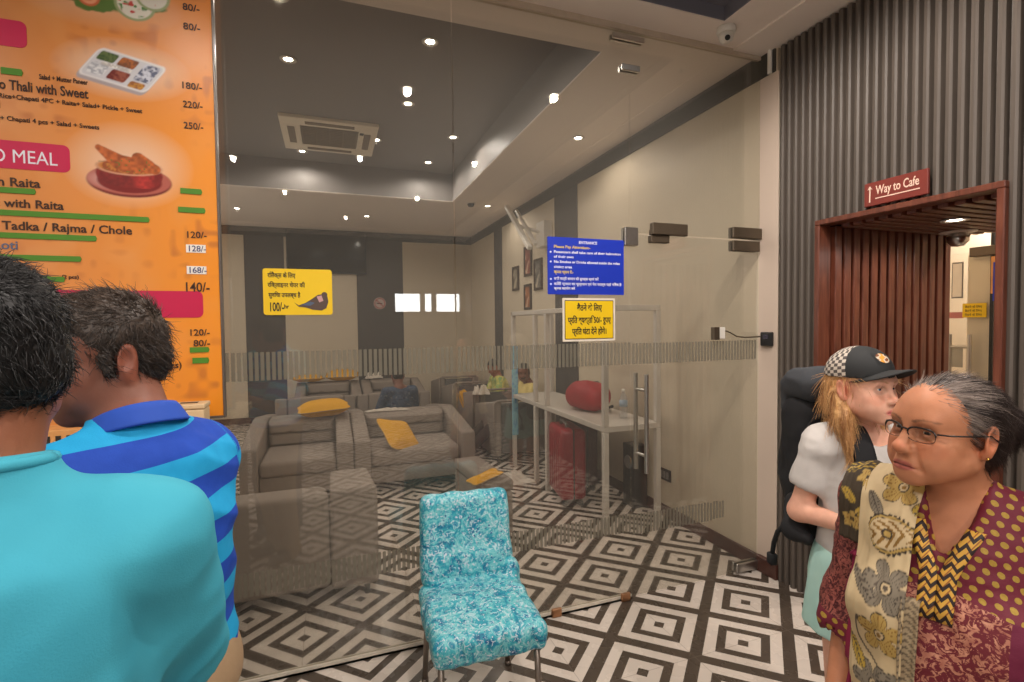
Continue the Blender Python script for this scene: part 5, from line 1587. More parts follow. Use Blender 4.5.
# ------------------------------------------------------------------ the woman in the maroon kurta
def woman():
    s = 0.93; hs = 0.965
    t = thing('person', 'woman in glasses wearing a maroon printed kurta and cream floral scarf', 'person', (1.212, 0.652, 0), R(106))
    J = dict(hc=A3(0.010, 0.045, 1.426), hm=np.eye(3), tm=np.eye(3), nb=A3(0, -0.012, 1.285), ch=A3(0, 0.0, 1.10), pe=A3(0, 0, 0.84),
             sh=[A3(-0.158, -0.02, 1.232), A3(0.152, -0.02, 1.232)], el=[A3(-0.215, -0.03, 0.985), A3(0.195, -0.02, 0.985)], wr=[A3(-0.215, 0.09, 0.775), A3(0.185, 0.10, 0.775)],
             hn=[A3(1, 0.2, 0), A3(-1, 0.2, 0)], th=[-1, 1], curl=0.5, **stand_legs(0.93))
    J['hm'] = rotm(HEADYAW_W, 4, -2)
    S = SDF(); add_head(S, J['hc'], J['hm'], hs, old=True, nose=1.15, jaw=0.94); add_body(S, J, s, fem=True, neck_r=0.052, girth=0.95)
    hc = J['hc']
    V, F = S.mesh(0.0085, (hc - A3(0.12, 0.14, 0.17), hc + A3(0.12, 0.14, 0.13), 0.0024))
    V = relax(V, F, 1, 0.3)
    b = arr_obj('body', V, F, M_SKIN, t)
    set_col(b, skin_cols(V, J, hs, (190, 128, 94), (160, 84, 76), brow=(70, 52, 44), shoes=((60, 40, 36), 0.05)))
    add_eyes(J, hs, t, (44, 26, 18), (18, -6))
    P = lambda x, y, z: hc + J['hm'] @ (hs * A3(x, y, z))
    # hair: pulled back, black with grey in front
    S = SDF(); Mh = J['hm']
    S.ell(P(0, -0.016, 0.031), s * A3(0.0805, 0.102, 0.0865), Mh, k=0.02)
    S.ell(P(0, -0.055, -0.02), s * A3(0.068, 0.055, 0.062), Mh, k=0.02)
    S.plane(P(0, 0.070, 0.062), Mh @ A3(0, 0.80, -0.56), k=0.012)
    for q in (-1, 1):
        S.ell(P(q * 0.085, -0.012, -0.012), s * A3(0.026, 0.024, 0.036), Mh, k=0.008, sub=True)
    S.ell(P(0, -0.122, 0.012), s * A3(0.050, 0.040, 0.050), Mh, k=0.02)
    def colf(V, g):
        q = head_space(V, J['hc'], J['hm'], hs)
        gr = np.clip(0.30 + q[:, 1] * 4.5 + np.abs(q[:, 0]) * 1.0, 0.02, 0.9)
        n = vnoise(q @ np.array(Matrix.Rotation(R(20), 3, 'X')) * A3(150, 26, 110), 1, 4) * 0.5 + 0.5
        m = (np.clip((gr - n * 0.95) * 4 + 0.5, 0, 1) * g.uniform(0.6, 1, len(V)))[:, None]
        return C3(48, 38, 35) * (1 - m) + C3(164, 148, 138) * m
    flow = lambda q: np.stack([-q[:, 0] * 0.4, -np.ones(len(q)), -0.35 - 0.8 * (q[:, 1] < -0.02)], 1)
    build_hair('hair', S, 0.0032, t, J, hs, colf, flow, 5200, 0.045, 0.0006, 0.0018, 0.05, 3, label='black hair streaked with grey, tied back', curl=0.07)
    # glasses: dark browline rims, clear lenses, temples back to the ears
    gl = thing('eyeglasses', None, None); gl.parent = t
    bm = bmesh.new()
    rim = []
    for q in (-1, 1):
        c0 = A3(q * 0.032, 0.093, -0.006)
        ring = []
        for k in range(33):
            a = 2 * PI * k / 32
            sx = math.copysign(abs(math.cos(a)) ** 0.7, math.cos(a)); sz = math.copysign(abs(math.sin(a)) ** 0.7, math.sin(a))
            ring.append(Vector(P(c0[0] + sx * 0.0255, c0[1] - abs(c0[0] + sx * 0.0255) * 0.22 + 0.004, c0[2] + sz * 0.0145)))
        tube(bm, ring, [0.0019 if math.sin(2 * PI * k / 32) > 0.1 else 0.0006 for k in range(33)], 6)
        tube(bm, [Vector(P(q * 0.0575, 0.083, 0.002)), Vector(P(q * 0.070, 0.070, 0.003)), Vector(P(q * 0.079, 0.03, 0.005)), Vector(P(q * 0.083, -0.008, 0.008)), Vector(P(q * 0.084, -0.028, -0.004))], 0.0017, 6)
        tube(bm, [Vector(P(q * 0.0075, 0.0965, -0.004)), Vector(P(q * 0.009, 0.092, -0.014))], 0.0012, 5)
    tube(bm, [Vector(P(-0.008, 0.0955, 0.001)), Vector(P(0, 0.098, 0.003)), Vector(P(0.008, 0.0955, 0.001))], 0.0016, 6)
    fin('rim', bm, plain('gunmetal_rim', srgb(44, 36, 34), 0.3, metal=0.4), gl, True)
    for q in (-1, 1):
        bm = bmesh.new()
        vs = [bm.verts.new(Vector(P(q * 0.032 + sx * 0.0247, 0.0965 - abs(q * 0.032 + sx * 0.0247) * 0.22, -0.006 + sz * 0.0137))) for sx, sz in
              [(math.copysign(abs(math.cos(2 * PI * k / 24)) ** 0.7, math.cos(2 * PI * k / 24)), math.copysign(abs(math.sin(2 * PI * k / 24)) ** 0.7, math.sin(2 * PI * k / 24))) for k in range(24)]]
        bm.faces.new(vs)
        fin('lens', bm, glass_mat('lens_glass', (0.97, 0.97, 0.97, 1), 0.03, boost=0.5), gl)
    # earring
    bm = bmesh.new(); bmesh.ops.create_uvsphere(bm, u_segments=10, v_segments=8, radius=0.0028, matrix=Matrix.Translation(Vector(P(-0.083, -0.006, -0.036)))); fin('earring', bm, plain('gold', srgb(200, 160, 80), 0.25, metal=1.0), t, True)
    # kurta
    S = SDF()
    S.ell((0, 0.0, 1.10), (0.166, 0.118, 0.185), k=0.05)
    S.cone((-0.13, -0.02, 1.225), (0.13, -0.02, 1.225), 0.068, k=0.05)
    for q in (-1, 1):
        S.cone((q * 0.035, -0.012, 1.272), (q * 0.155, -0.02, 1.238), 0.046, 0.052, k=0.03)
        S.ell((q * 0.078, 0.085, 1.05), (0.078, 0.062, 0.075), k=0.05)
        e = J['el'][1 if q > 0 else 0]
        S.cone((q * 0.155, -0.02, 1.225), e, 0.062, 0.056, k=0.04)
        w = J['wr'][1 if q > 0 else 0]
        dd = (w - e) / np.linalg.norm(w - e)
        S.cone(e, e + dd * 0.065, 0.058, 0.060, k=0.03)
    S.ell((0, 0.025, 0.90), (0.165, 0.140, 0.19), k=0.06)
    S.cone((0, 0.01, 0.80), (0, 0.01, 0.52), 0.15, 0.19, k=0.06)
    S.cone((0, -0.014, 1.26), (0, -0.008, 1.318), 0.062, 0.056, k=0.012)
    for q in (-1, 1):
        e = J['el'][1 if q > 0 else 0]; w = J['wr'][1 if q > 0 else 0]; dd = (w - e) / np.linalg.norm(w - e)
        S.cone(e + dd * 0.10, e + dd * 0.3, 0.049, 0.05, k=0.004, sub=True)
    S.cone((0, -0.012, 1.30), (0, -0.006, 1.42), 0.052, 0.056, k=0.004, sub=True)
    S.cone((0, 0.040, 1.335), (0, 0.085, 1.170), 0.060, 0.012, k=0.006, sub=True)
    S.cone((0, 0.090, 1.335), (0, 0.125, 1.170), 0.056, 0.012, k=0.006, sub=True)
    ko, KV, KF = cloth_obj('kurta', S, 0.0062, None, t, [((9, 9, 22), 0.0026, 3, None), ((16, 16, 9), 0.0022, 8, rotm(0, 0, 35)), ((30, 30, 60), 0.0012, 12, None)], 1)
    x, y, z = KV[:, 0], KV[:, 1], KV[:, 2]
    arm = np.clip((np.abs(x) - (0.148 + np.clip(1.21 - z, 0, 1) * 0.07)) / 0.012 + 0.5, 0, 1)
    seam = 1.135 - 0.22 * np.abs(x + 0.0)
    yoke = np.clip((z - seam) / 0.006 + 0.5, 0, 1) * (1 - arm)
    el_z = np.where(x > 0, J['el'][1][2], J['el'][0][2])
    cuff = np.clip((el_z - 0.025 - z) / 0.006 + 0.5, 0, 1) * arm
    panel = np.clip((0.105 - np.abs(x)) / 0.006 + 0.5, 0, 1) * (1 - yoke) * (1 - arm) * (y > 0)
    set_col(ko, np.stack([np.maximum(yoke, cuff), np.maximum(panel, arm * (1 - cuff)), arm], 1), 'Reg')
    k = NT('kurta_print', 0.62, spec=0.35)
    reg = k.n('ShaderNodeAttribute', attribute_name='Reg')
    sr = k.t.nodes.new('ShaderNodeSeparateColor'); k.t.links.new(reg, sr.inputs[0])
    o = k.obj()
    X, Y, Z = k.xyz(o)
    mar = srgb(104, 26, 44); mar2 = srgb(70, 18, 28)
    # staggered yellow dots, slightly irregular
    wob = k.noise(o, 30, 2, out=1)
    px = k.ma('DIVIDE', k.ma('ADD', X, k.ma('MULTIPLY', Y, 0.55)), 0.0225); pz = k.ma('DIVIDE', k.ma('SUBTRACT', Z, k.ma('MULTIPLY', Y, 0.25)), 0.0185)
    row = k.ma('FLOOR', pz)
    px2 = k.ma('ADD', px, k.ma('MULTIPLY', row, 0.5))
    dx = k.ma('SUBTRACT', k.ma('FRACT', px2), 0.5); dz = k.ma('SUBTRACT', k.ma('FRACT', pz), 0.5)
    dd = k.ma('SQRT', k.ma('ADD', k.ma('MULTIPLY', k.ma('MULTIPLY', dx, dx), 1.3), k.ma('MULTIPLY', dz, dz)))
    dd = k.ma('ADD', dd, k.ma('MULTIPLY', k.ma('SUBTRACT', k.noise(o, 90, 2), 0.5), 0.18))
    dots = k.mix(k.ma('LESS_THAN', dd, 0.31), mar, k.mix(k.noise(o, 200, 3), srgb(134, 104, 34), srgb(184, 152, 62)))
    # brocade
    v1 = k.noise(o, 62, 4, 0.6, dist=2.2); v2 = k.n('ShaderNodeTexVoronoi', {'Vector': o, 'Scale': 66}, out=0)
    broc = k.mix(k.ramp(v1, [(0.50, 0), (0.545, 1)]), srgb(104, 30, 40), k.mix(v2, srgb(206, 148, 120), srgb(150, 84, 70)))
    brsl = k.mix(k.ramp(v1, [(0.44, 0), (0.56, 1)]), srgb(70, 20, 24), k.mix(k.noise(o, 140, 3), srgb(176, 104, 88), srgb(112, 48, 50)))
    pl = k.mix(k.noise(o, 12, 3), srgb(112, 28, 60), srgb(92, 22, 46))
    c = k.mix(k.ma('GREATER_THAN', sr.outputs[1], 0.5), pl, k.mix(k.ma('GREATER_THAN', sr.outputs[2], 0.5), broc, brsl))
    c = k.mix(k.ma('GREATER_THAN', sr.outputs[0], 0.5), c, dots)
    k.color(c)
    k.bump(k.noise(o, 160, 3), 0.25, 0.003)
    ko.data.materials.append(k.m)
    bvh = BVHTree.FromPolygons([Vector(v) for v in KV], [tuple(f) for f in KF])
    low = (V[F][:, :, 2].max(1) < 1.315)
    bvs = BVHTree.FromPolygons([Vector(v) for v in V], [tuple(f) for f in F[low]])
    def snap(o, d):
        h1 = bvh.ray_cast(Vector(o), Vector(d)); h2 = bvs.ray_cast(Vector(o), Vector(d))
        c = [(h[3], h[0]) for h in (h1, h2) if h[0] is not None]
        return min(c)[1] if c else None
    # zigzag placket bands along the neckline
    zz = NT('zigzag_band', 0.6)
    oo = zz.obj(); X, Y, Z = zz.xyz(oo)
    f1 = zz.ma('FRACT', zz.ma('DIVIDE', zz.ma('ADD', Z, zz.ma('MULTIPLY', zz.ma('PINGPONG', X, 0.009), 1.3)), 0.019))
    f2 = zz.ma('FRACT', zz.ma('DIVIDE', zz.ma('ADD', X, zz.ma('MULTIPLY', Z, 0.6)), 0.012))
    zz.color(zz.mix(zz.ma('LESS_THAN', f1, 0.46), zz.mix(zz.ma('LESS_THAN', f2, 0.2), srgb(206, 158, 62), srgb(150, 90, 40)), srgb(40, 24, 22)))
    for q in (-1, 1):
        path = [(q * 0.047, 1.243), (q * 0.043, 1.232), (q * 0.032, 1.205), (q * 0.022, 1.18), (q * 0.0145, 1.155), (q * 0.0145, 1.13), (q * 0.0145, 1.10), (q * 0.0145, 1.075)]
        Vv, Ff = [], []
        for i, (px_, pz_) in enumerate(path):
            for j in range(4):
                xx = px_ + (j / 3 - 0.5) * 0.028
                h = snap((xx + 0.0, 0.6, pz_), (0, -1, 0))
                yy = h.y if h else 0.1
                Vv.append((xx, yy + 0.004, pz_))
        Vv = np.array(Vv)
        yg = Vv[:, 1].reshape(-1, 4); yg[:] = np.maximum(yg, yg.mean(1, keepdims=True)); Vv[:, 1] = yg.ravel()
        for i in range(len(path) - 1):
            for j in range(3):
                Ff.append((i * 4 + j, i * 4 + j + 1, i * 4 + j + 5, i * 4 + j + 4))
        pb = arr_obj('placket', Vv, np.array(Ff), zz.m, t)
        so = pb.modifiers.new('solid', 'SOLIDIFY'); so.thickness = 0.003; so.offset = 1
    # scarf: a folded length over her own right shoulder, down the front and the back
    def sheet(name, x0, x1, zf, zb, nu, nv, paint_, amp, seed, th0=0.0, th1=PI, pz=1.215, out=0.011, slide=0.0):
        lf = max(pz - zf, 0.001); lb = max(pz - zb, 0.001); la = 0.13 * (th1 - th0) / PI * 2.2
        T = lf + la + lb
        G = np.zeros((nv, nu, 3)); UV = np.zeros((nv, nu, 2))
        for i in range(nv):
            d_ = T * i / (nv - 1)
            for j in range(nu):
                u = j / (nu - 1)
                x = x0 + (x1 - x0) * u
                if d_ < lf:
                    z_ = zf + d_; x += slide * (1 - d_ / lf)
                    o_, dr = A3(x, 0.6, z_), A3(0, -1, 0)
                elif d_ < lf + la:
                    th = th0 + (th1 - th0) * (d_ - lf) / la
                    dr = -A3(0, math.cos(th), math.sin(th)); o_ = A3(x, 0.0, pz) - dr * 0.6
                else:
                    z_ = pz - (d_ - lf - la); o_, dr = A3(x, -0.6, z_), A3(0, 1, 0)
                h = snap(o_, dr)
                t_ = (h - Vector(o_)).length if h else 0.55
                G[i, j] = (t_, 0, 0); UV[i, j] = (u, d_)
                G[i, j, 1] = i; 
        tt = G[:, :, 0]
        for _ in range(6):
            p_ = np.pad(tt, 1, mode='edge')
            sm = (p_[:-2, 1:-1] + p_[2:, 1:-1] + p_[1:-1, :-2] + p_[1:-1, 2:]) / 4
            tt = np.minimum(tt, sm) * 0.5 + sm * 0.5
            tt = np.minimum(tt, G[:, :, 0])
        PV = np.zeros((nv, nu, 3))
        for i in range(nv):
            d_ = T * i / (nv - 1)
            for j in range(nu):
                u = j / (nu - 1); x = x0 + (x1 - x0) * u
                if d_ < lf:
                    x += slide * (1 - d_ / lf); o_, dr = A3(x, 0.6, zf + d_), A3(0, -1, 0)
                elif d_ < lf + la:
                    th = th0 + (th1 - th0) * (d_ - lf) / la
                    dr = -A3(0, math.cos(th), math.sin(th)); o_ = A3(x, 0.0, pz) - dr * 0.6
                else:
                    o_, dr = A3(x, -0.6, pz - (d_ - lf - la)), A3(0, 1, 0)
                PV[i, j] = o_ + dr * (tt[i, j] - out)
        fl = PV.reshape(-1, 3)
        uv = UV.reshape(-1, 2)
        w = vnoise(np.stack([uv[:, 0] * 5.5, uv[:, 1] * 3.0, 0 * uv[:, 0]], 1), 1, seed)
        w2 = vnoise(np.stack([uv[:, 0] * 9, uv[:, 1] * 9, 0 * uv[:, 0] + 4], 1), 1, seed + 1)
        q = np.arange(nu - 1)[None, :] + np.arange(nv - 1)[:, None] * nu
        Fq = np.stack([q, q + 1, q + nu + 1, q + nu], -1).reshape(-1, 4)
        Nn = vert_normals(fl, Fq)
        if Nn[:, 1].sum() < 0: Nn = -Nn
        sgn = np.sign((Nn * (fl - A3(x0 * 0.5 + x1 * 0.5, 0, 1.1))).sum(1))
        fl = fl + Nn * sgn[:, None] * (amp * (1 - 1.6 * np.abs(w)) + amp * 0.4 * w2)[:, None]
        so_ = arr_obj(name, fl, Fq, M_SCARF, t)
        set_col(so_, paint_(uv[:, 0] * abs(x1 - x0), uv[:, 1]))
        m_ = so_.modifiers.new('solid', 'SOLIDIFY'); m_.thickness = 0.0035
        return so_
    M_SCARF = vcol_mat('cotton_scarf', 0.75, 0.25, (220, (1, 1, 1), 0.25, 0.002))
    ink = (58, 50, 44)
    def flowers(a, b, bg, items, W):
        """a: metres across, b: metres along."""
        P3 = np.stack([a, b, 0 * a], 1)
        C = np.tile(C3(*bg), (len(a), 1)) * (1 + 0.05 * vnoise(P3, 60, 2)[:, None])
        def bl(m, col):
            nonlocal C
            m = np.clip(m, 0, 1)[:, None]; C = C * (1 - m) + C3(*col) * m
        sf = lambda d, w=0.0012: np.clip(0.5 - d / w, 0, 1)
        for kind, cx, cy, sc, rot, c1, c2 in items:
            x = (a - cx); y = (b - cy)
            cr, sr_ = math.cos(rot), math.sin(rot)
            x, y = (x * cr + y * sr_) / sc, (-x * sr_ + y * cr) / sc
            r = np.hypot(x, y); th = np.arctan2(y, x)
            if kind == 'f5' or kind == 'f6':
                n = 5 if kind == 'f5' else 6
                pet = 0.35 + 0.65 * np.abs(np.cos(th * n / 2)) ** 0.6
                d = (r - pet) * sc * 0.7
                bl(sf(d - 0.0016), ink); bl(sf(d), c1)
                vein = np.abs(np.sin(th * n / 2)) < 0.13
                bl(sf(d + 0.002) * (np.abs(np.sin(th * n * 2.5)) < 0.28) * (r > 0.35), c2)
                bl(sf((r - 0.26) * sc), ink); bl(sf((r - 0.2) * sc), bg); bl(sf((r - 0.11) * sc), c2)
            elif kind == 'leaf':
                w = 0.34 * np.sqrt(np.clip(1 - x ** 2, 0, 1)) * (1 - 0.35 * x)
                d = (np.abs(y) - w) * sc
                d = np.where(np.abs(x) < 1, d, 1)
                bl(sf(d - 0.0015), ink); bl(sf(d), c1)
                bl(sf(d + 0.001) * (np.abs(np.sin((x * 1.0 + np.abs(y) * 1.2) * 11)) < 0.33), c2); bl(sf((np.abs(y) - 0.03) * sc) * (np.abs(x) < 1), ink)
            elif kind == 'pais':
                yy = y + 0.45 * np.clip(x, 0, 2) ** 2
                w = 0.62 * np.sqrt(np.clip(1 - ((x - 0.05)) ** 2, 0, 1)) * np.clip(1 - 0.55 * x, 0.1, 2)
                d = np.where(np.abs(x - 0.05) < 1, (np.abs(yy) - w) * sc, 1)
                scal = 0.0025 * np.sin(th * 22)
                bl(sf(d - 0.005 + scal), ink); bl(sf(d - 0.0005), c1); bl(sf(d + 0.004), ink); bl(sf(d + 0.0055), bg)
                bl(sf(d + 0.010) * (np.abs(np.sin(x * 9 + np.abs(yy) * 9)) < 0.6), c2); bl(sf((np.hypot(x + 0.3, yy) - 0.2) * sc), ink); bl(sf((np.hypot(x + 0.3, yy) - 0.13) * sc), c1)
            elif kind == 'stem':
                d = (np.abs(y - 0.25 * np.sin(x * 3)) - 0.03) * sc
                bl(sf(np.where(np.abs(x) < 1, d, 1)), c1)
            elif kind == 'dots':
                d = (np.hypot((x * 4) % 1 - 0.5, (y * 4) % 1 - 0.5) - 0.22) * sc / 4
                bl(sf(np.where(r < 1, d, 1)), c1)
        return C, bl
    tan1, tan2, gr1, gr2, olv = (176, 146, 82), (132, 98, 48), (126, 116, 100), (86, 76, 66), (176, 146, 62)
    def paint_main(a, b):
        W = 0.15
        items = [('stem', 0.08, 0.10, 0.1, 1.2, gr2, ink), ('stem', 0.06, 0.25, 0.09, 1.9, gr2, ink), ('stem', 0.10, 0.36, 0.08, 1.4, gr2, ink),
                 ('leaf', 0.035, 0.05, 0.042, 0.6, gr1, gr2), ('leaf', 0.11, 0.03, 0.045, 2.4, olv, tan2), ('f5', 0.075, 0.085, 0.036, 0.4, tan1, tan2), ('leaf', 0.125, 0.115, 0.036, 1.2, gr1, gr2), ('leaf', 0.025, 0.13, 0.036, 2.0, gr1, gr2),
                 ('leaf', 0.115, 0.175, 0.042, 2.6, gr1, gr2), ('f6', 0.06, 0.205, 0.042, 0.1, gr1, gr2), ('leaf', 0.10, 0.235, 0.038, 0.5, gr1, gr2), ('leaf', 0.02, 0.245, 0.032, 2.2, olv, gr2), ('leaf', 0.075, 0.155, 0.034, 1.4, gr1, gr2),
                 ('f5', 0.07, 0.315, 0.042, 0.35, tan1, tan2), ('leaf', 0.13, 0.29, 0.034, 1.4, gr1, gr2), ('dots', 0.12, 0.345, 0.02, 0, tan2, ink), ('f6', 0.075, 0.405, 0.046, 0.9, gr1, gr2), ('leaf', 0.12, 0.395, 0.03, 0.3, gr1, gr2), ('leaf', 0.03, 0.395, 0.03, 2.5, gr1, gr2),
                 ('pais', 0.075, 0.505, 0.052, 0.35, tan1, tan2), ('f5', 0.075, 0.605, 0.042, 0.2, tan1, tan2), ('leaf', 0.12, 0.575, 0.03, 1, olv, gr2), ('leaf', 0.03, 0.56, 0.03, 2, gr1, gr2), ('f6', 0.08, 0.70, 0.042, 0.2, gr1, gr2)]
        C, bl = flowers(a, b, (196, 174, 136), items, W)
        e = 0.155 - a
        return C
    sheet('scarf', 0.150, 0.042, 0.70, 0.85, 96, 330, paint_main, 0.006, 5, slide=0.0, out=0.014)['label'] = 'cream scarf length with grey and gold flowers'
    def paint_dark(a, b):
        items = [('f5', 0.03, 0.05, 0.024, 0.3, tan1, tan2), ('leaf', 0.06, 0.09, 0.03, 0.8, olv, tan1), ('leaf', 0.02, 0.12, 0.026, 2.2, olv, tan1), ('f5', 0.055, 0.16, 0.022, 0.9, tan1, tan2), ('pais', 0.03, 0.2, 0.03, 0.2, olv, tan1)]
        C, bl = flowers(a, b, (66, 56, 44), items, 0.08)
        bl(np.clip((0.006 - np.abs(b - 0.012)) / 0.002, 0, 1), tan1)
        return C
    sheet('scarf_border', 0.198, 0.143, 1.15, 1.12, 40, 90, paint_dark, 0.004, 15, pz=1.205, out=0.012)['label'] = 'dark olive scarf edge on the shoulder'
    def paint_trim(a, b):
        C = np.tile(C3(150, 132, 104), (len(a), 1)); m = (np.abs(np.sin(b * 260 + np.abs(a - 0.012) * 200)) < 0.5)[:, None]
        return np.where(m, C3(96, 82, 66), C)
    sheet('scarf_trim', 0.048, 0.020, 0.70, 1.12, 12, 140, paint_trim, 0.003, 25, pz=1.10, th1=0.01, out=0.013)['label'] = 'grey braided scarf trim'
    sheet('scarf_hem', 0.164, 0.146, 0.70, 1.12, 8, 100, lambda a, b: np.tile(C3(126, 34, 62), (len(a), 1)), 0.003, 35, pz=1.13, th1=0.01, out=0.010)['label'] = 'maroon scarf hem'
    S = SDF(); trousers(S, J, s, 0.03)
    cloth_obj('trousers', S, 0.012, plain('maroon_cotton', srgb(90, 28, 40), 0.8), t, [((8, 8, 5), 0.003, 3, None)])
    shoes(J, s, plain('brown_leather', srgb(70, 44, 34), 0.5), t, 'sandal')
    return t
HEADYAW_W = -29
woman()
# ------------------------------------------------------------------ the girl with the backpack
def girl():
    s = 0.98
    J = dict(hc=A3(0.060, 0.03, 1.447), hm=rotm(17, 3, 0), tm=np.eye(3), nb=A3(0.028, -0.015, 1.318), ch=A3(0, 0, 1.15), pe=A3(0, 0, 0.86),
             sh=[A3(-0.142, -0.025, 1.265), A3(0.142, -0.025, 1.265)], el=[A3(-0.185, -0.06, 1.05), A3(0.195, -0.06, 1.04)], wr=[A3(-0.10, 0.16, 1.06), A3(0.10, 0.16, 1.05)],
             hn=[A3(1, 0, 0.2), A3(-1, 0, 0.2)], th=[-1, 1], curl=0.9, **stand_legs(0.98, 0.085, (0.85, 0.47, 0.085)))
    th = R(163)
    hw = A3(1.537, 1.056, 0)
    off = Matrix.Rotation(th, 3, 'Z') @ Vector((0.035, 0.03, 0))
    t = thing('person', 'fair-haired girl in a checkered black cap, white tee and mint shorts', 'person', (hw[0] - off.x, hw[1] - off.y, 0), th)
    S = SDF(); add_head(S, J['hc'], J['hm'], s * 0.93, nose=0.9, jaw=0.95); add_body(S, J, s * 0.93, fem=True, neck_r=0.046, girth=0.95)
    hc = J['hc']; hs = s * 0.93
    V, F = S.mesh(0.0085, (hc - A3(0.11, 0.13, 0.15), hc + A3(0.11, 0.13, 0.12), 0.0026))
    V = relax(V, F, 1, 0.3)
    b = arr_obj('body', V, F, M_SKIN, t)
    set_col(b, skin_cols(V, J, hs, (234, 178, 152), (206, 110, 104), brow=(190, 140, 96)))
    add_eyes(J, hs, t, (70, 96, 120), (0, 0))
    P = lambda x, y, z: hc + J['hm'] @ (hs * A3(x, y, z))
    Mh = J['hm']
    # long fair hair falling behind the ears to the shoulders
    S = SDF()
    S.ell(P(0, -0.03, 0.02), hs * A3(0.076, 0.082, 0.080), Mh, k=0.02)
    S.ell(P(0, -0.06, -0.035), hs * A3(0.066, 0.046, 0.06), Mh, k=0.03)
    for q in (-1, 1):
        S.cone(P(q * 0.062, -0.035, -0.03), P(q * 0.070, -0.02, -0.10), 0.028 * hs, 0.026 * hs, k=0.02)
        S.cone(P(q * 0.070, -0.02, -0.10), P(q * 0.082, 0.018, -0.205), 0.027 * hs, 0.012 * hs, k=0.02)
        S.ell(P(q * 0.084, -0.006, -0.006), hs * A3(0.024, 0.022, 0.036), Mh, k=0.008, sub=True)
    S.cone(P(0, -0.085, -0.05), P(0, -0.095, -0.19), 0.045 * hs, 0.028 * hs, k=0.03)
    S.plane(P(0, 0.022, 0.05), Mh @ A3(0, 0.9, 0.0), k=0.01)
    S.plane(P(0, 0, 0.036), Mh @ A3(0, 0.1, 1.0), k=0.004)
    def colf(V, g):
        q = head_space(V, hc, Mh, hs)
        n = np.clip(vnoise(q * A3(90, 90, 9), 1, 4) * 0.7 + 0.5 + g.normal(0, 0.12, len(V)), 0, 1)[:, None]
        return C3(150, 98, 56) * (1 - n) + C3(232, 184, 124) * n
    build_hair('hair', S, 0.0034, t, J, hs, colf, lambda q: np.stack([0.15 * np.sign(q[:, 0]), 0.1 - 0 * q[:, 0], -1.0 - 0 * q[:, 0]], 1), 2600, 0.075, 0.0008, 0.004, 0.06, 5, grav=0.05, label='long fair hair', curl=0.10)
    # cap: black front with a checkered mesh back, curved visor
    cap = thing('cap', None, None); cap.parent = t; cap['label'] = 'black cap with a checkered back'
    tilt = Mh @ rotm(0, 6, 0)
    S = SDF()
    S.ell(P(0, -0.010, 0.046), hs * A3(0.085, 0.105, 0.092), tilt, k=0.02)
    S.ell(P(0, -0.010, 0.040), hs * A3(0.081, 0.101, 0.088), tilt, k=0.004, sub=True)
    S.plane(P(0, 0, 0.034), tilt @ A3(0, -0.16, -1.0), k=0.003)
    CV, CF = S.mesh(0.0026)
    co = arr_obj('crown', CV, CF, None, cap)
    k = NT('cap_cloth', 0.75)
    o = k.obj()
    q3 = head_space(CV, hc, tilt, hs)
    bk = np.clip((0.012 - q3[:, 1]) / 0.003 + 0.5, 0, 1)
    ang = np.arctan2(q3[:, 0], -(q3[:, 1])) / (2 * PI) * 18; zz_ = q3[:, 2] / 0.021
    set_col(co, np.stack([ang * 0.02 + 0.5, zz_ * 0.02 + 0.5, bk], 1), 'Reg')
    rg = k.n('ShaderNodeAttribute', attribute_name='Reg')
    sp = k.t.nodes.new('ShaderNodeSeparateColor'); k.t.links.new(rg, sp.inputs[0])
    fa = k.ma('LESS_THAN', k.ma('FRACT', k.ma('MULTIPLY', sp.outputs[0], 50)), 0.5); fb = k.ma('LESS_THAN', k.ma('FRACT', k.ma('MULTIPLY', sp.outputs[1], 50)), 0.5)
    chk = k.ma('ABSOLUTE', k.ma('SUBTRACT', fa, fb))
    k.color(k.mix(k.ma('GREATER_THAN', sp.outputs[2], 0.5), srgb(34, 35, 36), k.mix(chk, srgb(84, 76, 72), srgb(200, 188, 174))))
    co.data.materials.append(k.m)
    def vis(u, v):
        a = (u - 0.5) * 2
        W = 0.082; 
        x = a * W * (1 - 0.10 * v)
        yb = 0.088 * np.sqrt(np.clip(1 - (a * 0.985) ** 2, 0, 1))
        y = yb + v * 0.080 * np.sqrt(np.clip(1 - a ** 2 * 0.9, 0, 1))
        z = 0.046 + 0.004 - 0.030 * a ** 2 + v * (-0.004) + 0.012 * np.sin(v * 1.5) * 0
        q = np.stack([x, y, z], 1) * hs
        return hc + q @ tilt.T
    vo = grid_mesh('visor', vis, 36, 10, plain('cap_black', srgb(38, 38, 38), 0.75), cap)
    m_ = vo.modifiers.new('solid', 'SOLIDIFY'); m_.thickness = 0.004
    def emb(u, v):
        a = (u - 0.5) * 2
        x = 0.010 + a * 0.024; z = 0.088 + (v - 0.5) * 0.036
        f = np.sqrt(np.clip(1 - (x / 0.085) ** 2 - ((z - 0.046) / 0.092) ** 2, 0.02, 1))
        q = np.stack([x, 0.105 * f + 0.002, z - 0.046], 1) * hs
        return P(0, -0.010, 0.046) + q @ tilt.T
    def emc(u, v):
        a = (u - 0.5) * 2; r = np.hypot(a, (v - 0.5) * 2); n = np.sin(u * 9 + v * 5) * 0.5 + 0.3 * np.sin(v * 14)
        C = np.where((n > 0.1)[:, None], C3(222, 150, 60), C3(206, 190, 170)); C = np.where((n < -0.35)[:, None], C3(120, 70, 40), C)
        return np.where((r > 0.86)[:, None], C3(38, 38, 38), C)
    grid_mesh('emblem', emb, 30, 26, vcol_mat('embroidery', 0.8), cap, True, emc)['label'] = 'small orange and cream embroidered patch'
    # tee shirt
    S = SDF()
    S.ell((0, 0.0, 1.145), (0.155, 0.110, 0.18), k=0.05)
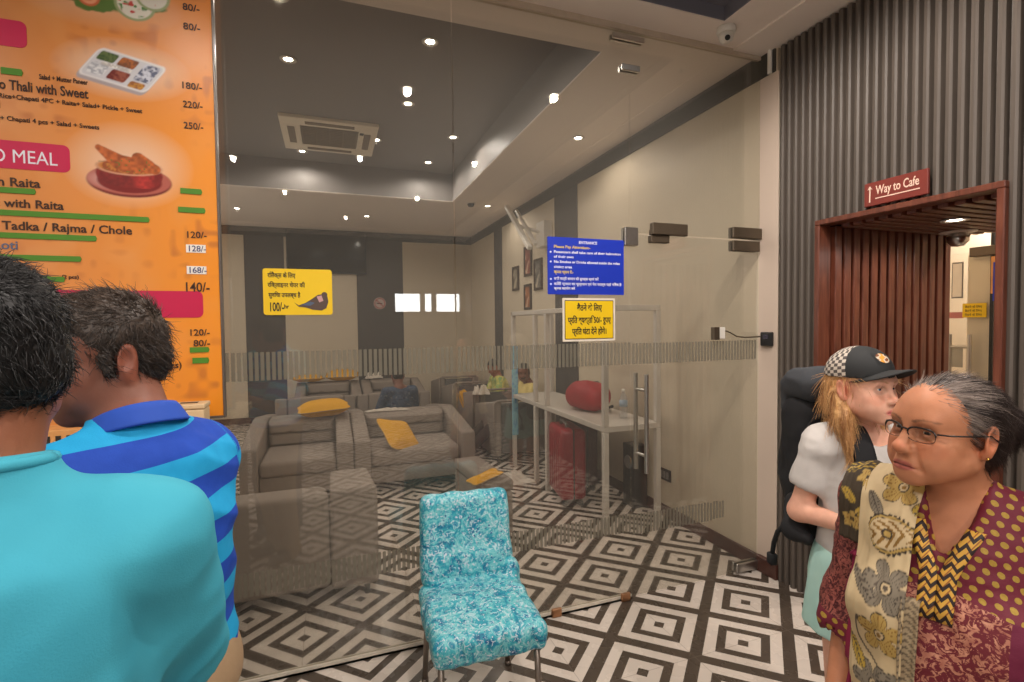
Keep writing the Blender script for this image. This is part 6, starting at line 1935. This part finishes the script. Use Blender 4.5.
    S.cone((-0.108, -0.02, 1.258), (0.108, -0.02, 1.258), 0.058, k=0.05)
    S.ell((0, 0.03, 1.07), (0.142, 0.10, 0.13), k=0.05)
    S.ell((0, 0.01, 0.96), (0.160, 0.122, 0.16), k=0.05)
    for i, q in enumerate((-1, 1)):
        S.cone((q * 0.035 + 0.012, -0.012, 1.296), (q * 0.142, -0.025, 1.264), 0.042, 0.050, k=0.03)
        a, e = J['sh'][i], J['el'][i]
        d = (e - a) / np.linalg.norm(e - a)
        S.cone(a, a + d * 0.125, 0.052, 0.056, k=0.03)
        S.cone(a + d * 0.178, a + d * 0.4, 0.054, 0.054, k=0.004, sub=True)
    S.plane((0, 0, 0.925), (0, 0, -1))
    S.cone((0.024, -0.01, 1.303), (0.034, 0.0, 1.42), 0.052, 0.056, k=0.004, sub=True)
    S.ell((0.02, 0.045, 1.318), (0.05, 0.05, 0.05), k=0.01, sub=True)
    tee = NT('white_tee', 0.85, spec=0.2); o = tee.obj()
    tee.color(tee.mix(tee.noise(o, 30, 3), srgb(196, 190, 186), srgb(214, 209, 204))); tee.bump(tee.noise(o, 300, 2), 0.15, 0.002)
    cloth_obj('tee_shirt', S, 0.006, tee.m, t, [((9, 9, 14), 0.004, 3, None), ((15, 15, 8), 0.003, 8, rotm(0, 0, 30)), ((26, 26, 30), 0.0012, 12, None)], 1)
    # shorts
    S = SDF(); trousers(S, J, s, 0.018, hem=0.38, top=0.1)
    S.ell((0, 0.0, 0.92), (0.145, 0.108, 0.09), k=0.05)
    for i in (0, 1):
        h, kk = J['hip'][i], J['kn'][i]
        S.cone(h + (kk - h) * 0.12, h + (kk - h) * 0.38, 0.10, 0.112, k=0.02)
    S.plane((0, 0, 0.69), (0, 0, -1))
    S.plane((0, 0, 0.98), (0, 0, 1))
    mint = NT('mint_cotton', 0.85, spec=0.2); o = mint.obj()
    mint.color(mint.mix(mint.noise(o, 20, 3), srgb(166, 210, 202), srgb(190, 226, 216))); mint.bump(mint.noise(o, 200, 3), 0.2, 0.002)
    cloth_obj('shorts', S, 0.0065, mint.m, t, [((10, 10, 16), 0.003, 13, None), ((22, 22, 8), 0.0025, 18, None)], 1)
    shoes(J, s, plain('white_sneaker', srgb(206, 202, 198), 0.6), t)
    # backpack worn on her back
    bp = thing('backpack', 'tall charcoal hiking backpack on the back of the girl in the cap', 'bag', (hw[0] - off.x, hw[1] - off.y, -0.025), th)
    M_BP = fabric('charcoal_nylon', srgb(66, 68, 72)); M_BPB = fabric('black_nylon_web', srgb(40, 40, 42))
    S = SDF()
    S.box((0.0, -0.225, 1.22), (0.128, 0.085, 0.19), 0.06, k=0.04)
    S.box((0.0, -0.21, 1.02), (0.122, 0.075, 0.13), 0.06, k=0.05)
    S.ell((0.0, -0.30, 1.15), (0.10, 0.05, 0.16), k=0.04)
    cloth_obj('pack_body', S, 0.007, M_BPB, bp, [((11, 11, 14), 0.006, 5, None), ((24, 24, 24), 0.003, 6, None)])
    S = SDF(); S.box((0.0, -0.205, 1.455), (0.128, 0.085, 0.055), 0.05, k=0.03); S.box((0.0, -0.29, 1.40), (0.112, 0.02, 0.06), 0.018, k=0.04)
    cloth_obj('lid_pocket', S, 0.0065, M_BP, bp, [((14, 14, 16), 0.004, 7, None)])
    bm = bmesh.new(); tube(bm, [(0.03, -0.121, 1.455), (0.055, -0.121, 1.462), (0.078, -0.123, 1.461), (0.095, -0.128, 1.452)], 0.004, 6); fin('lime_logo', bm, plain('lime_thread', srgb(186, 206, 40), 0.6), bp, True)['label'] = 'lime green stroke'
    for i, q in enumerate((-1, 1)):
        def st(u, v, q=q):
            pts = [A3(q * 0.085, -0.155, 1.30), A3(q * 0.088, -0.09, 1.362), A3(q * 0.088, -0.015, 1.368), A3(q * 0.088, 0.05, 1.332), A3(q * 0.094, 0.095, 1.25), A3(q * 0.112, 0.108, 1.16), A3(q * 0.148, 0.075, 1.08), A3(q * 0.168, -0.02, 1.05), A3(q * 0.14, -0.14, 1.05)]
            pts = np.array(pts)
            x = v * (len(pts) - 1); k0 = np.clip(np.floor(x).astype(int), 0, len(pts) - 2); f = (x - k0)[:, None]
            pm, pn = pts[np.clip(k0 - 1, 0, 99)], pts[np.clip(k0 + 2, 0, len(pts) - 1)]
            a, b_ = pts[k0], pts[k0 + 1]
            p = 0.5 * (2 * a + (b_ - pm) * f + (2 * pm - 5 * a + 4 * b_ - pn) * f ** 2 + (-pm + 3 * a - 3 * b_ + pn) * f ** 3)
            w = np.where(v < 0.6, 0.062, 0.03)[:, None]
            sd = np.stack([np.ones(len(u)) * (1 - 0.5 * np.clip((v - 0.55) * 3, 0, 1)), 0 * u, 0.6 * np.clip((v - 0.55) * 3, 0, 1)], 1)
            return p + sd * ((u - 0.5)[:, None] * w)
        so = grid_mesh('shoulder_strap', st, 6, 50, M_BPB, bp)
        m_ = so.modifiers.new('solid', 'SOLIDIFY'); m_.thickness = 0.012; m_.offset = 0
    bm = bmesh.new(); tube(bm, [(-0.09, 0.118, 1.21), (-0.04, 0.13, 1.205), (0, 0.133, 1.204), (0.04, 0.13, 1.205), (0.09, 0.118, 1.21)], 0.009, 8); bx(bm, (-0.018, 0.128, 1.19), (0.018, 0.146, 1.218), 0.004, 1)
    fin('chest_strap', bm, M_BPB, bp, True)
    S = SDF(); S.cone((0.13, -0.16, 1.045), (0.19, -0.09, 0.99), 0.045, 0.035, k=0.02); S.cone((0.19, -0.09, 0.99), (0.185, -0.04, 0.985), 0.035, 0.02, k=0.02)
    cloth_obj('hip_fin', S, 0.007, M_BPB, bp, [((20, 20, 20), 0.003, 5, None)])
    bm = bmesh.new(); tube(bm, [(0.19, -0.13, 1.0), (0.20, -0.17, 0.95), (0.195, -0.20, 0.90), (0.20, -0.205, 0.84)], 0.008, 8); bx(bm, (0.185, -0.22, 0.82), (0.212, -0.19, 0.86), 0.004, 1); fin('loose_strap', bm, M_BPB, bp, True)
girl()

# ------------------------------------------------------------------ the two men at the counter
def short_hair(S, P, hs, Mh, up=0.0, nape=-0.062, front=0.066):
    S.ell(P(0, -0.013, 0.034 + up), hs * A3(0.0775, 0.099, 0.086 + up * 0.6), Mh, k=0.02)
    S.ell(P(0, -0.050, -0.010), hs * A3(0.072, 0.058, 0.058), Mh, k=0.02)
    for q in (-1, 1):
        S.box(P(q * 0.072, 0.014, -0.008), hs * A3(0.006, 0.012, 0.024), hs * 0.005, Mh, k=0.008)
    S.plane(P(0, 0.074, 0.060), Mh @ A3(0, 0.86, -0.50), k=0.012)
    S.plane(P(0, -0.06, nape), Mh @ A3(0, -0.35, -1.0), k=0.01)
    for q in (-1, 1):
        S.ell(P(q * 0.086, -0.020, -0.008), hs * A3(0.022, 0.024, 0.038), Mh, k=0.006, sub=True)

def man_teal():
    s = 1.0
    J = dict(hc=A3(0.012, 0.05, 1.612), hm=rotm(30, -4, 0), tm=rotm(0, -6, 0), nb=A3(0.012, -0.01, 1.462), ch=A3(0, -0.01, 1.25), pe=A3(0, -0.02, 0.93),
             sh=[A3(-0.178, 0.0, 1.385), A3(0.178, 0.0, 1.385)], el=[A3(-0.20, 0.13, 1.12), A3(0.175, 0.14, 1.12)], wr=[A3(-0.16, 0.28, 1.13), A3(0.16, 0.28, 1.13)],
             hn=[A3(1, 0, 0.3), A3(-1, 0, 0.3)], th=[-1, 1], curl=0.9, **stand_legs(1.0))
    t = thing('person', 'man seen from behind in a plain turquoise tee shirt, nearest the camera', 'person', (-0.402, 0.735, 0), R(8))
    S = SDF(); add_head(S, J['hc'], J['hm'], s); add_body(S, J, s, neck_r=0.060)
    hc = J['hc']
    V, F = S.mesh(0.0085, (hc - A3(0.12, 0.14, 0.16), hc + A3(0.12, 0.14, 0.12), 0.003))
    V = relax(V, F, 1, 0.3)
    b = arr_obj('body', V, F, M_SKIN, t)
    set_col(b, skin_cols(V, J, s, (148, 92, 66), (120, 66, 56), brow=(30, 22, 18), stub=(90, 60, 48)))
    add_eyes(J, s, t)
    P = lambda x, y, z: hc + J['hm'] @ (s * A3(x, y, z))
    S = SDF(); short_hair(S, P, s, J['hm'], 0.004, -0.070)
    colf = lambda V, g: C3(20, 18, 18) * (0.7 + 0.9 * np.clip(g.normal(0.5, 0.3, len(V)), 0, 1))[:, None] + (np.clip(vnoise(V, 260, 3) * 3 - 1.8, 0, 1))[:, None] * 0.06
    flow = lambda q: np.stack([q[:, 0] * 3 + 0.3, q[:, 1] * 4 + 0.5 - 1.2 * (q[:, 2] < 0.04), -0.9 + (q[:, 2] > 0.07) * 0.8], 1)
    build_hair('hair', S, 0.0036, t, J, s, colf, flow, 5200, 0.024, 0.00075, 0.0022, 0.55, 11, label='short black hair', curl=0.3)
    S = SDF()
    S.ell((0, -0.01, 1.25), (0.168, 0.126, 0.20), J['tm'], k=0.06)
    S.cone((-0.125, -0.005, 1.385), (0.125, -0.005, 1.385), 0.070, k=0.06)
    S.ell((0, -0.075, 1.30), (0.15, 0.06, 0.14), k=0.06)
    S.ell((0, 0.0, 1.03), (0.172, 0.130, 0.20), k=0.06)
    for i, q in enumerate((-1, 1)):
        S.cone((q * 0.05, -0.02, 1.442), (q * 0.172, 0, 1.385), 0.052, 0.056, k=0.04)
        S.cone(J['sh'][i], J['sh'][i] * 0.15 + J['el'][i] * 0.85, 0.064, 0.066, k=0.05)
        d = (J['el'][i] - J['sh'][i]); d /= np.linalg.norm(d)
        S.cone(J['el'][i] - d * 0.005, J['el'][i] + d * 0.25, 0.064, 0.064, k=0.006, sub=True)
    S.cone((0.008, -0.016, 1.44), (0.012, -0.012, 1.498), 0.092, 0.083, k=0.03)
    S.plane((0, 0, 0.86), (0, 0, -1))
    S.box((0, 0, 1.606), (0.2, 0.2, 0.10), 0.004, rotm(0, -8, 0), k=0.004, sub=True)
    tee = NT('turquoise_tee', 0.8, spec=0.2); o = tee.obj()
    tee.color(tee.mix(tee.noise(o, 8, 3), srgb(56, 152, 178), srgb(76, 174, 194))); tee.bump(tee.noise(o, 420, 2), 0.2, 0.002)
    V2 = cloth_obj('tee_shirt', S, 0.0065, tee.m, t, [((4, 4, 15), 0.015, 3, rotm(0, 0, -38)), ((4, 4, 9), 0.010, 21, rotm(0, 0, -52)), ((13, 13, 20), 0.0022, 8, rotm(0, 0, -20))], 2, None, 1.47)
    bm = bmesh.new(); pts = []
    for k in range(41):
        a = 2 * PI * k / 40
        pts.append((0.012 + 0.080 * math.cos(a), -0.012 + 0.080 * math.sin(a), 1.503 - 0.010 * math.sin(a) - 0.004))
    tube(bm, pts, 0.0075, 8); fin('collar_rib', bm, tee.m, t, True)
    S = SDF(); trousers(S, J, s, 0.02)
    cloth_obj('trousers', S, 0.011, plain('dark_denim', srgb(50, 56, 74), 0.8, bump=0.2), t, [((8, 8, 5), 0.004, 3, None)])
    shoes(J, s, plain('black_shoe', srgb(30, 28, 28), 0.5), t)
man_teal()

def man_striped():
    s = 0.99
    J = dict(hc=A3(0.0, 0.06, 1.590), hm=rotm(64, -8, 0), tm=rotm(0, -4, 0), nb=A3(0, -0.01, 1.455), ch=A3(0, -0.005, 1.24), pe=A3(0, -0.03, 0.93),
             sh=[A3(-0.175, 0.03, 1.37), A3(0.150, 0.0, 1.36)], el=[A3(-0.27, 0.20, 1.18), A3(0.215, 0.14, 1.12)], wr=[A3(-0.14, 0.40, 1.23), A3(0.10, 0.32, 1.20)],
             hn=[A3(1, 0, -0.3), A3(-1, 0, 0.3)], th=[-1, 1], curl=0.8, **stand_legs(0.99))
    t = thing('person', 'man in a blue striped polo and khaki trousers facing the menu board', 'person', (-0.362, 1.165, 0), R(58))
    S = SDF(); add_head(S, J['hc'], J['hm'], s); add_body(S, J, s, neck_r=0.058)
    hc = J['hc']
    V, F = S.mesh(0.0085, (hc - A3(0.12, 0.14, 0.16), hc + A3(0.12, 0.14, 0.12), 0.0028))
    V = relax(V, F, 1, 0.3)
    b = arr_obj('body', V, F, M_SKIN, t)
    set_col(b, skin_cols(V, J, s, (134, 84, 66), (110, 62, 54), brow=(30, 22, 18), stub=(84, 58, 48)))
    add_eyes(J, s, t)
    P = lambda x, y, z: hc + J['hm'] @ (s * A3(x, y, z))
    S = SDF(); short_hair(S, P, s, J['hm'], 0.010, -0.066)
    S.ell(P(0, 0.045, 0.085), s * A3(0.055, 0.04, 0.03), J['hm'], k=0.02)
    def colf(V, g):
        q = head_space(V, hc, J['hm'], s)
        n = np.clip(g.normal(0.45, 0.25, len(V)) + np.clip(q[:, 2] * 4 - 0.1, -0.2, 0.4), 0, 1)[:, None]
        return C3(22, 18, 17) * (1 - n) + C3(78, 64, 54) * n
    flow = lambda q: np.stack([q[:, 0] * 3 + 0.4, 0.6 - 1.3 * (q[:, 2] < 0.04) + 0 * q[:, 0], -0.9 + (q[:, 2] > 0.07) * 0.9], 1)
    build_hair('hair', S, 0.0034, t, J, s, colf, flow, 5200, 0.030, 0.0008, 0.0028, 0.5, 17, label='short wavy dark brown hair', curl=0.35)
    S = SDF()
    S.ell((0, -0.005, 1.24), (0.18, 0.128, 0.20), J['tm'], k=0.06)
    S.cone((-0.125, 0.0, 1.37), (0.12, -0.005, 1.365), 0.070, k=0.06)
    S.ell((0, -0.075, 1.30), (0.14, 0.055, 0.13), k=0.06)
    S.ell((0, 0.01, 1.08), (0.178, 0.145, 0.19), k=0.06)
    S.ell((0, 0.0, 0.985), (0.172, 0.138, 0.12), k=0.05)
    for i, q in enumerate((-1, 1)):
        S.cone((q * 0.045, -0.015, 1.440), (q * 0.155, 0.01, 1.37), 0.050, 0.058, k=0.04)
        S.cone(J['sh'][i], J['sh'][i] * 0.2 + J['el'][i] * 0.8, 0.066, 0.072, k=0.05)
        d = (J['el'][i] - J['sh'][i]); d /= np.linalg.norm(d)
        S.cone(J['el'][i] - d * 0.012, J['el'][i] + d * 0.25, 0.061, 0.061, k=0.006, sub=True)
    S.plane((0, 0, 0.965), (0, 0, -1))
    S.cone((0, -0.012, 1.43), (0, 0.0, 1.478), 0.076, 0.070, k=0.02)
    S.box((0, 0, 1.588), (0.2, 0.2, 0.10), 0.004, rotm(0, -8, 0), k=0.004, sub=True)
    st = NT('striped_polo', 0.75, spec=0.25)
    o, PV, PF = cloth_obj('polo_shirt', S, 0.0046, st.m, t, [((6, 6, 13), 0.008, 3, rotm(0, 0, 25)), ((12, 12, 9), 0.0045, 8, rotm(0, 0, -30))], 2, None, 1.47)
    def armco(i):
        a, e = J['sh'][i], J['el'][i]; d = (e - a) / np.linalg.norm(e - a)
        return (PV - a) @ d, np.linalg.norm(PV - a - ((PV - a) @ d)[:, None] * d, axis=1)
    val = PV[:, 2] - 0.05 * PV[:, 0] - 0.9
    isarm = np.zeros(len(PV))
    for i, q in enumerate((-1, 1)):
        L, rr = armco(i)
        m = np.clip((q * PV[:, 0] - 0.165 - np.clip(1.36 - PV[:, 2], 0, 1) * 0.10) / 0.003 + 0.5, 0, 1) * (L > -0.08)
        val = val * (1 - m) + (0.55 - L) * m
    set_col(o, np.stack([val, val, val], 1), 'St')
    a = st.n('ShaderNodeAttribute', attribute_name='St', out=2)
    f = st.ma('FRACT', st.ma('DIVIDE', a, 0.092))
    ob = st.obj()
    st.color(st.mix(st.ma('GREATER_THAN', f, 0.5), st.mix(st.noise(ob, 40, 2), srgb(26, 150, 206), srgb(40, 168, 222)), st.mix(st.noise(ob, 40, 2), srgb(28, 66, 166), srgb(38, 80, 186))))
    st.bump(st.noise(ob, 380, 2), 0.25, 0.002)
    # polo collar, folded down
    def col(u, v):
        a = (u - 0.5) * 2 * PI * 0.92 - PI / 2
        r = 0.064 + v * 0.020
        z = 1.492 - v * 0.036 + 0.004 * np.sin(a * 2)
        r = np.where(v < 0.25, 0.062 + v * 0.03, r)
        return np.stack([r * np.cos(a) * 1.05, -0.008 + r * np.sin(a), z - 0.018 * np.sin(a)], 1)
    co = grid_mesh('collar', col, 60, 10, plain('collar_blue', srgb(30, 76, 178), 0.75), t)
    m_ = co.modifiers.new('solid', 'SOLIDIFY'); m_.thickness = 0.004
    S = SDF(); trousers(S, J, s, 0.022)
    S.ell((0, -0.01, 0.99), (0.150, 0.122, 0.06), k=0.04)
    cloth_obj('trousers', S, 0.010, plain('khaki_cotton', srgb(164, 136, 104), 0.8, bump=0.2), t, [((9, 9, 6), 0.004, 3, None)])
    bm = bmesh.new(); tube(bm, [(0.152 * math.cos(a), -0.01 + 0.125 * math.sin(a), 0.955) for a in [2 * PI * k / 32 for k in range(33)]], 0.012, 8); fin('belt', bm, plain('dark_belt', srgb(60, 46, 36), 0.5), t, True)
    shoes(J, s, plain('black_shoe', srgb(30, 28, 28), 0.5), t)
man_striped()

# ------------------------------------------------------------------ people resting in the lounge
def sitter(label, loc, rotz, head_yaw, skin, shirt_mat, leg_col, hair_col, mustache=False, lean=0.0, reach=0.5, seat=0.40, head_pitch=-8):
    s = 0.95
    y0 = -lean
    J = dict(hc=A3(0, 0.06 + y0, seat + 0.66), hm=rotm(head_yaw, head_pitch, 0), tm=rotm(0, 0, 0), nb=A3(0, 0.0 + y0, seat + 0.52), ch=A3(0, -0.0 + y0 * 0.7, seat + 0.32), pe=A3(0, 0, seat + 0.06),
             sh=[A3(-0.18, y0, seat + 0.47), A3(0.18, y0, seat + 0.47)], el=[A3(-0.24, 0.08 + y0, seat + 0.22), A3(0.24, 0.08 + y0, seat + 0.22)], wr=[A3(-0.12, 0.30, seat + 0.20), A3(0.12, 0.30, seat + 0.20)],
             hn=[A3(0, 0, -1), A3(0, 0, -1)], th=[1, -1], curl=0.4, hip=[A3(-0.09, 0, seat + 0.07), A3(0.09, 0, seat + 0.07)], kn=[A3(-0.12, 0.44, seat + 0.10), A3(0.12, 0.44, seat + 0.10)],
             an=[A3(-0.12, 0.44 + reach * 0.4, 0.09), A3(0.12, 0.44 + reach * 0.4, 0.09)], fd=[A3(0, 1, 0), A3(0, 1, 0)])
    t = thing('person', label, 'person', loc, rotz)
    S = SDF(); add_head(S, J['hc'], J['hm'], s); add_body(S, J, s)
    hc = J['hc']
    V, F = S.mesh(0.011, (hc - A3(0.11, 0.13, 0.15), hc + A3(0.11, 0.13, 0.12), 0.0045))
    b = arr_obj('body', V, F, M_SKIN, t)
    C = skin_cols(V, J, s, skin, tuple(v * 0.7 for v in skin), brow=(30, 22, 18))
    if mustache:
        q = head_space(V, hc, J['hm'], s)
        m = ((np.abs(q[:, 0]) < 0.03) & (q[:, 1] > 0.07) & (q[:, 2] < -0.048) & (q[:, 2] > -0.064))[:, None]
        C = np.where(m, C3(26, 20, 18), C)
    set_col(b, C)
    add_eyes(J, s, t)
    P = lambda x, y, z: hc + J['hm'] @ (s * A3(x, y, z))
    S = SDF(); short_hair(S, P, s, J['hm'], 0.004, -0.066)
    V, F = S.mesh(0.006); o = arr_obj('hair', V, F, M_HAIR, t); set_col(o, np.tile(C3(*hair_col), (len(V), 1)))
    S = SDF()
    S.ell(J['ch'], (0.175, 0.125, 0.19), k=0.06); S.ell(J['pe'] + A3(0, 0, 0.08), (0.17, 0.13, 0.14), k=0.06)
    S.cone(J['sh'][0] * 0.8 + J['sh'][1] * 0.2, J['sh'][1] * 0.8 + J['sh'][0] * 0.2, 0.068, k=0.05)
    for i in (0, 1):
        S.cone(J['sh'][i], J['sh'][i] * 0.1 + J['el'][i] * 0.9, 0.064, 0.062, k=0.04)
    cloth_obj('shirt', S, 0.012, shirt_mat, t, [((9, 9, 9), 0.006, 3, None)])
    S = SDF()
    for i in (0, 1):
        S.cone(J['hip'][i], J['kn'][i], 0.098, 0.072, k=0.04); S.cone(J['kn'][i], J['an'][i] + A3(0, 0, 0.02), 0.072, 0.055, k=0.03)
    S.ell(J['pe'] + A3(0, 0.02, 0.0), (0.165, 0.125, 0.11), k=0.05)
    cloth_obj('trousers', S, 0.012, plain('lounge_trousers_%d' % leg_col[0], srgb(*leg_col), 0.85), t, [((9, 9, 9), 0.005, 3, None)])
    shoes(J, s, M_BLACK, t)
    return t
def print_mat(name, a, b, c, sc):
    q = NT(name, 0.8); o = q.obj()
    q.color(q.ramp(q.noise(o, sc, 4, dist=1.5), [(0.42, srgb(*a)), (0.5, srgb(*b)), (0.58, srgb(*a)), (0.66, srgb(*c))]))
    return q.m
sitter('man with a moustache in a pale yellow shirt seated past the desk end', (2.40, 6.0, 0), R(90), 62, (128, 82, 62), plain('pale_yellow_cotton', srgb(226, 204, 128), 0.8), (58, 48, 42), (24, 20, 19), True, 0.0, 1.0, seat=0.37)
sitter('man in a yellow-green shirt bent forward in the second charcoal armchair', (2.50, 7.06, 0), R(90), 0, (150, 92, 70), print_mat('yellow_green_print', (204, 196, 96), (120, 170, 110), (226, 214, 140), 9), (44, 50, 74), (26, 24, 30), False, -0.16, 0.6, seat=0.36, head_pitch=-28)
sitter('person in a navy printed shirt slumped on the third-row sofa, seen from behind', (0.83, 6.62, 0), R(14), -14, (128, 82, 66), print_mat('navy_print', (30, 40, 66), (70, 92, 120), (120, 130, 140), 26), (60, 84, 130), (34, 26, 22), False, 0.05, 0.8, seat=0.33, head_pitch=-20)
